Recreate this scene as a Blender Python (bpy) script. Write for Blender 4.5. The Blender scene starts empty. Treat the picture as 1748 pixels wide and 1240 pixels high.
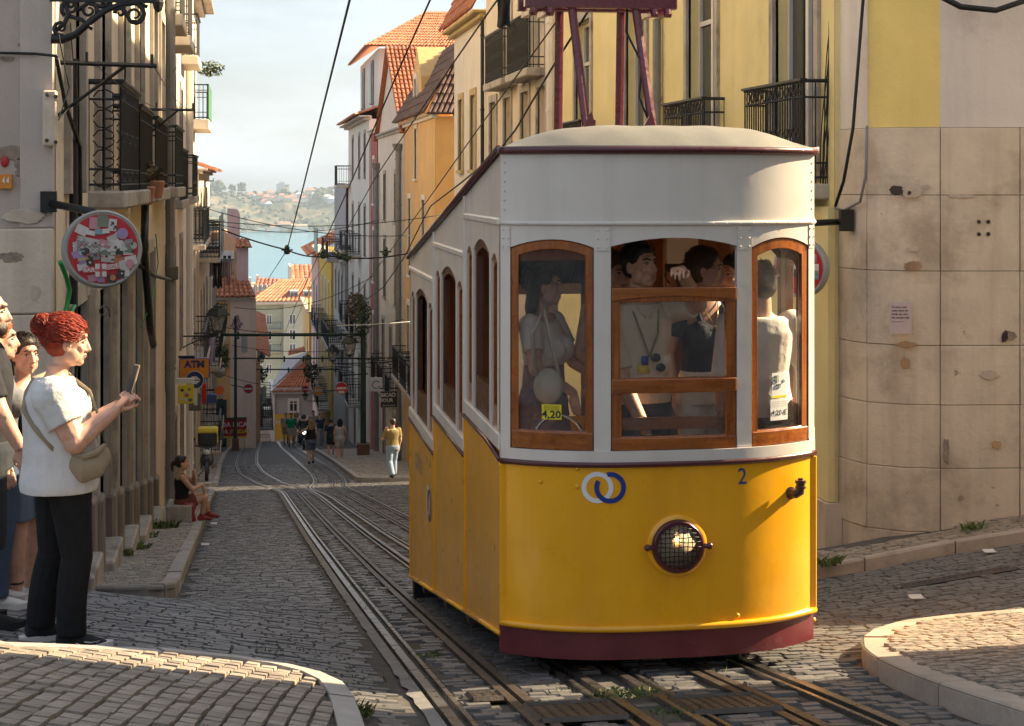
import bpy, bmesh, math, random
from math import sin, cos, tan, pi, radians, sqrt, atan2, hypot
from mathutils import Vector, Matrix, noise as mnoise
random.seed(7)
SC = bpy.context.scene
COL = SC.collection
# ------------------------------------------------------------------ camera, light, exposure
TH = math.atan(0.1559)            # the street runs along +Y, the camera looks a little to its right
FPX = 2900.0
cam = bpy.data.cameras.new('camera'); camo = bpy.data.objects.new('camera', cam); COL.objects.link(camo)
camo.location = (0, 0, 0); camo.rotation_euler = (pi / 2, 0, -TH)
cam.sensor_width = 36; cam.sensor_fit = 'HORIZONTAL'; cam.lens = 36 * FPX / 1748
cam.shift_y = -310 / 1748; cam.clip_end = 9000; cam.clip_start = 0.1
SC.camera = camo
SUN_EL, SUN_AZ = radians(32), radians(10)      # azimuth from +X towards +Y
to_sun = Vector((cos(SUN_EL) * cos(SUN_AZ), cos(SUN_EL) * sin(SUN_AZ), sin(SUN_EL)))
sun = bpy.data.lights.new('sun', 'SUN'); suno = bpy.data.objects.new('sun', sun); COL.objects.link(suno)
sun.energy = 5.0; sun.angle = radians(0.5); sun.color = (1.0, 0.80, 0.52)
suno.rotation_euler = to_sun.to_track_quat('Z', 'Y').to_euler(); suno.location = (30, 0, 40)
W = bpy.data.worlds.new('World'); SC.world = W; W.use_nodes = True
def build_world():
    nt = W.node_tree; N = nt.nodes; L = nt.links; N.clear()
    out = N.new('ShaderNodeOutputWorld'); bg = N.new('ShaderNodeBackground'); L.new(bg.outputs[0], out.inputs[0])
    sky = N.new('ShaderNodeTexSky'); sky.sky_type = 'NISHITA'; sky.sun_disc = False
    sky.sun_elevation = SUN_EL; sky.sun_rotation = pi / 2 - SUN_AZ
    sky.air_density = 1.0; sky.dust_density = 2.2; sky.ozone_density = 1.2
    tc = N.new('ShaderNodeTexCoord')
    mp = N.new('ShaderNodeMapping'); mp.inputs['Scale'].default_value = (1.6, 1.6, 7.0)
    L.new(tc.outputs['Generated'], mp.inputs[0])
    nz = N.new('ShaderNodeTexNoise'); nz.inputs['Scale'].default_value = 3.1; nz.inputs['Detail'].default_value = 7; nz.inputs['Roughness'].default_value = .6
    L.new(mp.outputs[0], nz.inputs['Vector'])
    cr = N.new('ShaderNodeMapRange'); cr.inputs[1].default_value = .42; cr.inputs[2].default_value = .8; cr.inputs[3].default_value = .34; cr.inputs[4].default_value = .78
    L.new(nz.outputs[0], cr.inputs[0])
    mx = N.new('ShaderNodeMix'); mx.data_type = 'RGBA'
    L.new(cr.outputs[0], mx.inputs[0]); L.new(sky.outputs[0], mx.inputs[6]); mx.inputs[7].default_value = (6.9, 7.4, 8.1, 1)
    L.new(mx.outputs[2], bg.inputs[0]); bg.inputs[1].default_value = 0.05
build_world()
SC.view_settings.view_transform = 'Standard'; SC.view_settings.look = 'None'
SC.view_settings.exposure = 1.74; SC.view_settings.gamma = 1; SC.view_settings.use_curve_mapping = False
SC.cycles.max_bounces = 7; SC.cycles.diffuse_bounces = 4; SC.cycles.glossy_bounces = 3; SC.cycles.transparent_max_bounces = 12
SC.cycles.volume_bounces = 0; SC.cycles.use_denoising = True; SC.cycles.sample_clamp_indirect = 6.0; SC.cycles.caustics_reflective = False; SC.cycles.caustics_refractive = False
# ------------------------------------------------------------------ where things stand
_c, _s = cos(TH), sin(TH)
def ray(px, py):
    a = (px - 874) / FPX
    return a * _c + _s, _c - a * _s, (310 - py) / FPX
def at_d(px, py, d):
    x, y, z = ray(px, py); return Vector((x * d, y * d, z * d))
def at_x(px, py, X):
    x, y, z = ray(px, py); return at_d(px, py, X / x)
def at_y(px, py, Y):
    x, y, z = ray(px, py); return at_d(px, py, Y / y)
def lerp(a, b, t): return a + (b - a) * t
def interp(tab, v):
    if v <= tab[0][0]: return tab[0][1]
    for (a, za), (b, zb) in zip(tab, tab[1:]):
        if v <= b: return za + (zb - za) * (v - a) / (b - a)
    return tab[-1][1]
def sstep(a, b, v):
    t = min(1, max(0, (v - a) / (b - a))); return t * t * (3 - 2 * t)
PROF = [(-60, 3.0), (-10, -.9), (0, -1.55), (5, -2.02), (7, -2.314), (9, -2.64), (12, -3.12), (16, -3.75), (24, -4.98), (35, -6.62), (46, -8.25), (51, -9.0), (62, -10.35),
        (75, -12.0), (90, -13.97), (97, -14.75), (102, -15.45), (112, -17.3), (130, -21.3), (160, -28.0), (220, -40), (330, -55), (420, -63)]
def prof(y):
    return (interp(PROF, y - .8) + interp(PROF, y) + interp(PROF, y + .8)) / 3
def gz(x, y):
    z = prof(y)
    s = 1 - sstep(11.6, 15.2, y)
    if x < .7: z += s * (.17 * min(.7 - x, 2.6) + .09 * max(0, .7 - x - 2.6))
    if x > 4.3: z += (1 - sstep(15.5, 18, y)) * .125 * (x - 4.3)
    return z
# ------------------------------------------------------------------ mesh helper
def wloc(p):
    v = Vector((0, 0, 0))
    while p is not None:
        v += p.location; p = p.parent
    return v
class MB:
    def __init__(s): s.v = []; s.f = []
    def add(s, vs, fs):
        k = len(s.v); s.v += [tuple(v) for v in vs]; s.f += [tuple(i + k for i in f) for f in fs]; return s
    def box(s, a, b, bev=0):
        (x0, y0, z0), (x1, y1, z1) = a, b
        if x0 > x1: x0, x1 = x1, x0
        if y0 > y1: y0, y1 = y1, y0
        if z0 > z1: z0, z1 = z1, z0
        return s.add([(x0, y0, z0), (x1, y0, z0), (x1, y1, z0), (x0, y1, z0), (x0, y0, z1), (x1, y0, z1), (x1, y1, z1), (x0, y1, z1)],
                     [(0, 3, 2, 1), (4, 5, 6, 7), (0, 1, 5, 4), (1, 2, 6, 5), (2, 3, 7, 6), (3, 0, 4, 7)])
    def obox(s, c, hx, hy, hz, M=None):
        vs = []
        for z in (-hz, hz):
            for x, y in ((-hx, -hy), (hx, -hy), (hx, hy), (-hx, hy)):
                p = Vector((x, y, z)); p = (M @ p) if M is not None else p; vs.append(p + Vector(c))
        return s.add(vs, [(0, 3, 2, 1), (4, 5, 6, 7), (0, 1, 5, 4), (1, 2, 6, 5), (2, 3, 7, 6), (3, 0, 4, 7)])
    def tube(s, pts, r, n=8, cap=True, flat=None):
        pts = [Vector(p) for p in pts]; rs = r if isinstance(r, (list, tuple)) else [r] * len(pts)
        up = Vector((0, 0, 1)); rings = []; prevu = None
        for i, p in enumerate(pts):
            t = (pts[min(i + 1, len(pts) - 1)] - pts[max(i - 1, 0)])
            if t.length < 1e-9: t = Vector((0, 0, 1))
            t.normalize()
            if prevu is None:
                u = t.cross(up if abs(t.z) < .95 else Vector((1, 0, 0))).normalized()
            else:
                u = (prevu - t * prevu.dot(t)).normalized()
            prevu = u; w = t.cross(u); ri = rs[i]
            ra, rb = ri if isinstance(ri, tuple) else (ri, ri)
            rings.append([p + u * (ra * cos(2 * pi * k / n)) + w * (rb * sin(2 * pi * k / n)) for k in range(n)])
        vs = [v for R in rings for v in R]; fs = []
        for i in range(len(rings) - 1):
            for k in range(n):
                a = i * n + k; b = i * n + (k + 1) % n; fs.append((a, b, b + n, a + n))
        if cap: fs.append(tuple(reversed(range(n)))); fs.append(tuple(range(len(vs) - n, len(vs))))
        return s.add(vs, fs)
    def sphere(s, c, rx, ry=None, rz=None, n=12, m=8, M=None):
        ry = rx if ry is None else ry; rz = rx if rz is None else rz; c = Vector(c); vs = []; fs = []
        for j in range(1, m):
            a = pi * j / m
            for k in range(n):
                p = Vector((rx * sin(a) * cos(2 * pi * k / n), ry * sin(a) * sin(2 * pi * k / n), rz * cos(a)))
                vs.append(c + (M @ p if M is not None else p))
        top = Vector((0, 0, rz)); top = M @ top if M is not None else top
        vs += [c + top, c - top]; T = len(vs) - 2
        for j in range(m - 2):
            for k in range(n):
                a = j * n + k; b = j * n + (k + 1) % n; fs.append((a, a + n, b + n, b))
        for k in range(n):
            fs.append((T, k, (k + 1) % n)); q = (m - 2) * n; fs.append((T + 1, q + (k + 1) % n, q + k))
        return s.add(vs, fs)
    def prism(s, poly, ax, a, b):
        """poly: 2-D outline; ax: the axis it is pushed along, from a to b"""
        def P(u, v, w):
            return {'x': (w, u, v), 'y': (u, w, v), 'z': (u, v, w)}[ax]
        n = len(poly); vs = [P(u, v, a) for u, v in poly] + [P(u, v, b) for u, v in poly]
        return s.add(vs, [tuple(range(n)), tuple(reversed(range(n, 2 * n)))] + [(i, i + n, (i + 1) % n + n, (i + 1) % n) for i in range(n)])
    def lathe(s, c, prof_, n=16, ax=Vector((0, 0, 1))):
        q = Vector((0, 0, 1)).rotation_difference(Vector(ax)); c = Vector(c); vs = []; fs = []
        for r, z in prof_:
            for k in range(n): vs.append(c + q @ Vector((r * cos(2 * pi * k / n), r * sin(2 * pi * k / n), z)))
        for i in range(len(prof_) - 1):
            for k in range(n):
                a = i * n + k; b = i * n + (k + 1) % n; fs.append((a, b, b + n, a + n))
        if prof_[0][0] > 1e-6: fs.append(tuple(reversed(range(n))))
        if prof_[-1][0] > 1e-6: fs.append(tuple(range(len(vs) - n, len(vs))))
        return s.add(vs, fs)
    def grid(s, rows):
        n = len(rows[0]); vs = [p for r in rows for p in r]
        return s.add(vs, [(i * n + k, i * n + k + 1, (i + 1) * n + k + 1, (i + 1) * n + k) for i in range(len(rows) - 1) for k in range(n - 1)])
    def shell(s, rows, off):
        """a grid and its copy moved by off(p), closed along the rim"""
        n = len(rows[0]); m = len(rows); A = [p for r in rows for p in r]; B = [tuple(Vector(p) + Vector(off(p) if callable(off) else off)) for p in A]; k0 = n * m
        fs = []
        for i in range(m - 1):
            for k in range(n - 1):
                q = (i * n + k, i * n + k + 1, (i + 1) * n + k + 1, (i + 1) * n + k); fs.append(q); fs.append(tuple(k0 + j for j in reversed(q)))
        rim = [k for k in range(n)] + [i * n + n - 1 for i in range(1, m)] + [(m - 1) * n + k for k in range(n - 2, -1, -1)] + [i * n for i in range(m - 2, 0, -1)]
        for a, b in zip(rim, rim[1:] + rim[:1]): fs.append((b, a, a + k0, b + k0))
        return s.add(A + B, fs)
    def build(s, name, mat, parent=None, smooth=False, bevel=0, rm=None, sub=0, bseg=1, angle=40, local=False):
        me = bpy.data.meshes.new(name)
        off = Vector((0, 0, 0)) if (local or parent is None) else wloc(parent)
        if off.length > 0: me.from_pydata([(x - off.x, y - off.y, z - off.z) for x, y, z in s.v], [], s.f)
        else: me.from_pydata(s.v, [], s.f)
        bm = bmesh.new(); bm.from_mesh(me); bmesh.ops.recalc_face_normals(bm, faces=bm.faces); bm.to_mesh(me); bm.free()
        for m in (mat if isinstance(mat, (list, tuple)) else [mat]): me.materials.append(m)
        if smooth:
            me.shade_smooth()
            if smooth != 'all': 
                try: me.set_sharp_from_angle(angle=radians(angle))
                except Exception: pass
        o = bpy.data.objects.new(name, me); COL.objects.link(o)
        if parent is not None: o.parent = parent
        if rm:
            m = o.modifiers.new('skin', 'REMESH'); m.mode = 'VOXEL'; m.voxel_size = rm[0]; m.use_smooth_shade = True
            if rm[1]:
                k = o.modifiers.new('soft', 'SMOOTH'); k.factor = .5; k.iterations = rm[1]
        if bevel:
            m = o.modifiers.new('edge', 'BEVEL'); m.width = bevel; m.segments = bseg; m.limit_method = 'ANGLE'; m.angle_limit = radians(35)
        if sub:
            m = o.modifiers.new('sub', 'SUBSURF'); m.levels = sub; m.render_levels = sub
        return o
def empty(name, loc, label=None, cat=None, group=None, rz=0):
    o = bpy.data.objects.new(name, None); COL.objects.link(o); o.location = loc; o.rotation_euler.z = rz; o.empty_display_size = .2
    return tag(o, label, cat, group)
def tag(o, label=None, cat=None, group=None, kind=None):
    if label: o['label'] = label
    if cat: o['category'] = cat
    if group: o['group'] = group
    if kind: o['kind'] = kind
    return o
def struct(o): o['kind'] = 'structure'; return o
def stuff(o): o['kind'] = 'stuff'; return o
KIDS = {}
def copy_tree(o, parent=None):
    c = o.copy(); COL.objects.link(c)
    if parent is not None: c.parent = parent
    for ch in list(o.children): copy_tree(ch, c)
    return c
def inst(src, name, M, parent=None):
    """another piece that shares the mesh of src"""
    o = bpy.data.objects.new(name, src); COL.objects.link(o); o.matrix_world = M
    if parent is not None:
        o.parent = parent; o.matrix_basis = Matrix.Translation(-wloc(parent)) @ M
    return o
# ------------------------------------------------------------------ materials
MAT = {}
def mat(name, col, rough=.6, var=.15, scale=4, bump=.15, bscale=60, metal=0, stain=None, streak=None, isl=0, emit=None, spec=.5, coat=0, sub=0, wear=None, grain=None):
    """procedural: noise-varied colour, optional stains / vertical streaks / per-piece variation / wood grain, fine relief"""
    if name in MAT: return MAT[name]
    m = bpy.data.materials.new(name); MAT[name] = m; m.use_nodes = True; nt = m.node_tree; N = nt.nodes; L = nt.links
    b = N['Principled BSDF']; b.inputs['Roughness'].default_value = rough; b.inputs['Metallic'].default_value = metal
    b.inputs['Specular IOR Level'].default_value = spec
    if coat: b.inputs['Coat Weight'].default_value = coat; b.inputs['Coat Roughness'].default_value = .12
    tc = N.new('ShaderNodeTexCoord'); src = tc.outputs['Object']
    def noise(sc, det=5, ro=.55, vec=None):
        n = N.new('ShaderNodeTexNoise'); n.inputs['Scale'].default_value = sc; n.inputs['Detail'].default_value = det; n.inputs['Roughness'].default_value = ro
        L.new(vec or src, n.inputs['Vector']); return n.outputs['Fac']
    def rng(x, a, c, lo=0., hi=1.):
        r = N.new('ShaderNodeMapRange'); L.new(x, r.inputs[0]); r.inputs[1].default_value = a; r.inputs[2].default_value = c; r.inputs[3].default_value = lo; r.inputs[4].default_value = hi; return r.outputs[0]
    def mix(f, a, c, mode='MIX'):
        x = N.new('ShaderNodeMix'); x.data_type = 'RGBA'; x.blend_type = mode
        for i, q in ((0, f), (6, a), (7, c)):
            if hasattr(q, 'links'): L.new(q, x.inputs[i])
            elif i == 0: x.inputs[0].default_value = q
            else: x.inputs[i].default_value = tuple(q)[:3] + (1,)
        return x.outputs[2]
    def sc_(k): return tuple(min(1, max(0, c * k)) for c in col)
    c = mix(rng(noise(scale), .3, .7), sc_(1 - var), sc_(1 + var))
    if grain:
        mp = N.new('ShaderNodeMapping'); mp.inputs['Scale'].default_value = grain[1]; L.new(src, mp.inputs[0])
        g = noise(grain[2], 6, .6, mp.outputs[0]); c = mix(rng(g, .35, .7), c, grain[0])
    if isl:
        gi = N.new('ShaderNodeNewGeometry'); oi = N.new('ShaderNodeObjectInfo'); ad = N.new('ShaderNodeMath'); ad.operation = 'ADD'
        L.new(gi.outputs['Random Per Island'], ad.inputs[0]); L.new(oi.outputs['Random'], ad.inputs[1])
        fr = N.new('ShaderNodeMath'); fr.operation = 'FRACT'; L.new(ad.outputs[0], fr.inputs[0])
        k = rng(fr.outputs[0], 0, 1, 1 - isl, 1 + isl); kk = N.new('ShaderNodeCombineColor')
        for i in range(3): L.new(k, kk.inputs[i])
        c = mix(1.0, c, kk.outputs[0], 'MULTIPLY')
    if stain: # (colour, amount, scale, threshold)
        c = mix(rng(noise(stain[2], 8, .65), stain[3], stain[3] + .16, 0, stain[1]), c, stain[0])
    if streak: # (colour, amount, scale)
        mp = N.new('ShaderNodeMapping'); mp.inputs['Scale'].default_value = (1, 1, .07); L.new(src, mp.inputs[0])
        c = mix(rng(noise(streak[2], 6, .6, mp.outputs[0]), .48, .75, 0, streak[1]), c, streak[0])
    if wear: # (colour, amount, scale, threshold) small chips
        c = mix(rng(noise(wear[2], 4, .7), wear[3], wear[3] + .04, 0, wear[1]), c, wear[0])
    L.new(c, b.inputs['Base Color'])
    if bump:
        bp = N.new('ShaderNodeBump'); bp.inputs['Strength'].default_value = bump; bp.inputs['Distance'].default_value = .02
        L.new(noise(bscale, 4, .6), bp.inputs['Height']); L.new(bp.outputs[0], b.inputs['Normal'])
        rr = rng(noise(scale * 3), .3, .7, max(0.02, rough - .1), min(1, rough + .1)); L.new(rr, b.inputs['Roughness'])
    if emit: b.inputs['Emission Color'].default_value = tuple(emit[0]) + (1,); b.inputs['Emission Strength'].default_value = emit[1]
    if sub: b.inputs['Subsurface Weight'].default_value = sub; b.inputs['Subsurface Radius'].default_value = (.012, .005, .003); b.inputs['Subsurface Scale'].default_value = 1.0
    return m
def glass_mat(name, tint, refl, rough=.02, haze=0.0):
    m = bpy.data.materials.new(name); MAT[name] = m; m.use_nodes = True; nt = m.node_tree; N = nt.nodes; L = nt.links; N.clear()
    out = N.new('ShaderNodeOutputMaterial'); tr = N.new('ShaderNodeBsdfTransparent'); tr.inputs[0].default_value = tuple(tint) + (1,)
    gl = N.new('ShaderNodeBsdfGlossy'); gl.inputs['Roughness'].default_value = rough
    fr = N.new('ShaderNodeFresnel'); fr.inputs[0].default_value = 1.5
    mu = N.new('ShaderNodeMath'); mu.operation = 'MULTIPLY_ADD'; L.new(fr.outputs[0], mu.inputs[0]); mu.inputs[1].default_value = refl; mu.inputs[2].default_value = 0.02; mu.use_clamp = True
    mx = N.new('ShaderNodeMixShader'); L.new(mu.outputs[0], mx.inputs[0]); L.new(tr.outputs[0], mx.inputs[1]); L.new(gl.outputs[0], mx.inputs[2]); last = mx.outputs[0]
    if haze:
        df = N.new('ShaderNodeBsdfDiffuse'); df.inputs[0].default_value = (.6, .58, .55, 1)
        tc = N.new('ShaderNodeTexCoord'); nz = N.new('ShaderNodeTexNoise'); nz.inputs['Scale'].default_value = 9; nz.inputs['Detail'].default_value = 8; L.new(tc.outputs['Object'], nz.inputs['Vector'])
        r = N.new('ShaderNodeMapRange'); L.new(nz.outputs[0], r.inputs[0]); r.inputs[1].default_value = .35; r.inputs[2].default_value = .75; r.inputs[3].default_value = haze * .4; r.inputs[4].default_value = haze
        m2 = N.new('ShaderNodeMixShader'); L.new(r.outputs[0], m2.inputs[0]); L.new(last, m2.inputs[1]); L.new(df.outputs[0], m2.inputs[2]); last = m2.outputs[0]
    L.new(last, out.inputs[0]); return m
YEL = mat('tram_yellow', (.84, .40, .006), .32, .06, 2.5, .16, 2.6, coat=.35, streak=((.5, .22, .02), .35, 4), stain=((.45, .2, .02), .3, 3, .6), wear=((.35, .2, .05), .5, 60, .74))
YSIDE = mat('tram_yellow_side', (.76, .36, .015), .36, .1, 2.0, .04, 18, coat=.3, streak=((.5, .24, .04), .25, 6), wear=((.3, .17, .05), .5, 50, .74))  # duller than the front yellow: reflected light worked into the colour
WHT = mat('tram_white', (.66, .615, .555), .4, .05, 2.5, .14, 2.6, coat=.2, streak=((.42, .37, .3), .35, 4), stain=((.5, .45, .38), .3, 4, .6), wear=((.3, .25, .2), .4, 70, .76))
MAR = mat('tram_maroon', (.12, .018, .025), .42, .15, 6, .06, 40, stain=((.2, .09, .08), .6, 9, .6))
MARD = mat('maroon_trim', (.075, .012, .018), .35, .1, 8, .03, 50, coat=.3)
WOOD = mat('varnished_wood', (.36, .105, .013), .3, .15, 5, .05, 60, coat=.4, grain=((.17, .04, .005), (14, 14, 1.0), 3))
WOODH = mat('varnished_rail', (.36, .105, .013), .3, .15, 5, .05, 60, coat=.4, grain=((.17, .04, .005), (1.0, 14, 14), 3))
WOODD = mat('dark_wood', (.13, .048, .018), .4, .2, 5, .06, 50, grain=((.035, .012, .006), (12, 12, 1), 3))
FLOORW = mat('worn_floor', (.34, .27, .2), .6, .2, 5, .1, 50)
WOODM = mat('inside_wood', (.32, .15, .06), .4, .2, 5, .05, 60, grain=((.18, .07, .03), (14, 14, 1.0), 3))
ROOFC = mat('roof_canvas', (.215, .2, .165), .6, .1, 3, .10, 14, stain=((.19, .175, .145), .5, 3, .55))
GLS = glass_mat('tram_glass', (.975, .98, .975), .9, .02, .10)  # pale film mixed in stands for milky sunlit reflections on the panes
BLK = mat('black_metal', (.012, .013, .014), .5, .2, 6, .1, 60, metal=.3)
IRON = mat('green_iron', (.018, .03, .028), .5, .25, 8, .15, 50, metal=.2, stain=((.05, .04, .03), .4, 12, .6))
IRONB = mat('black_iron', (.014, .015, .017), .5, .25, 8, .15, 50, metal=.2)
DARK = mat('dark_gap', (.012, .012, .012), .8, .2, 5, 0)
SETT = mat('basalt_sett', (.125, .12, .118), .5, .18, 9, .35, 45, isl=.3, stain=((.18, .165, .145), .5, 1.2, .55))
CALC = mat('limestone_cobble', (.36, .325, .275), .65, .16, 7, .4, 40, isl=.24, stain=((.19, .165, .135), .55, 1.6, .52))
CALCW = mat('worn_brown_cobble', (.30, .25, .20), .65, .16, 7, .4, 40, isl=.25, stain=((.14, .11, .09), .55, 1.6, .52))
JOINT = mat('joint_dirt', (.075, .067, .057), .9, .3, 8, .5, 40, stain=((.06, .07, .03), .6, 2.0, .6))
ROADF = mat('far_paving', (.085, .08, .077), .7, .25, 6, .4, 8, isl=0)
KERB = mat('kerb_stone', (.34, .315, .285), .6, .12, 4, .3, 30, isl=.12, stain=((.18, .165, .15), .5, 3, .55))
STEEL = mat('rail_steel', (.25, .235, .22), .32, .2, 4, .1, 30, metal=.9)
RUST = mat('rusty_steel', (.075, .06, .05), .5, .3, 6, .3, 40, metal=.5, stain=((.1, .05, .025), .5, 5, .55))
# ------------------------------------------------------------------ ground, road, pavements, rails
def pg(px, py, h=0.):
    """the spot on the ground (raised by h) that is seen at a pixel"""
    x, y, z = ray(px, py); d = 4.; step = .05
    while d < 140:
        if z * d <= gz(x * d, y * d) + h: break
        d += step
    lo, hi = d - step, d
    for _ in range(20):
        m = (lo + hi) / 2
        if z * m <= gz(x * m, y * m) + h: hi = m
        else: lo = m
    return x * hi, y * hi
def project(x, y, z):
    d = y * _c + x * _s; a = (x * _c - y * _s) / max(d, .01)
    return 874 + FPX * a, 310 - FPX * z / max(d, .01), d
def in_view(x, y, z, m=260):
    px, py, d = project(x, y, z); return d > 1 and -m < px < 1748 + m and -m < py < 1240 + m
RL = {'L1': [(0, .94), (44, .9), (50, .45), (58, -.25), (66, -.42), (80, -.35), (97, -.05), (130, .3)],
      'LS': [(0, 1.29), (44, 1.25), (50, .8), (58, .08), (66, -.11), (80, -.03), (97, .3), (130, .6)],
      'L2': [(0, 1.70), (40, 1.66), (46, 1.55), (50, 1.15), (58, .55), (66, .36), (80, .45), (97, .75), (130, 1.05)],
      'R1': [(0, 1.99), (40, 1.9), (46, 1.62), (50.5, 2.0), (55, 2.12), (66, 1.97), (80, 1.85), (97, 1.73), (130, 1.6)],
      'RS': [(0, 2.38), (42, 2.33), (47, 2.28), (50.5, 2.59), (55, 2.68), (66, 2.5), (80, 2.3), (97, 2.15), (130, 2.0)],
      'R2': [(0, 2.69), (42, 2.66), (47, 2.6), (50.5, 2.9), (55, 3.0), (66, 2.82), (80, 2.65), (97, 2.5), (130, 2.4)]}
def railx(k, y):
    return sum(interp(RL[k], y + q) for q in (-2.2, -1.1, 0, 1.1, 2.2)) / 5
def frange(a, b, n): return [a + (b - a) * i / n for i in range(n + 1)]
YS = frange(-8, 20, 56) + frange(20.6, 60, 60) + frange(61, 130, 60)
XS = frange(-18, -3, 12) + frange(-2.6, 8, 40) + frange(9, 18, 8)
road = MB().grid([[(x, y, gz(x, y) - .018) for x in XS] for y in YS]).build('road', JOINT, smooth='all'); struct(road)
far = MB().grid([[(x, y, prof(y) - .6 - (1.5 if y > 110 else 0)) for x in (-300, -60, -18, 18, 60, 300)] for y in frange(-60, 420, 60)]).build('hillside', mat('dry_ground', (.2, .17, .13), .9, .2, .3, .3, 3)); struct(far)

def sett_mesh(name, m, seed, L=.5, Wd=.5):
    r = random.Random(seed); mb = MB(); T = []; B = []
    for x, y in ((-1, -1), (1, -1), (1, 1), (-1, 1)):
        jx, jy = r.uniform(-.035, .035), r.uniform(-.035, .035)
        B.append((x * .5 + jx * .6, y * .5 + jy * .6, -1)); T.append((x * .5 * .93 + jx, y * .5 * .91 + jy, 0))
    S = [(a[0] * .35 + b[0] * .65 * 1.02, a[1] * .35 + b[1] * .65 * 1.02, -.3) for a, b in zip(T, B)]
    mb.add(T + S + B + [(r.uniform(-.1, .1), r.uniform(-.1, .1), .05)], [(0, 1, 12), (1, 2, 12), (2, 3, 12), (3, 0, 12)] + [(i, (i + 1) % 4, (i + 1) % 4 + 4, i + 4) for i in range(4)] + [(i + 4, (i + 1) % 4 + 4, (i + 1) % 4 + 8, i + 8) for i in range(4)])
    o = mb.build(name, m); me = o.data; bpy.data.objects.remove(o); return me
def lay(parent, name, cells, m, thick, h, jit=.012, most=300):
    """cells: (x, y, angle, length, width). The stones that show largest become pieces of their own, the others one joined part"""
    protos = [sett_mesh(name, m, 40 + i) for i in range(6)]
    rest_p = [[tuple(v.co) for v in p.vertices] for p in protos]; faces = [[tuple(f.vertices) for f in p.polygons] for p in protos]
    seen = []
    for c in cells:
        z = gz(c[0], c[1]) + h; px, py, d = project(c[0], c[1], z); q = (0 if (0 < px < 1748 and 0 < py < 1240) else 100) + d
        seen.append((q, c, z))
    seen.sort(key=lambda t: t[0]); big = MB()
    for i, (q, (x, y, a, l, w), z) in enumerate(seen):
        e = .12; gx = (gz(x + e, y) - gz(x - e, y)) / (2 * e); gy = (gz(x, y + e) - gz(x, y - e)) / (2 * e)
        r = random.Random(int(x * 7919) ^ int(y * 104729)); gx += r.uniform(-.03, .03); gy += r.uniform(-.03, .03)
        n = Vector((-gx, -gy, 1)).normalized(); ux = Vector((cos(a), sin(a), gx * cos(a) + gy * sin(a))).normalized(); uy = n.cross(ux)
        zz = z + r.uniform(-jit, jit * .6); k = r.randrange(6); f = r.uniform(.93, 1.03)
        M = Matrix(((ux.x * l * f, uy.x * w * f, n.x * thick, x), (ux.y * l * f, uy.y * w * f, n.y * thick, y), (ux.z * l * f, uy.z * w * f, n.z * thick, zz), (0, 0, 0, 1)))
        if i < most and q < 100: inst(protos[k], name, M, parent)
        else: big.add([M @ Vector(v) for v in rest_p[k]], faces[k])
    if big.v: stuff(big.build(name + '_field', m, parent))
def inside(poly, x, y):
    c = False; n = len(poly)
    for i in range(n):
        (x1, y1), (x2, y2) = poly[i], poly[i - 1]
        if (y1 > y) != (y2 > y) and x < (x2 - x1) * (y - y1) / (y2 - y1) + x1: c = not c
    return c
def resample(path, step):
    out = []; acc = 0
    for a, b in zip(path, path[1:]):
        n = max(1, int(hypot(b[0] - a[0], b[1] - a[1]) / step))
        out += [(lerp(a[0], b[0], i / n), lerp(a[1], b[1], i / n)) for i in range(n)]
    return out + [path[-1]]
def smooth_path(path, it=2):
    for _ in range(it):
        q = [path[0]]
        for a, b in zip(path, path[1:]): q += [(a[0] * .75 + b[0] * .25, a[1] * .75 + b[1] * .25), (a[0] * .25 + b[0] * .75, a[1] * .25 + b[1] * .75)]
        path = q + [path[-1]]
    return path
def offset(path, w):
    out = []
    for i, p in enumerate(path):
        a = path[max(0, i - 1)]; b = path[min(len(path) - 1, i + 1)]; dx, dy = b[0] - a[0], b[1] - a[1]; l = hypot(dx, dy) or 1
        out.append((p[0] - dy / l * w, p[1] + dx / l * w))
    return out
def kerb(parent, path, w, h, length=.75, m=KERB):
    """kerb stones one by one along a path; w > 0 puts them to its left"""
    path = resample(path, .08); inn = offset(path, w); s = 0; i0 = 0; acc = 0
    for i in range(1, len(path)):
        acc += hypot(path[i][0] - path[i - 1][0], path[i][1] - path[i - 1][1])
        if acc >= length * random.uniform(.85, 1.15) or i == len(path) - 1:
            mb = MB(); T = []; B = []; k = random.uniform(-.006, .006); g = .04
            idx = list(range(i0, i + 1)); idx = idx[::3] + ([idx[-1]] if idx[-1] not in idx[::3] else [])
            o_ = [path[j] for j in idx]; n_ = [inn[j] for j in idx]
            if len(idx) > 1:
                def sh(l): # a joint at the end of the stone
                    a, b = l[-2], l[-1]; d = hypot(b[0] - a[0], b[1] - a[1]); t = 1 - .012 / max(d, .02); return l[:-1] + [(lerp(a[0], b[0], t), lerp(a[1], b[1], t))]
                o_, n_ = sh(o_), sh(n_)
                oo = [(lerp(a[0], b[0], .08), lerp(a[1], b[1], .08)) for a, b in zip(o_, n_)]
                rows = [[(x, y, gz(x, y) - .15) for x, y in o_], [(x, y, gz(x, y) + h - .018 + k) for x, y in o_], [(x, y, gz(x, y) + h + k) for x, y in oo], [(x, y, gz(x, y) + h + k) for x, y in n_], [(x, y, gz(x, y) - .15) for x, y in n_]]
                mb.grid(rows); n = len(o_)
                mb.f += [tuple(r * n for r in range(5)), tuple(r * n + n - 1 for r in reversed(range(5)))]
                mb.build('kerb_stone', m, parent)
            acc = 0; i0 = i
    return inn
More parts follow.
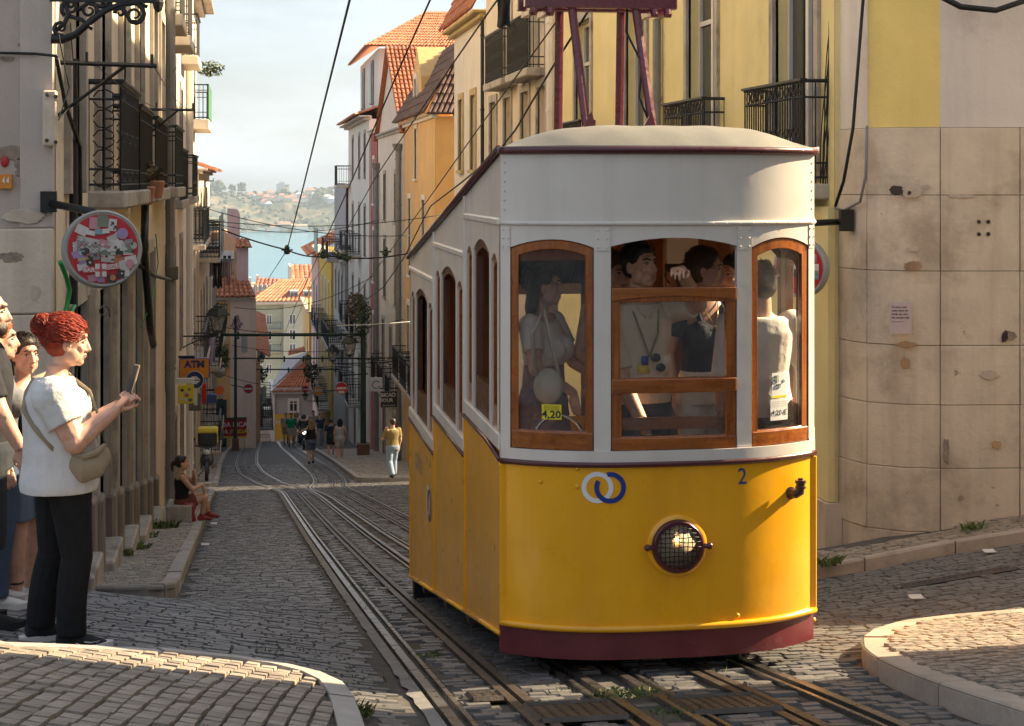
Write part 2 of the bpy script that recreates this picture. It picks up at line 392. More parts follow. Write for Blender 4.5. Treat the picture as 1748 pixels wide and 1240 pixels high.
def bed(name, left, right, h, m=JOINT):
    n = max(len(left), len(right))
    rows = []
    for t in frange(0, 1, 6):
        rows.append([(lerp(a[0], b[0], t), lerp(a[1], b[1], t), gz(lerp(a[0], b[0], t), lerp(a[1], b[1], t)) + h) for a, b in zip(left, right)])
    o = MB().grid(rows).build(name, m, smooth='all'); return struct(o)
def rows_of(poly, ang, l, w, gap=.008, keep=None, wob=.0):
    """cells of a running-bond paving that fills poly; ang is the direction of the courses"""
    xs = [p[0] for p in poly]; ys = [p[1] for p in poly]; cx, cy = (min(xs) + max(xs)) / 2, (min(ys) + max(ys)) / 2
    R = hypot(max(xs) - min(xs), max(ys) - min(ys)) / 2 + .2; ca, sa = cos(ang), sin(ang); out = []; v = -R; k = 0
    while v < R:
        wv = w * random.uniform(.9, 1.1); u = -R + random.random() * l
        while u < R:
            lu = l * random.uniform(.78, 1.22); uu = u + lu / 2; vv = v + wob * sin(uu * 2.1 + cy)
            x = cx + uu * ca - vv * sa; y = cy + uu * sa + vv * ca
            if inside(poly, x, y) and in_view(x, y, gz(x, y)) and (keep is None or keep(x, y)): out.append((x, y, ang, lu - gap, wv - gap))
            u += lu
        v += wv
    return out
# --- pavement by the left-hand houses
LK = [(-1.52, 14.8), (-1.25, 14.62), (-.95, 14.5), (-.72, 14.5), (-.61, 14.75), (-.60, 15.6), (-.62, 18), (-.66, 24), (-.74, 34), (-.8, 43.2), (-.95, 44.6), (-1.25, 45.3)]
def wall_left(y): return interp([(13.5, -1.46), (45, -1.62)], y)
pav_l = bed('pavement', [(min(x, -.6) if i > 3 else x, y) for i, (x, y) in enumerate(resample(LK, 2))], [(wall_left(y) - .3, max(y, 14.75)) for x, y in resample(LK, 2)], .075)
MB().grid([[(x, y, gz(x, y) + .07) for x in frange(-2.0, interp([(14.5, -1.0), (14.75, -.68), (15, -.64)], y), 5)] for y in frange(14.62, 16, 8)]).build('bed_corner', JOINT, pav_l)
li = kerb(pav_l, LK, .13, .12, .9)
POL_L = [(x, y) for x, y in li] + [(-1.75, 45), (-1.75, 14.5)]
lay(pav_l, 'cobble', rows_of(POL_L, 0.03, .105, .085, .008, wob=.01), CALC, .05, .115, .006)
# --- second pavement on the left, beyond the side street
LK2 = [(-1.7, 49.8), (-1.1, 49.9), (-.86, 50.6), (-.86, 56), (-.95, 66), (-.9, 80), (-.6, 100)]
pav_l2 = bed('pavement', resample(LK2, 3), [(-2.4, max(50, y)) for x, y in resample(LK2, 3)], .075); kerb(pav_l2, LK2, .14, .12, 1.1)
stuff_cells = rows_of([(-2.3, 50), (-1, 50.2), (-1.0, 57), (-1.05, 80), (-2.3, 80)], 0, .14, .11); lay(pav_l2, 'cobble', stuff_cells, CALC, .05, .11, .006, most=0)
# --- pavement on the right, beyond the side street
RK2 = [(5.9, 51.0), (4.2, 50.6), (3.45, 50.9), (3.25, 52), (3.22, 58), (3.2, 70), (3.1, 85), (2.9, 100)]
pav_r2 = bed('pavement', resample(RK2, 3), [(6.0, max(51.2, y)) for x, y in resample(RK2, 3)], .075); kerb(pav_r2, RK2, -.16, .12, 1.1)
lay(pav_r2, 'cobble', rows_of([(5.8, 51.2), (4.2, 50.9), (3.6, 51.2), (3.4, 53), (3.4, 80), (5.8, 80)], 0, .14, .11), CALC, .05, .11, .006, most=0)
# --- near pavement, bottom left
NK = smooth_path([pg(-260, 1126), pg(0, 1129), pg(200, 1134), pg(380, 1148), pg(500, 1166), pg(578, 1190), pg(604, 1218), pg(620, 1262), pg(640, 1330)])
pav_n = bed('pavement', NK, [(lerp(x, -3.2, .98), lerp(y, 5.2, .98)) for x, y in NK], .072)
ni = kerb(pav_n, NK, -.115, .095, .8)
POL_N = [(x, y) for x, y in ni] + [(-3.4, 5.2)]
lay(pav_n, 'cobble', rows_of(POL_N, pi / 2 - .12, .10, .075, .007, wob=.012), CALCW, .05, .09, .006)
# --- pavement point, bottom right
IK = smooth_path([pg(1990, 1056), pg(1748, 1066), pg(1600, 1076), pg(1515, 1092), pg(1474, 1110), pg(1466, 1130), pg(1500, 1160), pg(1600, 1204), pg(1748, 1255), pg(1990, 1345)])
pav_i = bed('pavement', IK, [(lerp(x, 6.2, .98), lerp(y, 8.1, .98)) for x, y in IK], .092)
ii = kerb(pav_i, IK, .15, .10, .85, mat('pink_kerb', (.4, .335, .275), .6, .12, 4, .3, 30, isl=.1, stain=((.2, .16, .13), .5, 3, .55)))
POL_I = [(x, y) for x, y in ii] + [(7.5, 8)]
lay(pav_i, 'cobble', rows_of(POL_I, .2, .085, .065, .007, wob=.015), mat('tan_cobble', (.32, .26, .205), .65, .16, 7, .4, 40, isl=.25, stain=((.14, .11, .09), .5, 1.6, .55)), .05, .108, .006)
# --- pavement strip under the corner house on the right
CK = [pg(1330, 1000), pg(1395, 988), pg(1460, 977), pg(1530, 964), pg(1600, 949), pg(1680, 936), pg(1750, 925), pg(1900, 905)]
pav_c = bed('pavement', CK, [(x + .35, y + 1.6) for x, y in CK], .07); kerb(pav_c, CK, .13, .11, .8, MAT['pink_kerb'])
lay(pav_c, 'cobble', rows_of([pg(1380, 986), pg(1500, 966), pg(1600, 946), pg(1750, 920), pg(1850, 902), pg(1850, 860), pg(1745, 885), pg(1610, 925), pg(1480, 950), pg(1380, 960)], .1, .13, .1), CALCW, .05, .10, .008)
# --- the setts of the roadway
def on_road(x, y):
    if y > 14 and (x < interp([(14, -.52), (34, -.66), (44, -.72)], y) and y < 45.2): return False
    if y > 49.8 and (x < -.84 or x > 3.2): return False
    if y < 9.5 and (inside(POL_N2, x, y) or inside(POL_I2, x, y)): return False
    if y > 14.6 and y < 48 and x > 5.6: return False
    if inside(POL_C2, x, y): return False
    for k in RL:
        if abs(x - railx(k, y)) < (.115 if k[1] != 'S' else .1): return False
    if abs(x - railx('L1', y) + .16) < .06 and y < 46: return False
    return True
POL_N2 = offset(NK, .05) + [(-4, 5)]; POL_I2 = offset(IK, -.05) + [(8, 8)]; POL_C2 = offset(CK, -.03) + [(12, 20), (4, 20)]
near_cells = rows_of([(-5, 6.6), (13, 6.6), (13, 15), (5.2, 16), (5.2, 26), (-1, 26), (-5, 14)], .02, .125, .085, .005, on_road, wob=.03)
lay(road, 'sett', near_cells, SETT, .05, .0, .006)
lay(road, 'basalt_sett', rows_of([(-1.2, 26), (5.6, 26), (5.6, 47), (7, 47), (7, 51), (3.4, 51), (3.2, 66), (-1, 66), (-1, 50), (-4, 50), (-4, 45)], .0, .17, .1, .012, on_road), SETT, .05, .0, .008, most=0)
top = MB().grid([[(lerp(a, b, t), y, gz(lerp(a, b, t), y) - .004) for t in frange(0, 1, 8)] for y in frange(64, 128, 64) for a, b in [(-1.2, 3.3)]]).build('far_road', ROADF, smooth='all'); struct(top)
# --- the two tracks
RPROF = [(-.055, -.05), (-.055, .012), (-.006, .012), (-.006, -.035), (.034, -.035), (.034, .008), (.058, .008), (.058, -.05)]
SPROF = [(-.06, -.05), (-.06, .008), (-.014, .008), (-.014, -.04), (.014, -.04), (.014, .008), (.06, .008), (.06, -.05)]
TY = frange(3, 44, 60) + frange(44.5, 70, 52) + frange(71, 128, 50)
def sweep(key, prf, name, m, parent, flip=1):
    rows = []
    for y in TY:
        x = railx(key, y); z = gz(x, y); rows.append([(x + u * flip, y, z + w) for u, w in prf])
    return MB().grid(rows).build(name, m, parent)
for ks, lab in ((('L1', 'LS', 'L2'), 'left-hand grooved tram track with a cable slot, running free down the hill'), (('R1', 'RS', 'R2'), 'right-hand grooved tram track with a cable slot, passing under the yellow car')):
    t = empty('tram_track', (railx(ks[1], 20), 20, gz(1, 20)), lab, 'tram track', 'tracks of the funicular')
    sweep(ks[0], RPROF, 'rail', STEEL, t); sweep(ks[2], RPROF, 'rail', STEEL, t, -1); sweep(ks[1], SPROF, 'cable_slot', RUST, t)
    if ks[0] == 'L1':
        rows = []
        for i, y in enumerate(frange(5, 47, 260)):
            x = railx('L1', y); w = .065 + .03 * mnoise.noise((y * 6, 0, 0)); rows.append([(x - .075, y, gz(x, y) + .006), (x - .075 - w, y, gz(x - .1, y) + .002 + .006 * mnoise.noise((y * 9, 3, 0)))])
        MB().grid(rows).build('mortar_strip', mat('mortar', (.19, .18, .168), .8, .2, 6, .4, 30), t)
def plate(px0, py0, px1, py1, name, label, cat, m, grid=True, group=None):
    a = pg(px0, py1); b = pg(px1, py0); x0, x1 = sorted((a[0], b[0])); y0, y1 = sorted((a[1], b[1]))
    t = empty(name, ((x0 + x1) / 2, (y0 + y1) / 2, gz((x0 + x1) / 2, (y0 + y1) / 2)), label, cat, group)
    n = 6; MB().grid([[(lerp(x0, x1, i / n), lerp(y0, y1, j / n), gz(lerp(x0, x1, i / n), lerp(y0, y1, j / n)) + .012) for i in range(n + 1)] for j in range(n + 1)]).build('plate', m, t)
    st = MB(); nx = max(3, int((x1 - x0) / .05)); ny = max(3, int((y1 - y0) / .05))
    for i in range(nx):
        for j in range(ny):
            x = lerp(x0, x1, (i + .5) / nx); y = lerp(y0, y1, (j + .5) / ny); z = gz(x, y) + .016; st.box((x - .009, y - .009, z - .006), (x + .009, y + .009, z + .001))
    stuff(st.build('stud', m, t)); 
    fr = MB()
    for (ax, ay), (bx, by) in (((x0, y0), (x1, y0)), ((x1, y0), (x1, y1)), ((x1, y1), (x0, y1)), ((x0, y1), (x0, y0))):
        fr.tube([(ax, ay, gz(ax, ay) + .008), (bx, by, gz(bx, by) + .008)], .018, 4)
    fr.build('rim', RUST, t)
plate(925, 1202, 1035, 1236, 'track_cover', 'studded iron cover between the slot and rail left of the yellow car', 'cover plate', RUST)
plate(1185, 1190, 1285, 1222, 'track_cover', 'studded iron cover just in front of the yellow car', 'cover plate', RUST)
plate(808, 1186, 848, 1199, 'track_cover', 'small studded iron cover beside the leftmost groove', 'cover plate', RUST)
plate(1530, 973, 1735, 1004, 'drain_grate', 'dark iron drain grate in the sloping side street by the stone wall', 'drain grate', RUST)
# ------------------------------------------------------------------ the yellow funicular car
XL, XR, XC, HWD = 1.342, 3.09, 2.216, .874
def FY(X, off=0.):
    s = min(1, abs((X - XC) / HWD)); return 9.0 - .25 * (1 - s ** 3.0) + off
def fr(X, z, off=0.): return (X, FY(X, off), z)
TEXT_CACHE = {}
def text_mesh(txt, size, m, P, parent, name, extrude=.0008, align='CENTER', sx=1.0, bold=0):
    """flat lettering; P(u, v) gives the 3-D spot of the text's own coordinates"""
    cu = bpy.data.curves.new(name, 'FONT'); cu.body = txt; cu.size = size; cu.align_x = align; cu.align_y = 'CENTER'; cu.resolution_u = 2; cu.offset = bold
    o = bpy.data.objects.new(name, cu); COL.objects.link(o)
    me = bpy.data.meshes.new_from_object(o); bpy.data.objects.remove(o); bpy.data.curves.remove(cu)
    off = wloc(parent) if parent is not None else Vector((0, 0, 0))
    for v in me.vertices: v.co = Vector(P(v.co.x * sx, v.co.y)) - off
    me.materials.clear(); me.materials.append(m); q = bpy.data.objects.new(name, me); COL.objects.link(q)
    if parent is not None: q.parent = parent
    return q
def ring_pts(cx, cz, r, n=40): return [(cx + r * cos(2 * pi * i / n), cz + r * sin(2 * pi * i / n)) for i in range(n)]
def flat_ring(P, cx, cz, r0, r1, n=40, a0=0, a1=2 * pi):
    A = [(cx + r0 * cos(lerp(a0, a1, i / n)), cz + r0 * sin(lerp(a0, a1, i / n))) for i in range(n + 1)]
    B = [(cx + r1 * cos(lerp(a0, a1, i / n)), cz + r1 * sin(lerp(a0, a1, i / n))) for i in range(n + 1)]
    return [[P(*p) for p in A], [P(*p) for p in B]]
def arch_pts(u0, u1, z0, z1, rise, n=10):
    """closed outline: bottom left, bottom right, up, arched top from right to left"""
    top = [(lerp(u1, u0, i / n), z1 - rise * (2 * i / n - 1) ** 2) for i in range(n + 1)]
    return [(u0, z0)] + [(lerp(u0, u1, i / n), z0) for i in range(1, n)] + [(u1, z0)] + top
def frame_mesh(P, outer, inner, depth):
    """a window frame between two outlines; P(u, z, off)"""
    n = len(outer); vs = []
    for off in (0, depth):
        vs += [P(u, z, off) for u, z in outer]; vs += [P(u, z, off) for u, z in inner]
    fs = []
    for i in range(n):
        j = (i + 1) % n
        fs += [(i, j, n + j, n + i), (2 * n + j, 2 * n + i, 3 * n + i, 3 * n + j), (j, i, 2 * n + i, 2 * n + j), (n + i, n + j, 3 * n + j, 3 * n + i)]
    return MB().add(vs, fs)
def pane_mesh(P, outline, off):
    n = len(outline) // 2; low = outline[:n]; vs = [P(u, z, off) for u, z in outline] + [P(u, z, off + .004) for u, z in outline]; N_ = len(outline)
    return MB().add(vs, [tuple(range(N_)), tuple(reversed(range(N_, 2 * N_)))] + [(i, (i + 1) % N_, N_ + (i + 1) % N_, N_ + i) for i in range(N_)])
def curved_pane(P, u0, u1, z0, z1, rise, off, n=12):
    rows = []
    for i in range(n + 1):
        u = lerp(u0, u1, i / n); zt = z1 - rise * (2 * i / n - 1) ** 2; rows.append([P(u, z0, off), P(u, lerp(z0, zt, .5), off), P(u, zt, off)])
    return MB().grid(rows)
def wall_strip(P, cols, th):
    """a wall with openings: columns (u, z_low, z_high) joined left to right"""
    rows = [[P(u, lerp(a, b, t), 0) for u, a, b in cols] for t in (0, .5, 1)]
    back = [[P(u, lerp(a, b, t), th) for u, a, b in cols] for t in (0, .5, 1)]
    n = len(cols); vs = [p for r in rows for p in r] + [p for r in back for p in r]; k = 3 * n; fs = []
    for i in range(2):
        for j in range(n - 1):
            q = (i * n + j, i * n + j + 1, (i + 1) * n + j + 1, (i + 1) * n + j); fs += [q, tuple(k + a for a in reversed(q))]
    for j in range(n - 1):
        fs += [(j + 1, j, k + j, k + j + 1), (2 * n + j, 2 * n + j + 1, k + 2 * n + j + 1, k + 2 * n + j)]
    fs += [(0, n, k + n, k), (n, 2 * n, k + 2 * n, k + n), (n - 1, k + n - 1, k + 2 * n - 1, 2 * n - 1), (2 * n - 1, k + 2 * n - 1, k + 3 * n - 1, 3 * n - 1)]
    return MB().add(vs, fs)
car = empty('funicular_car', (XC, 11.5, gz(XC, 11.5)), 'yellow and white funicular car with people behind its open wooden front window', 'funicular')
xs = frange(XL, XR, 36)
P0 = lambda X, z, off=0.: fr(X, z, off)
# front, lower half
MB().shell([[fr(x, z) for x in xs] for z in frange(-2.36, -1.49, 4)], (0, .04, 0)).build('front_panel', YEL, car, smooth=True)
MB().shell([[fr(x, z, .012) for x in xs] for z in (-2.525, -2.375)], (0, .05, 0)).build('bumper', MAR, car, smooth=True)
MB().tube([fr(x, -2.358, -.006) for x in xs], .019, 8).build('lower_moulding', YEL, car, smooth='all')
MB().tube([fr(x, -1.492, -.006) for x in xs], .017, 8).build('front_trim', MARD, car, smooth='all')
for x in (XL + .012, XR - .012): MB().box((x - .02, FY(x) - .012, -2.345), (x + .02, FY(x) + .03, -1.51)).build('corner_strip', YEL, car, bevel=.005)
# front, upper half: white wall with three openings
ZS = -1.425
def arch_cols(u0, u1, zt, rise, zhi, n=10): return [(lerp(u0, u1, i / n), zt - rise * (2 * i / n - 1) ** 2, zhi) for i in range(n + 1)]
WIN = [(1.388, 1.806, -.306, .045), (1.893, 2.582, -.298, .045), (2.668, 3.046, -.302, .05)]
cols = [(XL, ZS, -.22)]
for a, b, zt, ri in WIN: cols += [(a, ZS, -.22)] + arch_cols(a, b, zt, ri, -.22) + [(b, ZS, -.22)]
cols += [(XR, ZS, -.22)]
wall_strip(P0, cols, .045).build('front_wall', WHT, car, smooth=True, angle=25)
wall_strip(P0, [(x, -.222, .16) for x in xs], .04).build('front_fascia', WHT, car, smooth=True, angle=25)
wall_strip(lambda X, z, off: fr(X, z, off - .014), [(x, -1.482, ZS + .004) for x in xs], .06).build('front_sill', WHT, car, smooth=True, angle=25)
MB().tube([fr(x, -.222, -.004) for x in xs], .0125, 8).build('fascia_moulding', WHT, car, smooth='all')
rv = MB()
for xm in (1.365, 1.849, 2.625, 3.068):
    w = .04 if 1.5 < xm < 3 else .02
    for z0, z1 in ((-.365, -.24), (-1.475, -1.41)):
        rows = [[fr(x, z, -.006) for x in (xm - w, xm + w)] for z in (z0, z1)]; MB().shell(rows, (0, .004, 0)).build('strap_plate', WHT, car)
        for dx in (-w * .65, w * .65):
            for z in (z0 + .018, (z0 + z1) / 2, z1 - .018): rv.sphere(fr(xm + dx, z, -.007), .0055, n=6, m=4)
for x in frange(1.38, 3.05, 22): rv.sphere(fr(x, -.222, -.016), .005, n=6, m=4)
for z in frange(-.15, .1, 5):
    for x in (1.36, 3.07): rv.sphere(fr(x, z, -.001), .006, n=6, m=4)
stuff(rv.build('rivet', WHT, car, smooth='all'))
for px, py in ((926, 797), (926, 825), (984, 799), (984, 830), (1254, 1047)):
    p = at_y(px, py, 8.82); MB().sphere(fr(p.x, p.z, 0), .014, .008, .014, n=8, m=5).build('bolt_head', YEL, car, smooth='all')
# front windows
def front_window(a, b, z0, z1, rise, sl, sr, bt, tp, gl=True, nm='window'):
    o = arch_pts(a + .004, b - .004, z0, z1 - .004, rise); i = arch_pts(a + sl, b - sr, z0 + bt, z1 - tp, rise * .75)
    f = frame_mesh(lambda u, z, off: fr(u, z, off + .008), o, i, .045).build(nm, WOOD, car, bevel=.004)
    rail_ = wall_strip(lambda X, z, off: fr(X, z, off - .0), [(lerp(a + .006, b - .006, k / 8), z0 + .003, z0 + bt - .006) for k in range(9)], .05).build('bottom_rail', WOODH, f, bevel=.004)
    if gl: curved_pane(P0, a + sl - .004, b - sr + .004, z0 + bt - .004, z1 - tp + .003, rise * .75, .032).build('pane', GLS, f, smooth='all')
    return f
wl = front_window(*WIN[0][:2], ZS + .004, WIN[0][2], WIN[0][3], .042, .04, .1, .052)
wr = front_window(*WIN[2][:2], ZS + .004, WIN[2][2], WIN[2][3], .038, .05, .085, .06)
a, b = WIN[1][:2]
us = front_window(a, b, -1.052, -.562, .004, .052, .058, .012, .075, nm='lowered_sash')
wall_strip(lambda X, z, off: fr(X, z, off - .004), [(lerp(a + .004, b - .004, k / 10), -.635 + .028 * (1 - (k / 5 - 1) ** 2), -.562) for k in range(11)], .056).build('top_rail', WOODH, us, bevel=.004)
ls = front_window(a, b, ZS + .004, -1.05, .0, .06, .062, .072, .07, nm='lower_window')
wall_strip(lambda X, z, off: fr(X, z, off - .006), [(lerp(a + .004, b - .004, k / 8), -1.118, -1.045) for k in range(9)], .056).build('middle_rail', WOODH, ls, bevel=.004)
wall_strip(lambda X, z, off: fr(X, z, off + .09), [(lerp(a - .1, b + .1, k / 8), -1.325, -1.26) for k in range(9)], .03).build('grab_bar', WOODH, ls, bevel=.004)
# stickers in the windows
PAPY = mat('yellow_paper', (.72, .6, .02), .6, .04, 5, 0); PAPW = mat('white_paper', (.72, .71, .68), .6, .04, 5, 0); INK = mat('black_ink', (.02, .02, .025), .6, .05, 5, 0)
INKG = mat('grey_ink', (.3, .29, .27), .6, .05, 5, 0); INKB = mat('blue_paint', (.012, .04, .24), .35, .05, 4, 0); WPAINT = mat('white_paint', (.74, .73, .72), .35, .05, 4, 0)
def sticker(u0, u1, z0, z1, m, off=.02):
    return MB().shell([[fr(u, z, off) for u in frange(u0, u1, 4)] for z in (z0, z1)], (0, .002, 0)).build('price_sticker', m, car)
s1 = sticker(1.545, 1.643, -1.262, -1.182, PAPY)
text_mesh('4,20', .056, INK, lambda u, v: fr(1.592 + u, -1.236 + v, .0175), s1, 'price_text', bold=.0012)
for k in range(3): text_mesh('BILHETE DE BORDO', .0085, INK, lambda u, v: fr(1.594 + u, -1.191 - .009 * k + v, .0175), s1, 'small_print')
s2 = sticker(2.79, 2.902, -1.292, -1.178, PAPW); text_mesh('4.20 €', .038, INK, lambda u, v: fr(2.846 + u, -1.252 + v, .0175), s2, 'price_text', bold=.0008)
for k in range(3): text_mesh('TARIFA DE BORDO  ON BOARD', .0075, INKG, lambda u, v: fr(2.846 + u, -1.19 - .012 * k + v, .0175), s2, 'small_print')
s3 = sticker(2.80, 2.893, -1.172, -1.035, PAPW)
MB().shell([[fr(u, z, .018) for u in (2.80, 2.893)] for z in (-1.170, -1.158)], (0, .001, 0)).build('yellow_edge', PAPY, s3)
g = MB().tube([fr(2.815, -1.05, .017), fr(2.838, -1.05, .017), fr(2.838, -1.085, .017), fr(2.815, -1.085, .017), fr(2.815, -1.05, .017)], .0018, 4); g.tube([fr(2.825, -1.115, .017), fr(2.85, -1.115, .017), fr(2.852, -1.098, .017), fr(2.88, -1.085, .017), fr(2.872, -1.072, .017)], .002, 4); g.tube([fr(2.825, -1.115, .017), fr(2.825, -1.098, .017), fr(2.852, -1.098, .017)], .002, 4)
g.build('card_drawing', INK, s3)
MB().grid(flat_ring(lambda u, z: fr(u, z, .017), 2.826, -1.068, 0.0005, .007, 14)).build('green_dot', mat('green_ink', (.1, .35, .05), .6, .05, 5, 0), s3)
# emblem and number
lg = MB().grid(flat_ring(lambda u, z: fr(u, z, -.003), 1.823, -1.612, .058, .083)).build('emblem_ring', WPAINT, car)
MB().grid(flat_ring(lambda u, z: fr(u, z, -.0045), 1.889, -1.613, .058, .083, 56, 2.62, 2.62 + 2 * pi - .82)).build('emblem_ring', INKB, car)
text_mesh('2', .125, INKB, lambda u, v: fr(2.612 + u, -1.578 + v, -.003), car, 'number_two', sx=.92)
# headlight
HX, HZ = 2.246, -1.925; Hy = FY(HX)
hl = empty('headlight', (0, 0, 0)); hl.parent = car; hl.location = Vector((HX, Hy, HZ)) - car.location
ax = Vector((0, -1, 0))
MB().lathe((HX, Hy + .01, HZ), [(.118, 0), (.162, 0), (.162, .024), (.15, .034), (.118, .036)], 40, ax).build('bezel', YEL, hl, smooth=True)
MB().lathe((HX, Hy + .01, HZ), [(.112, .02), (.142, .03), (.142, .05), (.132, .062), (.116, .062), (.112, .045)], 40, ax).build('ring', MARD, hl, smooth=True)
for sgn in (-1, 1):
    ears = MB(); ears.tube([(HX + sgn * .13, Hy - .04, HZ), (HX + sgn * .172, Hy - .04, HZ)], .014, 8); ears.sphere((HX + sgn * .168, Hy - .045, HZ), .019, n=8, m=6); ears.build('clamp', MARD, hl, smooth='all')
MB().lathe((HX, Hy - .003, HZ), [(.0, 0), (.06, .002), (.09, .01), (.11, .03), (.117, .04)], 32, ax).build('reflector', mat('lamp_reflector', (.42, .33, .22), .6, .15, 5, .05), hl, smooth='all')
MB().sphere((HX - .012, Hy - .022, HZ + .045), .038, .02, .038, n=16, m=10).build('bulb', mat('lit_bulb', (1, .8, .4), .5, 0, 1, 0, emit=((1.0, .50, .10), 9)), hl, smooth='all')
MB().lathe((HX - .012, Hy - .018, HZ - .07), [(.012, 0), (.016, .02), (.014, .06), (.012, .085)], 14).build('bulb_socket', mat('bulb_socket', (.5, .45, .38), .4, .1, 5, 0), hl, smooth='all')
gr = MB()
for k in range(-4, 5):
    o = k * .0245; h = sqrt(max(0, .118 ** 2 - o * o)); yy = Hy - .048
    pts = frange(-h, h, 6)
    gr.tube([(HX + o + .002 * sin(k * 3 + t * 60), yy - .003 * (1 - (t / .12) ** 2), HZ + t) for t in pts], .0027, 5)
    gr.tube([(HX + t, yy - .006 - .003 * (1 - (t / .12) ** 2), HZ + o + .003 * sin(k * 2 + t * 50)) for t in pts], .0027, 5)
gr.build('wire_grille', BLK, hl, smooth='all')
lamp = bpy.data.lights.new('lamp_glow', 'POINT'); lamp.energy = .22; lamp.color = (1, .6, .2); lamp.shadow_soft_size = .01
lo = bpy.data.objects.new('lamp_glow', lamp); COL.objects.link(lo); lo.parent = hl; lo.location = (-.012, -.046, .045)
# brake hose fitting
p = at_y(1350, 838, 8.87)
MB().lathe((p.x, FY(p.x) + .01, p.z - .012), [(.034, 0), (.034, .022), (.026, .026), (.026, .05)], 12, ax).tube([(p.x, FY(p.x) - .03, p.z - .012), (p.x + .012, FY(p.x) - .058, p.z - .01), (p.x + .032, FY(p.x) - .062, p.z + .0), (p.x + .036, FY(p.x) - .062, p.z + .05)], .024, 10).lathe((p.x + .036, FY(p.x) - .062, p.z + .022), [(.03, 0), (.03, .012), (.02, .014), (.02, .026), (.031, .028), (.031, .044), (.014, .046), (.014, .056)], 10).build('hose_fitting', mat('brown_fitting', (.06, .02, .014), .35, .2, 8, .1, coat=.3), car, smooth=True)
# sides: three stepped compartments
CY = [9.0, 10.53, 12.29, 14.13]; ZT = [-1.455, -1.705, -1.975]; ZC = [-.215, -.455, -.72]
def roofz(Y): return .172 - .1565 * (Y - 9.0)
def botz(Y): return -2.43 - .17 * (Y - 9.0)
for side, X0, so in (('l', XL, 1), ('r', XR, -1)):
    P1 = lambda u, z, off=0., X0=X0, so=so: (X0 + off * so, u, z)
    for i in range(3):
        y0, y1 = CY[i] + (.006 if i else .02), CY[i + 1] - .006
        MB().prism([(y0, botz(y0)), (y1, botz(y1)), (y1, ZT[i]), (y0, ZT[i] - (.035 if i == 0 else 0))], 'x', X0 + .004 * so, X0 + .04 * so).build('side_panel', YSIDE, car, bevel=.004)
        MB().tube([P1(y1, ZT[i] - .004, -.004), P1(lerp(y0, y1, .35), ZT[i] - .004, -.004), P1(y0, ZT[i] - (.035 if i == 0 else .006), -.004)], .015, 6).build('side_trim', MARD, car, smooth='all')
        MB().box(P1(y0, ZT[i] + .012, -.012), P1(y1, ZT[i] + .1, .05)).build('side_sill', WHT, car, bevel=.006)
        L_ = y1 - y0; n = .24 * L_ / 1.5
        wins = [(y0 + .11, y0 + .11 + n * .95), (y0 + .11 + n + .07, y1 - .11 - n - .07), (y1 - .11 - n * .95, y1 - .11)]
        zt = ZC[i] - .12; cc = [(y0, ZT[i] + .1, ZC[i])]
        for k, (u0, u1) in enumerate(wins):
            t_ = zt - (0 if k == 1 else .06); cc += [(u0, ZT[i] + .1, ZC[i])] + arch_cols(u0, u1, t_, .07 if k == 1 else .045, ZC[i]) + [(u1, ZT[i] + .1, ZC[i])]
        cc += [(y1, ZT[i] + .1, ZC[i])]
        wall_strip(P1, cc, .05).build('side_wall', WHT, car, smooth=True, angle=25)
        for k, (u0, u1) in enumerate(wins):
            t_ = zt - (0 if k == 1 else .06); ri = .07 if k == 1 else .045; zb = ZT[i] + .1
            o = arch_pts(u0 + .002, u1 - .002, zb, t_ - .003, ri); q = .055 if k == 1 else .03
            inn = arch_pts(u0 + q, u1 - q, zb + (.2 if k == 1 else .12), t_ - .05, ri * .8)
            w = frame_mesh(lambda u, z, off: P1(u, z, off + .012), o, inn, .04).build('side_window', WOODD if k == 1 else WOOD, car)
            if k != 1 and side == 'l': pane_mesh(P1, inn, .03).build('pane', GLS, w)
        MB().prism([(y0, ZC[i] + .002), (y1, ZC[i] + .002), (y1, roofz(y1) - .02), (y0, roofz(y0) - .02)], 'x', X0 + .004 * so, X0 + .04 * so).build('side_fascia', WHT, car)
        MB().box(P1(y0, ZC[i] - .022, -.014), P1(y1, ZC[i] + .018, .02)).build('side_cornice', WHT, car, bevel=.008)
        MB().tube([P1(y1, botz(y1) + .01, -.004), P1(y0, botz(y0) + .01, -.004)], .014, 6).build('side_moulding', YEL, car, smooth='all')
        if i: MB().box(P1(CY[i] - .012, botz(CY[i]) - .0, -.006), P1(CY[i] + .012, ZT[i - 1] - .01, .03)).build('cover_strip', YEL, car, bevel=.003); MB().box(P1(CY[i] - .03, ZT[i - 1] + .012, -.01), P1(CY[i] + .03, roofz(CY[i]) - .02, .05)).build('side_post', WHT, car, bevel=.006)
    MB().box(P1(CY[3] - .03, botz(CY[3]), -.006), P1(CY[3] + .01, ZT[2], .03)).build('cover_strip', YEL, car, bevel=.003)
    MB().tube([P1(9.0, roofz(9) + .002, -.01), P1(14.15, roofz(14.15) + .002, -.01)], .022, 8).build('roof_edge', MARD, car, smooth='all')
# lettering far back on the left side panel
PS = lambda u, v: (XL - .003, 13.55 - u, -2.25 + v - .15 * u)
text_mesh('carris', .26, INKG, lambda u, v: (XL + .0015, 13.45 - u, -2.22 + v), car, 'side_lettering', sx=.9)
MB().grid(flat_ring(lambda u, z: (XL + .0015, u, z), 12.72, -2.4, .085, .12)).build('emblem_ring', WPAINT, car); MB().grid(flat_ring(lambda u, z: (XL + .0005, u, z), 12.62, -2.42, .085, .12)).build('emblem_ring', INKB, car)
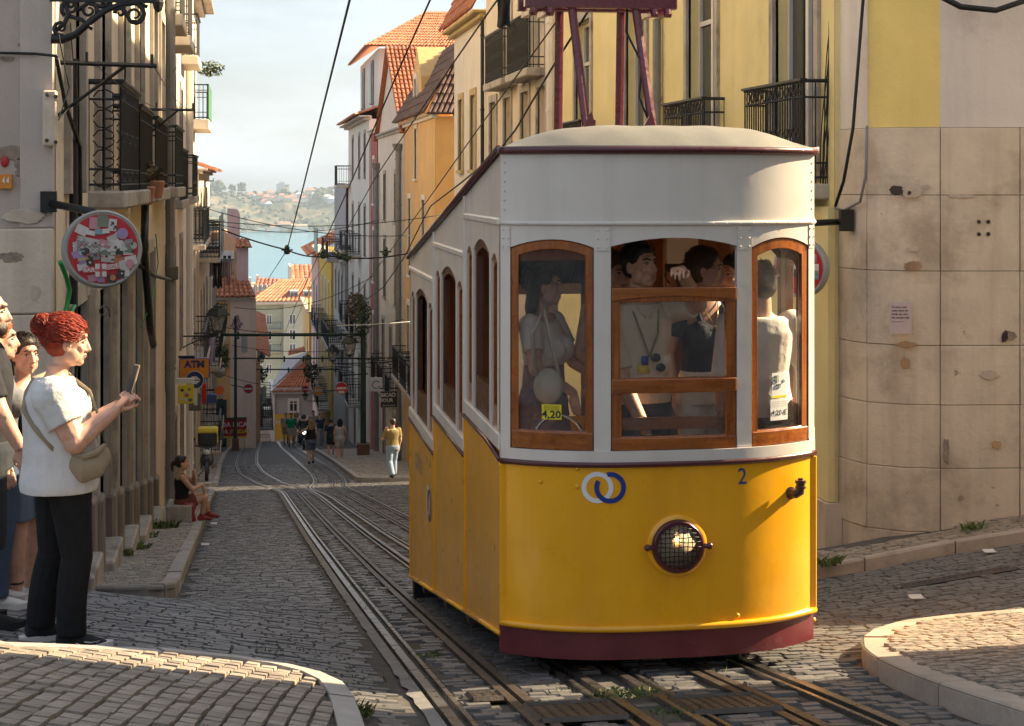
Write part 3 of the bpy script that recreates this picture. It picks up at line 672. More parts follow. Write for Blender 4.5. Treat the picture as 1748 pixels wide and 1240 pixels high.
# roof
MB().tube([fr(x, .166, -.012) for x in xs], (.022), 8).build('front_roof_edge', MARD, car, smooth='all')
rows = []
for k, v in enumerate([0, .008, .02, .05, .1, .17, .26, .38, .55, .9, 1.6, 2.6, 3.8, 5.2]):
    q = min(1, 1 - (1 - min(1, v / .42)) ** 2.6); row = []
    for x in frange(XL - .02, XR + .02, 48):
        s = (x - XC) / (HWD + .02); c = 1 - min(1, abs(s)) ** 4.0
        y = FY(min(XR, max(XL, x)), -.022) + v * (1 - .0 * c); wr_ = .006 * mnoise.noise((x * 7 + v * 3, v * 2, 0)) + .004 * sin(x * 23 + v * 6) * (1 if v < .5 else .4)
        row.append((x, y, .186 - .1565 * v - .02 * 0 + .172 * c * q + (.5 * wr_ * min(1, v * 20) if c > .02 else 0)))
    rows.append(row)
MB().shell(rows, (0, .0, -.03)).build('roof', ROOFC, car, smooth='all')
# inside: floors, bulkheads, rear wall, ceiling, benches, driver's wheel
FLR = [-2.12, -2.37, -2.65]
for i in range(3):
    y0 = CY[i] + (.02 if i == 0 else 0)
    MB().box((XL + .05, max(y0, 9.0), FLR[i] - .05), (XR - .05, CY[i + 1], FLR[i])).build('floor', FLOORW, car)
    if i: MB().box((XL + .05, CY[i] - .03, FLR[i]), (XR - .05, CY[i], FLR[i - 1] - .01)).build('riser', WOODM, car)
    zc = [-.12, -.38, -.66][i]
    bw = wall_strip(lambda u, z, off: (u, CY[i + 1] - .04 + off, z), [(XL + .05, FLR[i], zc + .1), (XL + .3, FLR[i], zc + .1), (XL + .3, zc - .12, zc + .1)] + [(XL + .3, zc - .2, zc + .1), (XR - .3, zc - .2, zc + .1), (XR - .3, FLR[i], zc + .1), (XR - .05, FLR[i], zc + .1)], .03).build('bulkhead', WOODM, car)
for i, (y0, y1) in enumerate(((10.55, 12.25), (12.32, 14.05))):
    for xa, xb in ((XL + .06, XL + .36), (XR - .36, XR - .06)):
        MB().box((xa, y0, FLR[i + 1] + .42), (xb, y1, FLR[i + 1] + .46)).build('bench', WOOD, car)
MB().box((XL + .05, 14.08, -3.2), (XR - .05, 14.13, -1.98)).build('rear_panel', YEL, car)
wall_strip(lambda u, z, off: (u, 14.09 + off, z), [(XL, -1.98, -.66), (XL + .12, -1.98, -.66), (XL + .12, -.95, -.66), (XL + .5, -.95, -.66), (XL + .5, -1.98, -.66), (XL + .62, -1.98, -.66), (XL + .62, -.95, -.66), (XR - .62, -.95, -.66), (XR - .62, -1.98, -.66), (XR - .5, -1.98, -.66), (XR - .5, -.95, -.66), (XR - .12, -.95, -.66), (XR - .12, -1.98, -.66), (XR, -1.98, -.66)], .04).build('rear_wall', WHT, car)
MB().grid([[(lerp(XL + .04, XR - .04, t), y, roofz(y) - .06 + .12 * (1 - (2 * t - 1) ** 2)) for t in frange(0, 1, 10)] for y in (9.08, 10.5, 12, 14.1)]).build('ceiling', WHT, car, smooth='all')
wh = MB()
n = 24; cx, cy, cz, r = 1.68, 9.12, -1.42, .14
wh.tube([(cx + r * cos(2 * pi * k / n), cy + .25 * r * sin(2 * pi * k / n), cz + r * sin(2 * pi * k / n)) for k in range(n + 1)], .012, 6); wh.tube([(cx - r, cy, cz), (cx + r, cy, cz)], .01, 6)
wh.tube([(cx, cy, cz), (cx, cy + .1, FLR[0])], .025, 8); wh.build('brake_wheel', mat('bright_metal', (.6, .58, .55), .2, .1, 5, 0, metal=.95), car, smooth='all')
MB().box((2.22, 10.3, -.36), (2.5, 10.45, -.22)).build('ceiling_box', WHT, car, bevel=.03, bseg=3)
MB().box((2.62, 10.44, -.52), (2.82, 10.47, -.3)).build('notice_frame', PAPW, car)
MB().tube([(1.98, 9.5, -2.1), (1.98, 9.5, -.1)], .014, 8).build('hand_pole', mat('bright_metal', (1, 1, 1)), car, smooth='all')
# under the body
MB().box((1.55, 9.25, -3.0), (2.9, 9.27, -2.4)).add([], []).build('cross_member', DARK, car) if False else None
und = MB(); und.add([(1.5, 9.1, -2.58), (2.95, 9.1, -2.58), (2.95, 14.0, -3.38), (1.5, 14.0, -3.38), (1.5, 9.1, -2.3), (2.95, 9.1, -2.3), (2.95, 14.0, -3.1), (1.5, 14.0, -3.1)], [(0, 3, 2, 1), (4, 5, 6, 7), (0, 1, 5, 4), (1, 2, 6, 5), (2, 3, 7, 6), (3, 0, 4, 7)]); und.build('chassis', BLK, car)
for yy in (9.9, 12.9):
    for k in ('R1', 'R2'):
        x = railx(k, yy); MB().lathe((x - .04, yy, gz(x, yy) + .2), [(.0, 0), (.19, 0), (.2, .01), (.185, .03), (.185, .08), (.0, .08)], 20, Vector((1, 0, 0))).build('wheel', RUST, car, smooth=True)
MB().box((2.55, 9.02, -2.68 + .06), (2.68, 9.12, -2.4)).build('wheel_guard', BLK, car, bevel=.01)
for px, py in ((733, 1000), (772, 1022), (812, 1052)):
    q = at_x(px, py, XL + .06); MB().box((XL + .01, q.y - .08, botz(q.y) - .05), (XL + .07, q.y + .08, botz(q.y) + .01)).build('step_bracket', RUST, car)
MB().tube([(XL + .16, 9.6, botz(9.6) - .06), (XL + .16, 13.9, botz(13.9) - .06)], .035, 8).build('brake_pipe', mat('dusty_pipe', (.22, .2, .18), .6, .2, 5, .1), car, smooth='all')
MB().box((XL + .02, 13.95, botz(14) - .16), (XL + .3, 14.1, botz(14) + .02)).build('rear_bumper', BLK, car)
# current collector frame on the roof
tr = MB(); Tq = mat('maroon_steel', (.12, .016, .028), .3, .15, 6, .08, 40, coat=.4)
legs = [((1.90, 10.35, .08), (1.90, 10.25, 1.6)), ((2.286, 10.35, .08), (2.286, 10.25, 1.6)), ((1.975, 9.75, .2), (1.885, 10.15, 1.6)), ((2.375, 9.75, .2), (2.27, 10.15, 1.6))]
tf = empty('collector_frame', (0, 0, 0)); tf.parent = car; tf.location = Vector((2.1, 10.1, .3)) - car.location
for a, b in legs: MB().tube([a, b], .027, 8).build('leg', Tq, tf, smooth=True)
for yy, zz in ((9.98, 1.055), (10.24, 1.06)):
    bm_ = MB().box((1.63, yy - .03, zz - .02), (2.56, yy + .03, zz + .055)); bm_.build('beam', Tq, tf, bevel=.006)
for x in (1.68, 1.78, 2.42, 2.5):
    tb = MB(); tb.box((x - .02, 9.94, 1.0), (x + .02, 10.28, 1.04)); tb.lathe((x, 9.95, .985), [(.02, 0), (.028, .02), (.02, .05)], 8); tb.build('insulator_clamp', Tq, tf)
MB().box((1.86, 9.72, .27), (2.42, 9.79, .3)).build('base_bar', Tq, tf)
for x in (2.0, 2.36): MB().prism([(x - .07, .3), (x + .02, .3), (x - .01, .41)], 'y', 9.74, 9.76).build('gusset', Tq, tf)
MB().tube([(2.36, 9.76, .3), (2.30, 9.85, .5), (2.33, 9.9, .7), (2.25, 9.98, .9), (2.27, 10.03, 1.1), (2.26, 10.1, 1.4)], .007, 5).build('cable', BLK, tf, smooth='all')
# ------------------------------------------------------------------ houses
def plaster(name, c, st=(.25, .22, .18), amt=.35, sk=.35): return mat(name, c, .85, .07, 1.2, .25, 25, stain=(st, amt, 1.6, .58), streak=(tuple(k * .6 for k in c), sk, 3.5))
CREAM = plaster('cream_plaster', (.66, .56, .42)); CREAMW = plaster('pale_plaster', (.70, .62, .51)); YELP = plaster('yellow_plaster', (.78, .66, .32), (.4, .3, .14), .25, .2)
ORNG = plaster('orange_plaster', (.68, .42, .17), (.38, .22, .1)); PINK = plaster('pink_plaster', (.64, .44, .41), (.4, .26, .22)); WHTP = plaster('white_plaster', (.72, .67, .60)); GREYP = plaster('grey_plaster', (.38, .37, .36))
YELB = plaster('bright_yellow_plaster', (.60, .40, .06), (.4, .28, .08)); REDP = plaster('red_plaster', (.38, .10, .08)); GREENP = plaster('pale_green_plaster', (.42, .45, .36), (.3, .3, .25), .2, .2); SALM = plaster('salmon_plaster', (.68, .40, .23), (.4, .22, .14))
STONE = mat('lioz_stone', (.66, .56, .44), .7, .12, 2.2, .4, 18, stain=((.33, .25, .18), .7, 1.3, .50), streak=((.36, .28, .21), .45, 5), wear=((.2, .14, .1), .7, 6, .68))
STONEG = mat('grey_stone', (.42, .375, .32), .75, .15, 3, .35, 25, stain=((.14, .12, .10), .7, 2, .52), streak=((.16, .14, .12), .5, 6))
BSTONE = mat('brown_stone', (.20, .16, .125), .75, .2, 4, .3, 40, stain=((.07, .06, .05), .6, 2, .55))
SASH = mat('white_sash', (.62, .60, .57), .45, .06, 3, .05); GREEN = mat('green_paint', (.018, .05, .036), .4, .2, 5, .1, coat=.2); BROWN = mat('brown_paint', (.19, .125, .08), .5, .2, 5, .1)
HGLASS = mat('house_glass', (.03, .033, .036), .06, .3, .8, 0, spec=.9); CURT = mat('net_curtain', (.55, .53, .5), .9, .1, 9, .1)
TILE = mat('roof_tile', (.46, .17, .08), .75, .2, 5, .25, 30, isl=.28, stain=((.24, .12, .07), .6, 1.4, .55)); TILED = mat('old_roof_tile', (.17, .105, .085), .8, .25, 5, .3, 30, isl=.3, stain=((.08, .065, .05), .6, 2, .5))
PIPE = mat('grey_pipe', (.20, .195, .19), .45, .15, 4, .1, 30, stain=((.12, .1, .08), .5, 5, .6)); ROLL = mat('roller_shutter', (.66, .63, .57), .5, .05, 3, .05)
def wall_open(P, u0, u1, z0, z1, ops, dep):
    us = sorted({u0, u1} | {o[0] for o in ops} | {o[1] for o in ops}); zs = sorted({z0, z1} | {o[2] for o in ops} | {o[3] for o in ops}); mb = MB()
    us = [u for u in us if u0 <= u <= u1]; zs = [z for z in zs if z0 <= z <= z1]
    for a, b in zip(us, us[1:]):
        for c, d in zip(zs, zs[1:]):
            if any(o[0] < (a + b) / 2 < o[1] and o[2] < (c + d) / 2 < o[3] for o in ops): continue
            mb.add([P(a, c, 0), P(b, c, 0), P(b, d, 0), P(a, d, 0)], [(0, 1, 2, 3)])
    for a, b, c, d in ops:
        q = [P(a, c, 0), P(b, c, 0), P(b, d, 0), P(a, d, 0), P(a, c, dep), P(b, c, dep), P(b, d, dep), P(a, d, dep)]
        mb.add(q, [(0, 4, 5, 1), (1, 5, 6, 2), (2, 6, 7, 3), (3, 7, 4, 0)])
    return mb
def pbox(P, a, b): 
    return MB().box(P(*a), P(*b))
def window(P, par, y0, y1, z0, z1, kind='w', sw=.13, sm=None, proud=.04, dep=.2, sill=True):
    """surround > sash, pane (or door leaf, roller slats, shutters)"""
    sm = sm or STONEG; mb = MB()
    q = min(sw, (y1 - y0) * .2)
    o = [(y0 - q, z0), (y1 + q, z0), (y1 + q, z1 + q * 1.3), (y0 - q, z1 + q * 1.3)]; i = [(y0, z0), (y1, z0), (y1, z1), (y0, z1)]
    f = frame_mesh(lambda u, z, off: P(u, z, off - proud), o, i, proud + .03).build('window' if kind != 'd' else 'doorway', sm, par)
    w = y1 - y0; hh = z1 - z0
    if kind in 'wgc':
        oo = [(y0 + .004, z0 + .003), (y1 - .004, z0 + .003), (y1 - .004, z1 - .003), (y0 + .004, z1 - .003)]; t = .07
        s = frame_mesh(lambda u, z, off: P(u, z, off + dep - .07), oo, [(y0 + t, z0 + t), (y1 - t, z0 + t), (y1 - t, z1 - t), (y0 + t, z1 - t)], .05)
        ym = (y0 + y1) / 2; s.box(P(ym - .045, z0 + t, dep - .075), P(ym + .045, z1 - t, dep - .022))
        zt = z0 + hh * .74; s.box(P(y0 + t, zt - .03, dep - .068), P(ym - .046, zt + .03, dep - .022)); s.box(P(ym + .046, zt - .03, dep - .068), P(y1 - t, zt + .03, dep - .022))
        s.build('sash', GREEN if kind == 'g' else SASH, f); pbox(P, (y0 + .01, z0 + .01, dep - .03), (y1 - .01, z1 - .01, dep - .01)).build('pane', HGLASS, f)
        if kind == 'c': pbox(P, (y0 + .02, z0 + .02, dep - .034), (y0 + w * .42, z1 - .02, dep - .031)).build('curtain', CURT, f)
    elif kind == 'r':
        n = max(6, int(hh / .1)); s = MB()
        for k in range(n): s.box(P(y0 + .005, lerp(z0, z1, k / n), dep - .05), P(y1 - .005, lerp(z0, z1, (k + .9) / n), dep - .02 - .012 * (k % 2)))
        stuff(s.build('roller_slats', ROLL, f))
    elif kind == 's':
        for a, b in ((y0 + .004, (y0 + y1) / 2 - .004), ((y0 + y1) / 2 + .004, y1 - .004)):
            pbox(P, (a, z0 + .01, dep - .12), (b, z1 - .01, dep - .07)).build('shutter', GREEN, f)
    elif kind == 'd':
        for a, b in ((y0 + .004, (y0 + y1) / 2 - .003), ((y0 + y1) / 2 + .003, y1 - .004)):
            lf = pbox(P, (a, z0 + .005, dep - .07), (b, z1 - .005, dep - .02)); lf.box(P(a + .08, z0 + .25, dep - .085), P(b - .08, z0 + hh * .45, dep - .071)); lf.box(P(a + .08, z0 + hh * .52, dep - .085), P(b - .08, z1 - .15, dep - .071))
            lf.build('door_leaf', BROWN if sm is not STONEG else GREEN, f)
    if sill and kind != 'd': pbox(P, (y0 - q - .03, z0 - .09, -proud - .05), (y1 + q + .03, z0 - .003, .05)).build('sill', sm, f)
    return f
def balcony(P, par, y0, y1, z, out, h=1.0, m=None, slab=None, thick=.16, step=.11, scroll=False, rail=True, handrail=.022):
    m = m or IRONB; s = slab or STONEG
    b = pbox(P, (y0, z - thick, -out), (y1, z, .02)); b.build('balcony', s, par, bevel=.02); b = list(par.children)[-1] if False else COL.objects[-1]
    r = MB(); o = out - .05
    for t in frange(y0 + .05, y1 - .05, max(2, int((y1 - y0) / step))): r.tube([P(t, z, -o), P(t, z + h, -o)], .009, 4, cap=False)
    for u in frange(0, o, max(1, int(o / step))):
        for t in (y0 + .05, y1 - .05): r.tube([P(t, z, -u), P(t, z + h, -u)], .009, 4, cap=False)
    for hz in (.06, h * .2, h * .84):
        r.tube([P(y0 + .05, z + hz, 0), P(y0 + .05, z + hz, -o), P(y1 - .05, z + hz, -o), P(y1 - .05, z + hz, 0)], .011, 4)
    if scroll:
        nn = max(3, int((y1 - y0) / .16))
        for k in range(nn):
            yc = lerp(y0 + .1, y1 - .1, (k + .5) / nn)
            for hz, rr in ((h * .91, .055), (h * .13, .05), (h * .5, .05)):
                r.tube([P(yc + rr * cos(a), z + hz + rr * sin(a), -o) for a in frange(0, 2 * pi, 8)], .008, 4, cap=False)
    r_ = r.build('railing', m, b); stuff(r_)
    MB().tube([P(y0 + .05, z + h, 0), P(y0 + .05, z + h, -o), P(y1 - .05, z + h, -o), P(y1 - .05, z + h, 0)], handrail, 6).build('handrail', m, b)
    if rail: MB().box(P(y0 + .03, z + h, -o - .04), P(y1 - .03, z + h + .025, -o + .03)).build('rail_cap', m, b)
    return b
def pipe(P, par, y, z0, z1, r=.05, off=-.08, m=None, hopper=True):
    mb = MB().tube([P(y, z0, off), P(y, z1, off)], r, 8)
    for z in frange(z0 + .5, z1 - .4, max(1, int((z1 - z0) / 1.8))): mb.lathe(P(y, z, off), [(r * 1.18, 0), (r * 1.18, .06)], 8)
    if hopper: mb.lathe(P(y, z1 - .1, off), [(r, 0), (r * 2, .22), (r * 2.1, .3)], 8)
    return mb.build('drainpipe', m or PIPE, par, smooth=True)
def tiles(rows, name='tiles', m=None, par=None, wave=.16, amp=.035, course=.38):
    """a pantile surface between two edges: rows = (eave points a->b, ridge points a->b)"""
    (a, b), (c, d) = rows; a, b, c, d = map(Vector, (a, b, c, d)); L = max((b - a).length, (d - c).length); H = ((c - a).length + (d - b).length) / 2
    nrm = (b - a).cross(c - a).normalized(); nrm = nrm if nrm.z > 0 else -nrm
    nu = max(2, int(L / wave)); nv = max(1, int(H / course)); mb = MB()
    for j in range(nv):
        for i in range(nu):
            def Q(u, v): return (a.lerp(b, u)).lerp(c.lerp(d, u), v)
            u0, u1, v0, v1 = i / nu, (i + 1) / nu, j / nv, (j + 1.12) / nv; um = (u0 + u1) / 2
            jit = random.uniform(-.008, .012); up0 = nrm * (.05 + jit); up1 = nrm * (.012 + jit); hi0 = nrm * (.05 + amp * 2.2 + jit); hi1 = nrm * (.012 + amp * 2 + jit)
            pts = [Q(u0, v0) + up0, Q(lerp(u0, um, .45), v0) + hi0, Q(lerp(um, u1, .25), v0) + hi0, Q(lerp(um, u1, .7), v0) + up0, Q(u0, min(1, v1)) + up1, Q(lerp(u0, um, .45), min(1, v1)) + hi1, Q(lerp(um, u1, .25), min(1, v1)) + hi1, Q(lerp(um, u1, .7), min(1, v1)) + up1]
            mb.add(pts, [(0, 1, 5, 4), (1, 2, 6, 5), (2, 3, 7, 6), (0, 3, 2, 1)])
    mb2 = MB().add([a, b, d, c], [(0, 1, 2, 3)]); u_ = mb2.build('roof', m or TILE, par)
    t = mb.build(name, m or TILE, u_, smooth=True); stuff(t); return u_
def house(name, label, side, X, Y0, Y1, zb, zt, wm, rows, back=7, sm=None, side_mat=None, group=None, cornice=.22, proud=.04, cat='house', kind_def='w'):
    so = 1 if side == 'R' else -1
    P = lambda u, z, off=0.: (X + off * so, u, z)
    par = empty(name, (X, (Y0 + Y1) / 2, zb), label, cat, group)
    ops = []
    for r in rows:
        for y in r[2]: ops.append((y - r[3] / 2, y + r[3] / 2, r[0], r[1]))
    wall_open(P, Y0, Y1, zb - 1.5, zt, ops, .24).build('wall', wm, par)
    MB().box((X + .21 * so, Y0 + .002, zb - 1.5), (X + back * so, Y1 - .002, zt - .004)).build('body', side_mat or wm, par)
    MB().box((X + .004 * so, Y0, zb - 1.5), (X + .209 * so, Y0 + .003, zt)).build('end_wall', side_mat or wm, par)
    for r in rows:
        for y in r[2]: window(P, par, y - r[3] / 2, y + r[3] / 2, r[0], r[1], r[4] if len(r) > 4 else kind_def, sm=sm, proud=proud, sill=r[5] if len(r) > 5 else True)
    if cornice:
        mb = MB().box(P(Y0 - .02, zt - .05, -cornice * .5), P(Y1 + .02, zt + .06, .1)); mb.box(P(Y0 - .05, zt + .062, -cornice), P(Y1 + .05, zt + .15, .1)); mb.build('cornice', sm or STONEG, par, bevel=.02)
    return par, P
# === right-hand row ================================================================================
XRW = 5.7
R0, PR = house('corner_house', 'yellow corner house above a rounded wall of large stained stone blocks', 'R', XRW, 16.0, 31.4, -5.6, 5.2, YELP,
    [(.02, 2.75, [17.2, 20.9, 24.6, 28.6], 1.35, 'c', False), (3.9, 5.0, [17.2, 20.9, 24.6, 28.6], 1.25, 'w')], back=9, cat='house')
for y in (17.2, 20.9, 28.6): balcony(PR, R0, y - 1.05, y + 1.05, -.02, .3, 1.02, IRONB, scroll=True, step=.085)
pipe(PR, R0, 23.0, -4.6, 5.0, .06)
pipe(PR, R0, 31.3, -5.8, 5.0, .09, m=WHTP, hopper=False)
R1, P1_ = house('town_house', 'cream house with two iron balconies and white roller shutters behind the car roof', 'R', XRW - .02, 31.45, 40.5, -7.6, 7.2, CREAM,
    [(.55, 1.85, [32.6, 34.6, 37.0, 39.2], 1.0, 'r', True), (2.25, 4.7, [33.6, 37.0], 1.15, 'r', False), (5.4, 6.9, [33.6, 37.0], 1.1, 'w')])
for y in (33.7, 37.0): balcony(P1_, R1, y - 1.4, y + 1.3, 2.2, .38, 1.05, IRONB, scroll=True)
R2, P2_ = house('town_house', 'narrow pale house with one yellow-framed window right of the orange house', 'R', XRW, 40.55, 47.0, -8.4, 4.0, CREAMW,
    [(.3, 2.2, [42.9], .9, 'w', True), (.3, 2.2, [45.4], .8, 'w', True), (-3.2, -.9, [42.9, 45.4], .9, 'w', True)], sm=mat('ochre_stone', (.45, .33, .13), .7, .1, 3, .2), cornice=.35)
pipe(P2_, R2, 40.7, -6, 3.9, .045, m=BLK, hopper=False)
tiles((((XRW - .35, 40.6, 4.15), (XRW - .35, 47.1, 4.15)), ((XRW + 1.1, 40.6, 7.0), (XRW + 1.1, 47.1, 7.0))), m=TILE, par=R2)
# orange house with its gable side to the side street
R3, P3_ = house('town_house', 'orange house with a steep old brown tile roof and green doors', 'R', XRW, 51.9, 62.2, -10.2, 2.0, ORNG,
    [(-3.3, -.6, [55.2, 60.0], .95, 's', True), (-6.9, -4.4, [54.6, 57.6, 60.5], .95, 's', False), (-9.95, -7.7, [53.9], 1.3, 'd', False), (.1, 1.8, [57.8], .8, 's', True)], sm=WHTP, cornice=.2, side_mat=plaster('shaded_orange_plaster', (.66, .38, .13), (.4, .2, .1), .2, .15))  # shade on the side wall put into a deeper orange
for y in (54.4, 57.4, 60.3): balcony(P3_, R3, y - 1.2, y + 1.2, -6.95, .55, 1.0, IRONB)
tiles((((XRW - .35, 51.7, 2.1), (XRW - .35, 62.4, 2.1)), ((XRW + 1.0, 51.7, 4.45), (XRW + 1.0, 62.4, 4.45))), m=TILED, par=R3)
tiles((((XRW - .3, 51.62, 2.05), (XRW + 7, 51.62, 2.05)), ((XRW + 1.0, 53.4, 4.45), (XRW + 7, 53.4, 4.45))), m=TILED, par=R3, name='side_tiles')
mb = MB().prism([(XRW + .02, 1.9), (XRW + 1.05, 4.45), (XRW + 1.05, 1.9)], 'y', 56.6, 56.75).prism([(XRW + .02, 1.9), (XRW + 1.05, 4.45), (XRW + 1.05, 1.9)], 'y', 62.0, 62.2); mb.build('gable', ORNG, R3)
MB().prism([(56.4, 1.9), (59.3, 1.9), (59.3, 3.5), (57.85, 4.6), (56.4, 3.5)], 'x', XRW + .03, XRW + 1.0).build('dormer', ORNG, R3)
window(P3_, R3, 57.45, 58.25, 2.05, 3.5, 's', sm=WHTP, dep=.13)
R4, P4_ = house('town_house', 'cream gabled house with two grey drainpipes beside the orange house', 'R', XRW - .02, 62.25, 74.6, -11.9, 1.9, CREAMW,
    [(-1.6, .3, [65.5, 70.8], .95, 's', True), (-4.8, -2.4, [65.5, 70.8], .95, 's', True), (-8.3, -5.8, [64.3, 67.8, 71.6], 1.0, 's', False), (-11.7, -9.2, [66, 71], 1.2, 'd', False)], cornice=.15)
for y in (64.3, 67.8, 71.6): balcony(P4_, R4, y - 1.1, y + 1.1, -8.35, .5, 1.0, IRONB)
pipe(P4_, R4, 62.9, -11.7, 1.2, .11, off=-.14); pipe(P4_, R4, 73.8, -11.7, .6, .11, off=-.14)
MB().prism([(62.25, 1.9), (74.6, 1.9), (68.4, 5.2)], 'x', XRW - .0, XRW + .3).build('gable', CREAMW, R4)
tiles((((XRW - .2, 61.9, 1.75), (XRW + 7, 61.9, 1.75)), ((XRW - .2, 68.4, 5.4), (XRW + 7, 68.4, 5.4))), m=TILE, par=R4)
tiles((((XRW + 7, 74.8, 1.75), (XRW - .2, 74.8, 1.75)), ((XRW + 7, 68.4, 5.4), (XRW - .2, 68.4, 5.4))), m=TILE, par=R4)
R5, P5_ = house('town_house', 'narrow brick-red house front between the cream and the white house', 'R', XRW - .05, 74.7, 78.6, -12.5, 2.2, REDP, [(-4.5, -2.2, [76.6], .9, 'w', True), (-8.2, -6, [76.6], .9, 'w', True), (-1, 1, [76.6], .9, 'w', True)], sm=WHTP)
R6, P6_ = house('town_house', 'tall white house with a set-back top storey and wide tiled hip roof', 'R', XRW - .12, 78.7, 95, -14.6, 2.9, WHTP,
    [(.2, 2.3, [81.5, 85.5, 90.8], .95, 's', True), (-3.6, -1.2, [81.5, 85.5, 90.8], .95, 's', False), (-7.4, -5.0, [81.5, 85.5, 90.8], .95, 's', False), (-11, -8.8, [81.5, 85.5, 90.8], 1.0, 's', False), (-14.1, -11.9, [83, 89], 1.2, 'd', False)], cornice=.5)
for z, ys in ((-3.65, (85.5, 90.8)), (-7.45, (81.5, 85.5, 90.8)), (-11.05, (85.5, 90.8))):
    for y in ys: balcony(P6_, R6, y - 1.3, y + 1.3, z, .7, 1.0, IRONB)
balcony(P6_, R6, 92.6, 95.2, -.2, .8, 1.05, BLK, step=.2, slab=STONE)
up = MB().box((XRW + .45, 80.5, 3.0), (XRW + 6, 93.5, 6.3)); up.build('top_storey', WHTP, R6)
PU = lambda u, z, off=0.: (XRW + .45 + off - .06, u, z)
for y in (84, 90.4): window(PU, R6, y - .5, y + .5, 3.9, 5.8, 's', dep=.05)
tiles((((XRW - .15, 79.9, 6.35), (XRW - .15, 94.2, 6.35)), ((XRW + 3.2, 84.2, 8.4), (XRW + 3.2, 89.5, 8.4))), par=R6)
tiles((((XRW - .15, 79.9, 6.35), (XRW + 7.5, 79.9, 6.35)), ((XRW + 3.2, 84.2, 8.4), (XRW + 7.5, 84.2, 8.4))), par=R6)
tiles((((XRW - .75, 78.7, 3.06), (XRW - .75, 95, 3.06)), ((XRW + .45, 80.5, 3.5), (XRW + .45, 93.5, 3.5))), par=R6)
R7, P7_ = house('town_house', 'white and grey house with a corrugated grey top storey', 'R', XRW - .3, 95.1, 108, -17, -4.6, GREYP, [(-7.8, -5.4, [98, 101.5, 105], .9, 's', False), (-12, -9.4, [98, 101.5, 105], .9, 's', False)], cornice=.3)
rows = [[(XRW - .25 + (.12 if k % 2 else 0), y, z) for k, y in enumerate(frange(95.2, 107.9, 60))] for z in (-4.4, -.1)]
MB().grid(rows).build('corrugated_storey', mat('corrugated_sheet', (.36, .37, .39), .5, .1, 3, .1, streak=((.25, .2, .17), .4, 5)), R7)
MB().box((XRW - .1, 95.2, -4.4), (XRW + 6, 107.9, -.1)).build('upper_body', GREYP, R7)
for z, ys in ((-4.45, (98.5, 104)), (-9.45, (98, 101.5, 105))):
    for y in ys: balcony(P7_, R7, y - 1.6, y + 1.6, z, .9, 1.05, BLK)
R8, P8_ = house('town_house', 'yellow house with pale window frames and black balconies far down the street', 'R', XRW - .45, 108.1, 126, -21, -4.8, YELB, [(-9.8, -6.6, [111, 115.5, 120, 124], 1.0, 's', False), (-14.5, -11.2, [111, 115.5, 120, 124], 1.0, 's', False)], sm=WHTP, cornice=.5)
for y in (111, 115.5, 120): balcony(P8_, R8, y - 1.7, y + 1.7, -9.85, .8, 1.05, BLK); balcony(P8_, R8, y - 1.7, y + 1.7, -14.55, .8, 1.05, BLK)
MB().box((XRW - 1.3, 109, -4.5), (XRW - 1.25, 114, -3.0)).build('terrace_screen', GREEN, R8); MB().box((XRW - 1.25, 108.5, -4.66), (XRW - .3, 120, -4.5)).build('terrace', STONEG, R8)
R9, P9_ = house('town_house', 'salmon pink house with a tile eave left of the yellow house', 'R', XRW - .5, 126.1, 140, -24, -5.6, PINK, [(-10.5, -8, [129, 134], 1.0, 's', True), (-15, -12, [129, 134], 1.0, 's', True)], cornice=.3, side_mat=SALM)
tiles((((XRW - 1.3, 125.8, -5.5), (XRW - 1.3, 141, -5.5)), ((XRW + 2.5, 125.8, -3.6), (XRW + 2.5, 141, -3.6))), par=R9)
RA, PA_ = house('town_house', 'orange house with a yellow stripe at the bottom of the street', 'R', XRW - .6, 140.1, 158, -28, -10.8, ORNG, [(-16, -13.5, [146, 152], 1.0, 's', True)], cornice=.3)
MB().box((XRW - .68, 140.2, -28), (XRW - .62, 142.6, -8.6)).build('yellow_strip', mat('vivid_yellow', (.66, .42, .01), .6, .05, 3, .05), RA)
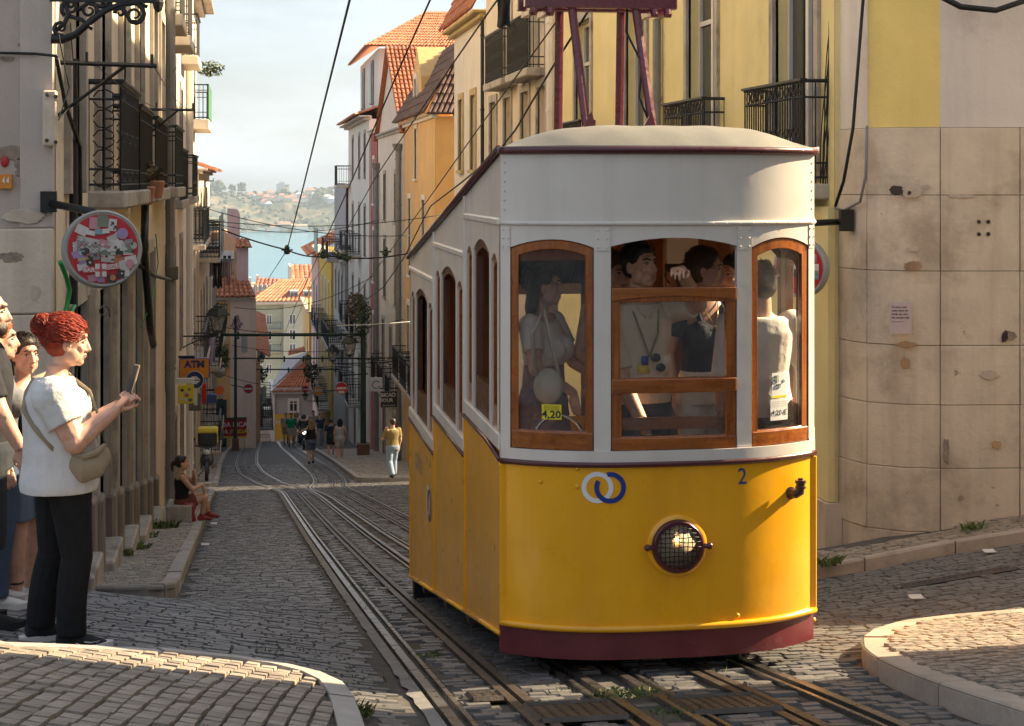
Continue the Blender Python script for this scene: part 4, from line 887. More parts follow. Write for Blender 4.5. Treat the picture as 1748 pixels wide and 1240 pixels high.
# rounded stone corner of the near house: blocks course by course
q = lambda px, d: at_d(px, 310, d)
CP = [q(1408, 17.3), q(1428, 16.75), q(1452, 16.45), q(1480, 16.22), q(1540, 16.03), q(1605, 15.98), q(1672, 15.98), q(1741, 16.0), q(1870, 16.0), q(2100, 15.9), q(2700, 15.8)]
CP = [(p.x, p.y) for p in CP]
PLINTH = [-.0, .51, .51]
zs_ = [.508, -.13, -.845, -1.545, -2.105, -2.70, -3.30, -4.1]
segs = [(0, 1), (1, 3), (3, 5), (5, 7), (7, 8), (8, 9), (9, 10)]
for ci in range(len(zs_) - 1):
    for a, b in segs:
        pts = CP[a:b + 1]; pts = resample(pts, .12); 
        def cut(l):
            g = .004
            (x0, y0), (x1, y1) = l[0], l[1]; d = hypot(x1 - x0, y1 - y0); l = [(x0 + (x1 - x0) / d * g, y0 + (y1 - y0) / d * g)] + l[1:]
            (x0, y0), (x1, y1) = l[-1], l[-2]; d = hypot(x1 - x0, y1 - y0); return l[:-1] + [(x0 + (x1 - x0) / d * g, y0 + (y1 - y0) / d * g)]
        pts = cut(pts); ex = random.uniform(0, .012); z1, z0 = zs_[ci] - .0025, zs_[ci + 1] + .0025
        o_ = offset(pts, -ex); n_ = offset(pts, .3)
        rows = [[(x, y, z) for x, y in o_] for z in (z0, lerp(z0, z1, .5), z1)]
        nn = len(pts); vs = [p for r in rows for p in r] + [(x, y, z) for z in (z0, z1) for x, y in n_]; fs = []
        for i in range(2): fs += [(i * nn + k, i * nn + k + 1, (i + 1) * nn + k + 1, (i + 1) * nn + k) for k in range(nn - 1)]
        fs += [(2 * nn + k, 2 * nn + k + 1, 4 * nn + k + 1, 4 * nn + k) for k in range(nn - 1)] + [(k + 1, k, 3 * nn + k, 3 * nn + k + 1) for k in range(nn - 1)]
        fs += [(0, nn, 2 * nn, 4 * nn, 3 * nn), (nn - 1, 4 * nn - 1, 5 * nn - 1, 3 * nn - 1, 2 * nn - 1)]
        MB().add(vs, fs).build('stone_block', STONE, R0, smooth=True, bevel=.006, bseg=2)
mort = offset(CP, .02); MB().grid([[(x, y, z) for x, y in mort] for z in (-4.3, .52)]).build('mortar', mat('wall_mortar', (.33, .27, .21), .9, .2, 5, .3, 30), R0)
# painted bands above the blocks
def band(i0, i1, m, off=.01, z0=.512, z1=6.5):
    pts = offset(resample(CP[i0:i1 + 1], .15), off); MB().shell([[(x, y, z) for x, y in pts] for z in (z0, z1)], lambda p: (.0, .12, 0)).build('painted_band', m, R0, smooth=True)
band(1, 3, plaster('white_band', (.72, .66, .60))); band(3, 5, plaster('yellow_band', (.84, .66, .23), (.45, .32, .1), .2, .15), .015); band(5, 8, MAT['white_band']); band(8, 10, YELP)
MB().box((5.62, 15.96, -3.14), (5.69, 17.3, -.25)).build('yellow_pilaster', YELP, R0); MB().box((5.58, 15.92, -4.4), (5.75, 17.3, -3.15)).build('plinth', STONE, R0)
MB().add([CP[0] + (6.4,), CP[3] + (6.4,), CP[5] + (6.4,), CP[8] + (6.4,), CP[10] + (6.4,), (24, 30, 6.4), (5.7, 30, 6.4)], [(0, 1, 2, 3, 4, 5, 6)]).build('roof_slab', STONEG, R0)
MB().prism([(12.3, 14.15), (27, 11.9), (27, 30), (12.3, 30)], 'z', -5, 6.38).build('unseen_shade_wing', YELP, R0)  # wing out of view, stretched to cast shadow over the side street
# doorway of the next house at the right edge of the picture
# === left-hand row =================================================================================
A1, PL = house('corner_house', 'weathered cream corner house with iron balconies on the left, red round sign on its corner', 'L', -1.46, 13.5, 31.0, -5.4, 6.0, CREAM,
    [(-.1, 2.7, [14.8, 17.55, 20.6, 23.5, 27.0, 29.4], 1.15, 'c', False), (3.6, 5.8, [14.8, 17.55, 20.6, 23.5, 27.0], 1.1, 'c')] + [(z, -1.05, [y], w, 'd', False) for y, w, z in ((15.0, 1.0, -3.5), (17.3, 1.2, -3.85), (19.9, 1.25, -4.2), (22.6, 1.3, -4.6), (25.8, 1.3, -5.1))], back=14, sm=STONEG, proud=.06)
for y, w in ((15.0, 1.0), (17.3, 1.2), (19.9, 1.25), (22.6, 1.3), (25.8, 1.3)):
    for s_ in (-1, 1):
        yy = y + s_ * (w / 2 + .17); MB().box(PL(yy - .16, -6, -.07), PL(yy + .16, -1.0, .02)).build('stone_jamb', BSTONE if s_ > 0 else STONEG, A1, bevel=.015)
        MB().box(PL(yy - .2, -6, -.12), PL(yy + .2, gz(-1.4, yy) + .85, -.0)).build('jamb_plinth', BSTONE, A1, bevel=.03)
    MB().box(PL(y - w / 2, -6, -.2), PL(y + w / 2, gz(-1.4, y) + .3, .1)).build('door_step', STONEG, A1, bevel=.02)
balcony(PL, A1, 16.2, 18.95, -.09, .34, 1.02, IRONB, scroll=True, step=.13, thick=.17, handrail=.03)
balcony(PL, A1, 19.1, 21.6, -.09, .34, .92, IRONB, step=.15, thick=.17, handrail=.03)
balcony(PL, A1, 22.0, 25.2, -.09, .36, .9, IRONB, step=.15, thick=.17, handrail=.03)
balcony(PL, A1, 27.0, 30.2, -.09, .4, .95, IRON, step=.15, thick=.17)
def scroll_panel(P, y, z, out, h, m, par):
    mb = MB()
    for cz in frange(z + .12, z + h - .14, 4):
        for sg in (-1, 1):
            mb.tube([P(y, cz + sg * .02 + (.09 - .012 * k) * sin(k * .8) * sg, -(out * .5) + (.12 - .013 * k) * cos(k * .8)) for k in range(9)], .007, 4)
    return stuff(mb.build('scrollwork', m, par))
for y, b_ in ((16.27, 0), (19.17, 0), (22.07, 0)): scroll_panel(PL, y, -.09, .32, 1.0, IRONB, A1)
pipe(PL, A1, 30.6, -5.6, 5.9, .085, off=-.12)
pipe(PL, A1, 14.25, -3.6, 1.0, .035, off=-.06, m=BLK, hopper=False)
# its front on the side street: rendered wall over stone blocks
PF = lambda u, z, off=0.: (u, 13.5 + off, z)
for ci, (z0, z1) in enumerate(((-4.3, -3.2), (-3.194, -2.4), (-2.394, -1.62), (-1.614, -1.02), (-1.014, -.36))):
    us = [-1.47, -1.47 - (.62 if ci % 2 else 1.0), -1.47 - (1.5 if ci % 2 else 1.9), -3.4, -4.4]
    for a, b in zip(us, us[1:]):
        MB().box((b + .004, 13.42 - random.uniform(0, .012), z0), (a - .003, 13.6, z1)).build('stone_block', STONE if ci != 9 else STONEG, A1, bevel=.015, bseg=2)
MB().box((-4.4, 13.45, -.356), (-1.47, 13.55, 6)).build('render_coat', plaster('old_render', (.46, .395, .35), (.2, .17, .14), .6, .3), A1)
MB().box((-1.72, 13.425, -.356), (-1.468, 13.46, 6)).build('corner_strip', plaster('greyed_render', (.5, .44, .39)), A1, bevel=.01)
A2, PL2 = house('town_house', 'pale house with lit stone balconies behind the corner house on the left', 'L', -1.58, 31.05, 45.0, -7.6, 9.0, CREAMW,
    [(3.1, 5.6, [32.8, 37.2, 42.8], 1.2, 'c', False), (-.3, 2.2, [33.4, 37.4, 41.5], 1.15, 's', False), (-4.0, -1.4, [33.4, 37.4, 41.5], 1.15, 's', False), (-7.5, -5.2, [34, 38, 42], 1.3, 'd', False)], back=10, cornice=.5)
for y in (32.6, 37.2, 43.0): balcony(PL2, A2, y - 1.2, y + 1.2, 3.05, .42, 1.0, IRONB, slab=CREAMW, thick=.22)
balcony(PL2, A2, 31.6, 35.4, -.35, .42, .95, IRONB, scroll=True); balcony(PL2, A2, 39.6, 43.2, -.35, .4, .95, IRON)
pipe(PL2, A2, 44.6, -7.8, 8.9, .09, off=-.12, m=WHTP)
B1, PB1 = house('town_house', 'cream house with a deep white cornice and a green-netted balcony on the left', 'L', -1.7, 50.0, 58.5, -10, 5.6, CREAMW,
    [(1.95, 4.4, [52, 55.8], 1.0, 's', False), (-1.8, .6, [52, 55.8], 1.0, 's', False), (-5.4, -3, [52, 55.8], 1.0, 's', False), (-9.4, -7, [52, 55.8], 1.2, 'd', False)], cornice=.6, side_mat=WHTP)
b_ = balcony(PB1, B1, 52.6, 57.2, 1.9, .55, 1.05, IRON, slab=CREAMW, thick=.3); MB().box(PB1(52.65, 1.95, -.54), PB1(57.15, 2.95, -.53)).build('green_netting', mat('green_net', (.05, .16, .09), .7, .2, 5, .1), b_)
balcony(PB1, B1, 50.4, 53.6, -1.85, .5, 1.0, IRON); balcony(PB1, B1, 54, 57.4, -1.85, .5, 1.0, IRON); balcony(PB1, B1, 50.6, 57, -5.45, .5, 1.0, IRONB)
B2, PB2 = house('town_house', 'low cream house with cluttered green balconies and a tiled eave on the left', 'L', -1.62, 58.6, 75, -12, .3, CREAM,
    [(-2.6, -.4, [61, 65, 69.5], 1.0, 's', False), (-6.4, -4, [61, 65, 69.5], 1.0, 's', False), (-9.4, -7.4, [61, 65, 69.5], 1.0, 's', False)], cornice=.3, sm=STONEG)
tiles((((-1.1, 58.6, .35), (-1.1, 75, .35)), ((-3.5, 58.6, 1.2), (-3.5, 75, 1.2))), par=B2)
for z, ys in ((-2.65, (61, 65.4, 70)), (-6.45, (61.5, 66, 70.5)), (-9.45, (62, 68))):
    for y in ys: balcony(PB2, B2, y - 1.7, y + 1.7, z, .7, 1.05, IRON if z > -5 else IRONB)
for y in (61, 66): MB().box(PB2(y - 1.6, -2.6, -.7), PB2(y + 1.6, -1.2, -.67)).build('shade_screen', GREEN, B2)
B3, PB3 = house('town_house', 'shaded cream house front left of the orange and pink house', 'L', -1.55, 75.1, 88, -14, -3.2, CREAMW, [(-7, -4.6, [78, 82, 86], 1.0, 's', False), (-10.5, -8.2, [78, 82, 86], 1.0, 's', False), (-13.6, -11.4, [79, 84], 1.3, 'd', False)], cornice=.3)
for y in (78, 82, 86): balcony(PB3, B3, y - 1.5, y + 1.5, -7.05, .6, 1.0, IRONB)

NR = empty('corner_house', (10, 0, -1), 'unseen cream house on the near right corner, added to shade the foreground', 'house')
MB().box((6.4, -14, -4), (18, 8.85, 7.5)).build('wall', CREAM, NR); MB().box((6.25, -14.3, 7.5), (18.3, 9.0, 7.8)).build('cornice', STONEG, NR)  # house out of view, placed and sized to shade the foreground

# wear on the two near walls: lost render, repairs, dark discs for holes
def patch(P, cx, cz, rx, rz, m, par, name, seed, th=.006, n=26):
    r = random.Random(seed); pts = []
    for i in range(n):
        a = 2 * pi * i / n; k = 1 + .35 * mnoise.noise((cos(a) * 1.6 + seed, sin(a) * 1.6, seed * .7)) + .12 * r.uniform(-1, 1); pts.append((cx + rx * k * cos(a), cz + rz * k * sin(a)))
    c0 = P(cx, cz, th); MB().add([P(u, z, 0) for u, z in pts] + [P(lerp(cx, u, .93), lerp(cz, z, .93), th) for u, z in pts] + [P(cx, cz, th)], [(i, (i + 1) % n, n + (i + 1) % n, n + i) for i in range(n)] + [(n + i, n + (i + 1) % n, 2 * n) for i in range(n)]).build(name, m, par)
EXPO = mat('exposed_mortar', (.30, .235, .18), .9, .3, 9, .6, 30, stain=((.18, .14, .11), .6, 4, .5)); RPR = mat('cement_repair', (.52, .44, .35), .9, .15, 6, .4, 30); RUSTS = mat('rusty_stone', (.42, .27, .15), .8, .25, 5, .4, 20, stain=((.25, .16, .1), .6, 4, .5))
PW = lambda px, py: at_y(px, py, 13.4)
PFW = lambda u, z, o=0.: (u, 13.448 - o, z)
for i, (px, py, rx, rz, m) in enumerate(((52, 80, .09, .06, EXPO), (66, 150, .035, .28, EXPO), (60, 240, .05, .12, EXPO), (20, 262, .14, .05, EXPO), (48, 285, .12, .09, EXPO), (10, 100, .06, .02, EXPO), (40, 200, .02, .015, EXPO))):
    q_ = PW(px, py); patch(PFW, q_.x, q_.z, rx, rz, m, A1, 'lost_render', 3 + i)
PFS = lambda u, z, o=0.: (u, 13.413 - o, z)
for i, (px, py, rx, rz, m) in enumerate(((40, 370, .16, .05, RPR), (20, 440, .1, .04, EXPO), (60, 500, .04, .06, RPR))):
    q_ = PW(px, py); patch(PFS, q_.x, q_.z, rx, rz, m, A1, 'stone_repair', 23 + i)
nW = Vector((-sin(TH), -cos(TH), 0)); uW = Vector((cos(TH), -sin(TH), 0))
def PWR(px, py, d=15.965):
    c = at_d(px, py, d); return lambda u, z, o=0.: c + uW * u + Vector((0, 0, z)) + nW * o
HOLE = mat('hole_shade', (.05, .04, .032), .95, .3, 9, .5, 30)  # dark raised discs: the shade inside holes put into colour
for i, (px, py, rx, rz, m) in enumerate(((1530, 326, .07, .045, HOLE), (1556, 328, .10, .055, RPR), (1640, 335, .12, .02, RPR), (1582, 320, .035, .025, RPR), (1722, 573, .07, .045, EXPO), (1716, 574, .03, .05, HOLE), (1712, 580, .012, .03, HOLE), (1558, 455, .08, .05, RUSTS), (1548, 588, .10, .03, RUSTS), (1560, 425, .05, .03, RPR), (1702, 760, .05, .04, RUSTS), (1640, 850, .03, .02, EXPO), (1545, 620, .04, .06, RUSTS), (1690, 640, .09, .05, RPR), (1615, 770, .03, .12, EXPO))): patch(PWR(px, py), 0, 0, rx, rz, m, R0, 'wall_patch', 41 + i, .005)
for px, py in ((1671, 379), (1687, 379), (1671, 400), (1687, 400), (1552, 330)): patch(PWR(px, py), 0, 0, .02, .02, HOLE, R0, 'drill_hole_shade', 80 + px, .007, 12)
# ------------------------------------------------------------------ bottom of the street, river, far shore
HC = empty('town_house', (-.7, 90, -14), 'orange and pink house with a tall pink chimney slab and tiled lean-to roof', 'house')
def fbox(px0, py0, px1, py1, Y, dep, name, m, par, **k):
    """a block whose front stands at Y and fills a box of pixels"""
    a = at_y(px0, py0, Y); b = at_y(px1, py1, Y); return MB().box((a.x, Y, b.z), (b.x, Y + dep, a.z)).build(name, m, par, **k)
def fz(py, Y, px=500): return at_y(px, py, Y).z
def fx(px, Y): return at_y(px, 300, Y).x
Yc = 90.0
MB().prism([(fx(356, Yc), -15.5), (fx(424, Yc), -15.5), (fx(424, Yc), fz(432, Yc)), (fx(402, Yc), fz(412, Yc)), (fx(382, Yc), fz(398, Yc)), (fx(356, Yc), fz(402, Yc))], 'y', Yc + 1.6, Yc + 8).build('upper_wall', SALM, HC)
MB().box((fx(404, Yc), Yc + 1.2, -9), (fx(424, Yc), Yc + 8.2, fz(424, Yc))).build('corner_pier', PINK, HC)
MB().box((fx(356, Yc), Yc, -16), (fx(436, Yc), Yc + 9, fz(508, Yc))).build('lower_wall', plaster('blush_plaster', (.78, .60, .50), (.5, .36, .3)), HC)
MB().box((fx(356, Yc), Yc - .02, -16), (fx(393, Yc), Yc + .1, fz(512, Yc))).build('orange_strip', ORNG, HC)
MB().box((fx(436, Yc) - .02, Yc + .3, -16), (fx(436, Yc) + .03, Yc + 9, fz(512, Yc))).build('painted_lit_end_wall', WHTP, HC)  # sunlight on the end wall put in as white plaster
MB().box((fx(356, Yc), Yc - .15, fz(512, Yc)), (fx(428, Yc), Yc + .2, fz(506, Yc))).build('eave', WHTP, HC)
tiles((((fx(358, Yc), Yc - .4, fz(506, Yc)), (fx(437, Yc), Yc - .4, fz(506, Yc))), ((fx(364, Yc), Yc + 1.6, fz(476, Yc)), (fx(424, Yc), Yc + 1.6, fz(480, Yc)))), par=HC, wave=.24)
tiles((((fx(402, Yc), Yc + .8, fz(424, Yc)), (fx(431, Yc), Yc + .8, fz(424, Yc))), ((fx(402, Yc), Yc + 2.4, fz(412, Yc)), (fx(424, Yc), Yc + 2.4, fz(410, Yc)))), par=HC, wave=.24)
chm = MB().prism([(fx(387, Yc), fz(440, Yc)), (fx(409, Yc), fz(440, Yc)), (fx(409, Yc), fz(368, Yc)), (fx(405, Yc), fz(359, Yc)), (fx(387, Yc), fz(357, Yc))], 'y', Yc + 2.5, Yc + 3.6).build('chimney', PINK, HC)
PC = lambda u, z, off=0.: (u, Yc + off, z)
PC2 = lambda u, z, off=0.: (u, Yc + 1.6 + off, z)
window(PC2, HC, fx(378, Yc), fx(396, Yc), fz(446, Yc), fz(434, Yc), 'w', sm=WHTP, dep=-.0, proud=.08)
def leafdoor(par, P, u0, u1, z0, z1, n=2, m=None, glass=True):
    d = MB().box(P(u0, z0, -.06), P(u1, z1, .02)).build('door', m or GREEN, par)
    for k in range(n):
        a = lerp(u0, u1, (k + .3) / n); b = lerp(u0, u1, (k + .7) / n); MB().box(P(a, lerp(z0, z1, .35), -.075), P(b, lerp(z0, z1, .88), -.061)).build('door_pane', HGLASS if glass else SASH, d)
    return d
leafdoor(HC, PC, fx(361, Yc), fx(387, Yc), -14.4, fz(680, Yc))
for px in (412,): MB().box(PC(fx(px, Yc), fz(600, Yc), -.03), PC(fx(px + 10, Yc), fz(570, Yc), .01)).build('window_recess', GREYP, HC)
bl = balcony(PC, HC, fx(372, Yc), fx(391, Yc), fz(618, Yc), .7, 1.0, IRONB)
for k_ in range(5): MB().tube([(fx(397 + 3.2 * k_ + 4 * sin(q_ * 7 + k_), Yc), Yc - .01, fz(540 + 22 * q_ + 5 * cos(q_ * 11 + k_ * 2), Yc)) for q_ in frange(0, 1, 14)], .022, 4).build('scrawl', mat('purple_paint', (.25, .12, .22), .8, .2, 6, 0), HC)
# left-hand fronts beyond the crest, in the shade
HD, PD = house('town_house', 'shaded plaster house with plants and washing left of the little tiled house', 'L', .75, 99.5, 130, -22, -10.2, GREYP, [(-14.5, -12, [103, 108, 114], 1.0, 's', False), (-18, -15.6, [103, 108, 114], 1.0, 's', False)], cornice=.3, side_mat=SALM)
tiles((((1.3, 99.5, -10.2), (1.3, 130, -10.2)), ((-1.5, 99.5, -8.8), (-1.5, 130, -8.8))), par=HD)
for z in (-14.55, -18.05):
    for y in (103, 108, 114): balcony(PD, HD, y - 1.6, y + 1.6, z, .8, 1.0, IRONB)
# small house with a tiled roof at the foot of the street
Yh = 138.0
HE = empty('small_house', (fx(500, Yh), Yh, -24), 'small grey house with bright tiled roof at the foot of the street', 'house')
PE = lambda u, z, off=0.: (u, Yh + off, z)
fbox(466, 668, 545, 720, Yh, 8, 'wall', GREYP, HE); fbox(460, 668, 469, 800, Yh - .15, 8, 'pier', WHTP, HE); fbox(430, 712, 545, 860, Yh - .1, 8, 'base_wall', plaster('warm_white', (.6, .52, .42)), HE)
fbox(466, 664, 540, 672, Yh - .35, 1, 'eave_board', GREYP, HE)
for a, b, c, d in ((467, 708, 502, 717), (470, 723, 485, 750), (486, 723, 500, 750)): fbox(a, c - 0 if False else b, c, d, Yh - .14, .1, 'yellow_panel', mat('panel_yellow', (.62, .38, .03), .5, .06, 3, .05), HE)
tiles((((fx(462, Yh), Yh - .4, fz(668, Yh)), (fx(533, Yh), Yh - .4, fz(668, Yh))), ((fx(524, Yh), Yh + 3.2, fz(622, Yh)), (fx(534, Yh), Yh + 3.2, fz(619, Yh)))), par=HE, wave=.3)
MB().add([(fx(463, Yh), Yh + .3, fz(664, Yh)), (fx(486, Yh), Yh + 3, fz(622, Yh)), (fx(530, Yh), Yh + 3.2, fz(606, Yh)), (fx(526, Yh), Yh + 2.9, fz(624, Yh))], [(0, 1, 2, 3)]).build('skylight_roof', mat('zinc_sheet', (.42, .41, .42), .4, .1, 3, .1), HE)
window(PE, HE, fx(494, Yh), fx(508, Yh), fz(703, Yh), fz(684, Yh), 'w', sm=WHTP, proud=.12, dep=.0, sw=.3)
tiles((((fx(492, Yh + 14), Yh + 14, fz(607, Yh + 14)), (fx(540, Yh + 14), Yh + 14, fz(596, Yh + 14))), ((fx(494, Yh + 14), Yh + 17, fz(600, Yh + 17)), (fx(540, Yh + 14), Yh + 17, fz(588, Yh + 17)))), par=HE, wave=.3)
# pale green apartment house
Yg = 232.0
HG = empty('apartment_house', (fx(480, Yg), Yg, -42), 'pale green apartment house with a broad red hipped roof near the river', 'apartment house')
PG = lambda u, z, off=0.: (u, Yg + off, z)
def glo(px0, py0, px1, py1, Y, par, sm=None):
    P = lambda u, z, off=0.: (u, Y + off, z)
    f = MB().box(P(fx(px0, Y) - .12, fz(py1, Y) - .1, -.08), P(fx(px1, Y) + .12, fz(py0, Y) + .12, .0)).build('window', sm or WHTP, par)
    xm = (fx(px0, Y) + fx(px1, Y)) / 2
    for a, b in ((fx(px0, Y), xm - .06), (xm + .06, fx(px1, Y))): MB().box(P(a, fz(py1, Y), -.1), P(b, fz(py0, Y), -.081)).build('pane', mat('blue_pane', (.10, .14, .2), .15, .2, 1, 0), f)
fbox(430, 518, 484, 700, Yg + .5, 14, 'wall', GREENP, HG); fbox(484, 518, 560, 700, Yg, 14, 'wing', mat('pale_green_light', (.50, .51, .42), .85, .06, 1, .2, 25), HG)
fbox(426, 513, 560, 519, Yg - .6, 2, 'cornice', WHTP, HG)
for py in (546, 572, 596, 630):
    for px in (440, 456, 495, 530): glo(px, py - 8, px + (7 if px < 484 else 9), py + 7, Yg + (.5 if px < 484 else 0), HG)
for py in (562, 600): balcony(lambda u, z, off=0.: (u, Yg + .5 + off, z), HG, fx(432, Yg), fx(480, Yg), fz(py, Yg), 1.0, 1.0, IRONB, step=.3)
tiles((((fx(424, Yg), Yg - .8, fz(514, Yg)), (fx(562, Yg), Yg - .8, fz(514, Yg))), ((fx(478, Yg), Yg + 7, fz(483, Yg)), (fx(562, Yg), Yg + 7, fz(481, Yg)))), par=HG, wave=.6, course=1.1, amp=.05)
for px in (495, 518): fbox(px, 497, px + 14, 512, Yg + .6, 4, 'dormer', WHTP, HG); glo(px + 2, 500, px + 12, 510, Yg + .6, HG, GREYP)
Yr = 262.0
HR = empty('apartment_house', (fx(480, Yr), Yr, -46), 'long red-roofed block behind the pale green apartment house', 'apartment house')
fbox(430, 490, 560, 640, Yr, 12, 'wall', SALM, HR)
tiles((((fx(428, Yr), Yr - 1, fz(505, Yr)), (fx(500, Yr), Yr - 1, fz(505, Yr))), ((fx(440, Yr), Yr + 8, fz(479, Yr)), (fx(500, Yr), Yr + 8, fz(483, Yr)))), par=HR, wave=.7, course=1.3, amp=.05, m=mat('dusky_tile', (.34, .13, .08), .8, .2, 3, .2, 10, isl=.2))
for px in range(434, 486, 8): glo(px, 487, px + 4, 496, Yr - 1.2, HR)
Yq = 285.0
HQ = empty('apartment_house', (fx(525, Yq), Yq, -48), 'gabled block with a plain orange-red roof just in front of the water', 'apartment house')
fbox(496, 482, 545, 640, Yq, 10, 'wall', SALM, HQ)
tiles((((fx(497, Yq), Yq - 1, fz(488, Yq)), (fx(545, Yq), Yq - 1, fz(488, Yq))), ((fx(497, Yq), Yq + 9, fz(457, Yq)), (fx(545, Yq), Yq + 9, fz(457, Yq)))), par=HQ, wave=.7, course=1.3, amp=.05)
fbox(494, 455, 498, 500, Yq - .5, 11, 'gable_wall', WHTP, HQ)
for px, py in ((425, 482), (437, 478), (520, 480), (535, 484)): fbox(px, py - 8, px + 4, py + 6, Yq - 10, 1.5, 'chimney', WHTP if px % 2 else GREYP, HQ)
# river
river = MB().add([(-3000, 380, -67), (3000, 380, -67), (3000, 2450, -67), (-3000, 2450, -67)], [(0, 1, 2, 3)])
wm = mat('river_water', (.03, .17, .25), .22, .12, .01, 0); nt = wm.node_tree
_b = nt.nodes.new('ShaderNodeBump'); _b.inputs['Strength'].default_value = .5; _b.inputs['Distance'].default_value = .6; _n = nt.nodes.new('ShaderNodeTexNoise'); _n.inputs['Scale'].default_value = .25; _n.inputs['Detail'].default_value = 4
_t = nt.nodes.new('ShaderNodeTexCoord'); _m = nt.nodes.new('ShaderNodeMapping'); _m.inputs['Scale'].default_value = (.25, 1, 1); nt.links.new(_t.outputs['Object'], _m.inputs[0]); nt.links.new(_m.outputs[0], _n.inputs['Vector']); nt.links.new(_n.outputs[0], _b.inputs['Height']); nt.links.new(_b.outputs[0], nt.nodes['Principled BSDF'].inputs['Normal'])
struct(river.build('river', wm))
# far shore: a cliff with scrub, houses along its top
RID = [(-3000, 60), (-400, 45), (-180, 14), (-110, 6), (-70, -6), (-40, -14), (-20, -18), (0, -20), (40, -19), (90, -14), (130, -10), (250, 5), (600, 25), (3000, 40)]
def shore(x, v):
    """height of the far bank at v = 0 (waterline) .. 1 (ridge) .. 2 (behind)"""
    top_ = interp(RID, x * 2200 / 2200) + 5 * mnoise.noise((x * .02, 3, 0)); zb = -67
    pr = interp([(0, 0), (.06, .05), (.25, .16), (.5, .46), (.72, .78), (.85, .92), (1, 1), (2, 1.02)], v)
    return zb + (top_ - zb) * pr + (6 * mnoise.noise((x * .03, v * 6, 1)) + 3 * mnoise.noise((x * .1, v * 14, 2))) * min(1, v * 3) * (1 if v < 1 else .3)
rows = []
for v in frange(0, 1.2, 60):
    rows.append([(x, 2250 + 260 * v + 14 * mnoise.noise((x * .02, v * 5, 7)), shore(x, v)) for x in frange(-420, 480, 180)])
hm = mat('cliff_scrub', (.24, .19, .12), .9, .25, .03, 0); nt = hm.node_tree
def cliff_mat():
    N, L = nt.nodes, nt.links; b = N['Principled BSDF']; tc = N.new('ShaderNodeTexCoord')
    n1 = N.new('ShaderNodeTexNoise'); n1.inputs['Scale'].default_value = .035; n1.inputs['Detail'].default_value = 9; n1.inputs['Roughness'].default_value = .65; L.new(tc.outputs['Object'], n1.inputs['Vector'])
    r = N.new('ShaderNodeValToRGB'); L.new(n1.outputs[0], r.inputs[0]); e = r.color_ramp.elements
    e[0].position = .36; e[0].color = (.02, .035, .014, 1); e[1].position = .66; e[1].color = (.22, .16, .09, 1); k = e.new(.49); k.color = (.05, .06, .025, 1); k = e.new(.55); k.color = (.14, .105, .06, 1)
    L.new(r.outputs[0], b.inputs['Base Color'])
cliff_mat(); struct(MB().grid(rows).build('far_shore', hm, smooth='all'))
LEAFF = mat('far_foliage', (.03, .045, .02), .8, .3, .2, .5, .5, isl=.35)
mb = MB(); rr = random.Random(5)
for _ in range(1500):
    x = rr.uniform(-330, 330); v = rr.choice([rr.uniform(0, .3), rr.uniform(.25, 1), rr.uniform(.8, 1.1)]); y = 2250 + 260 * v; z = shore(x, v)
    if v > .75 and rr.random() < .3: continue
    r = rr.uniform(1.4, 3.4) * (1 if rr.random() < .9 else 1.8)
    mb.sphere((x, y - 4, z + r * .35), r * rr.uniform(.9, 1.5), r, r * rr.uniform(.6, 1.1), n=6, m=4)
stuff(mb.build('far_scrub', LEAFF)); tag(COL.objects['far_scrub'], 'grey-green scrub and trees scattered over the far river bank', 'scrub')
def shore_y(px, py):
    for i in range(260):
        v = i / 200; Y = 2250 + 260 * v; x = fx(px, Y)
        if project(x, Y, shore(x, v))[1] <= py: return Y - 2
    return 2250 + 260 * 1.1
def tree_far(px, py0, py1, w, Y):
    t = empty('far_tree', at_y(px, py1, Y), None, 'tree'); cr = MB(); z0, z1 = fz(py1, Y), fz(py0, Y); ww = abs(fx(px + w / 2, Y) - fx(px, Y))
    for _ in range(46):
        a = rr.uniform(0, 2 * pi); h = rr.uniform(.3, 1); q = rr.uniform(0, 1) * (1.1 - abs(h - .55)); cr.sphere((fx(px, Y) + ww * q * cos(a), Y + ww * q * sin(a), lerp(z0, z1, h)), ww * rr.uniform(.2, .36), n=6, m=4)
    cr.build('crown', LEAFF, t); MB().tube([(fx(px, Y), Y, z0 - 6), (fx(px, Y), Y, lerp(z0, z1, .5))], .8, 6).build('trunk', BROWN, t); return t
tag(tree_far(413, 313, 331, 16, shore_y(413, 331)), 'dark umbrella-shaped pine on the skyline of the far bank'); tag(tree_far(396, 315, 328, 12, shore_y(396, 328)), 'small rounded tree left of the skyline pine'); tag(tree_far(372, 310, 330, 26, shore_y(372, 330)), 'leafy tree mass at the left end of the far ridge')
tag(tree_far(545, 326, 346, 22, shore_y(545, 346)), 'dark tree clump among the houses right of the far white tower')
FT = empty('tower_block', (fx(481, 2545), 2545, fz(345, 2545)), 'white tower block on the skyline across the river', 'tower block')
fbox(472, 314, 493, 352, 2545, 16, 'wall', mat('far_grey_wall', (.44, .47, .52), .8, .05, .1, 0), FT); fbox(484, 314, 494, 352, 2544, 15, 'painted_lit_wall', mat('far_white_wall', (.62, .6, .57), .8, .05, .1, 0), FT); fbox(476, 311, 486, 315, 2547, 8, 'roof_hut', MAT['far_grey_wall'], FT)  # sun and shade on the tower put into white and grey walls
for i in range(6): fbox(486, 317 + i * 5, 492, 319 + i * 5, 2543.6, .3, 'window_band', MAT['blue_pane'], FT)
FROOF = mat('far_roof', (.40, .2, .13), .8, .15, .1, 0); FW = MAT['far_white_wall']
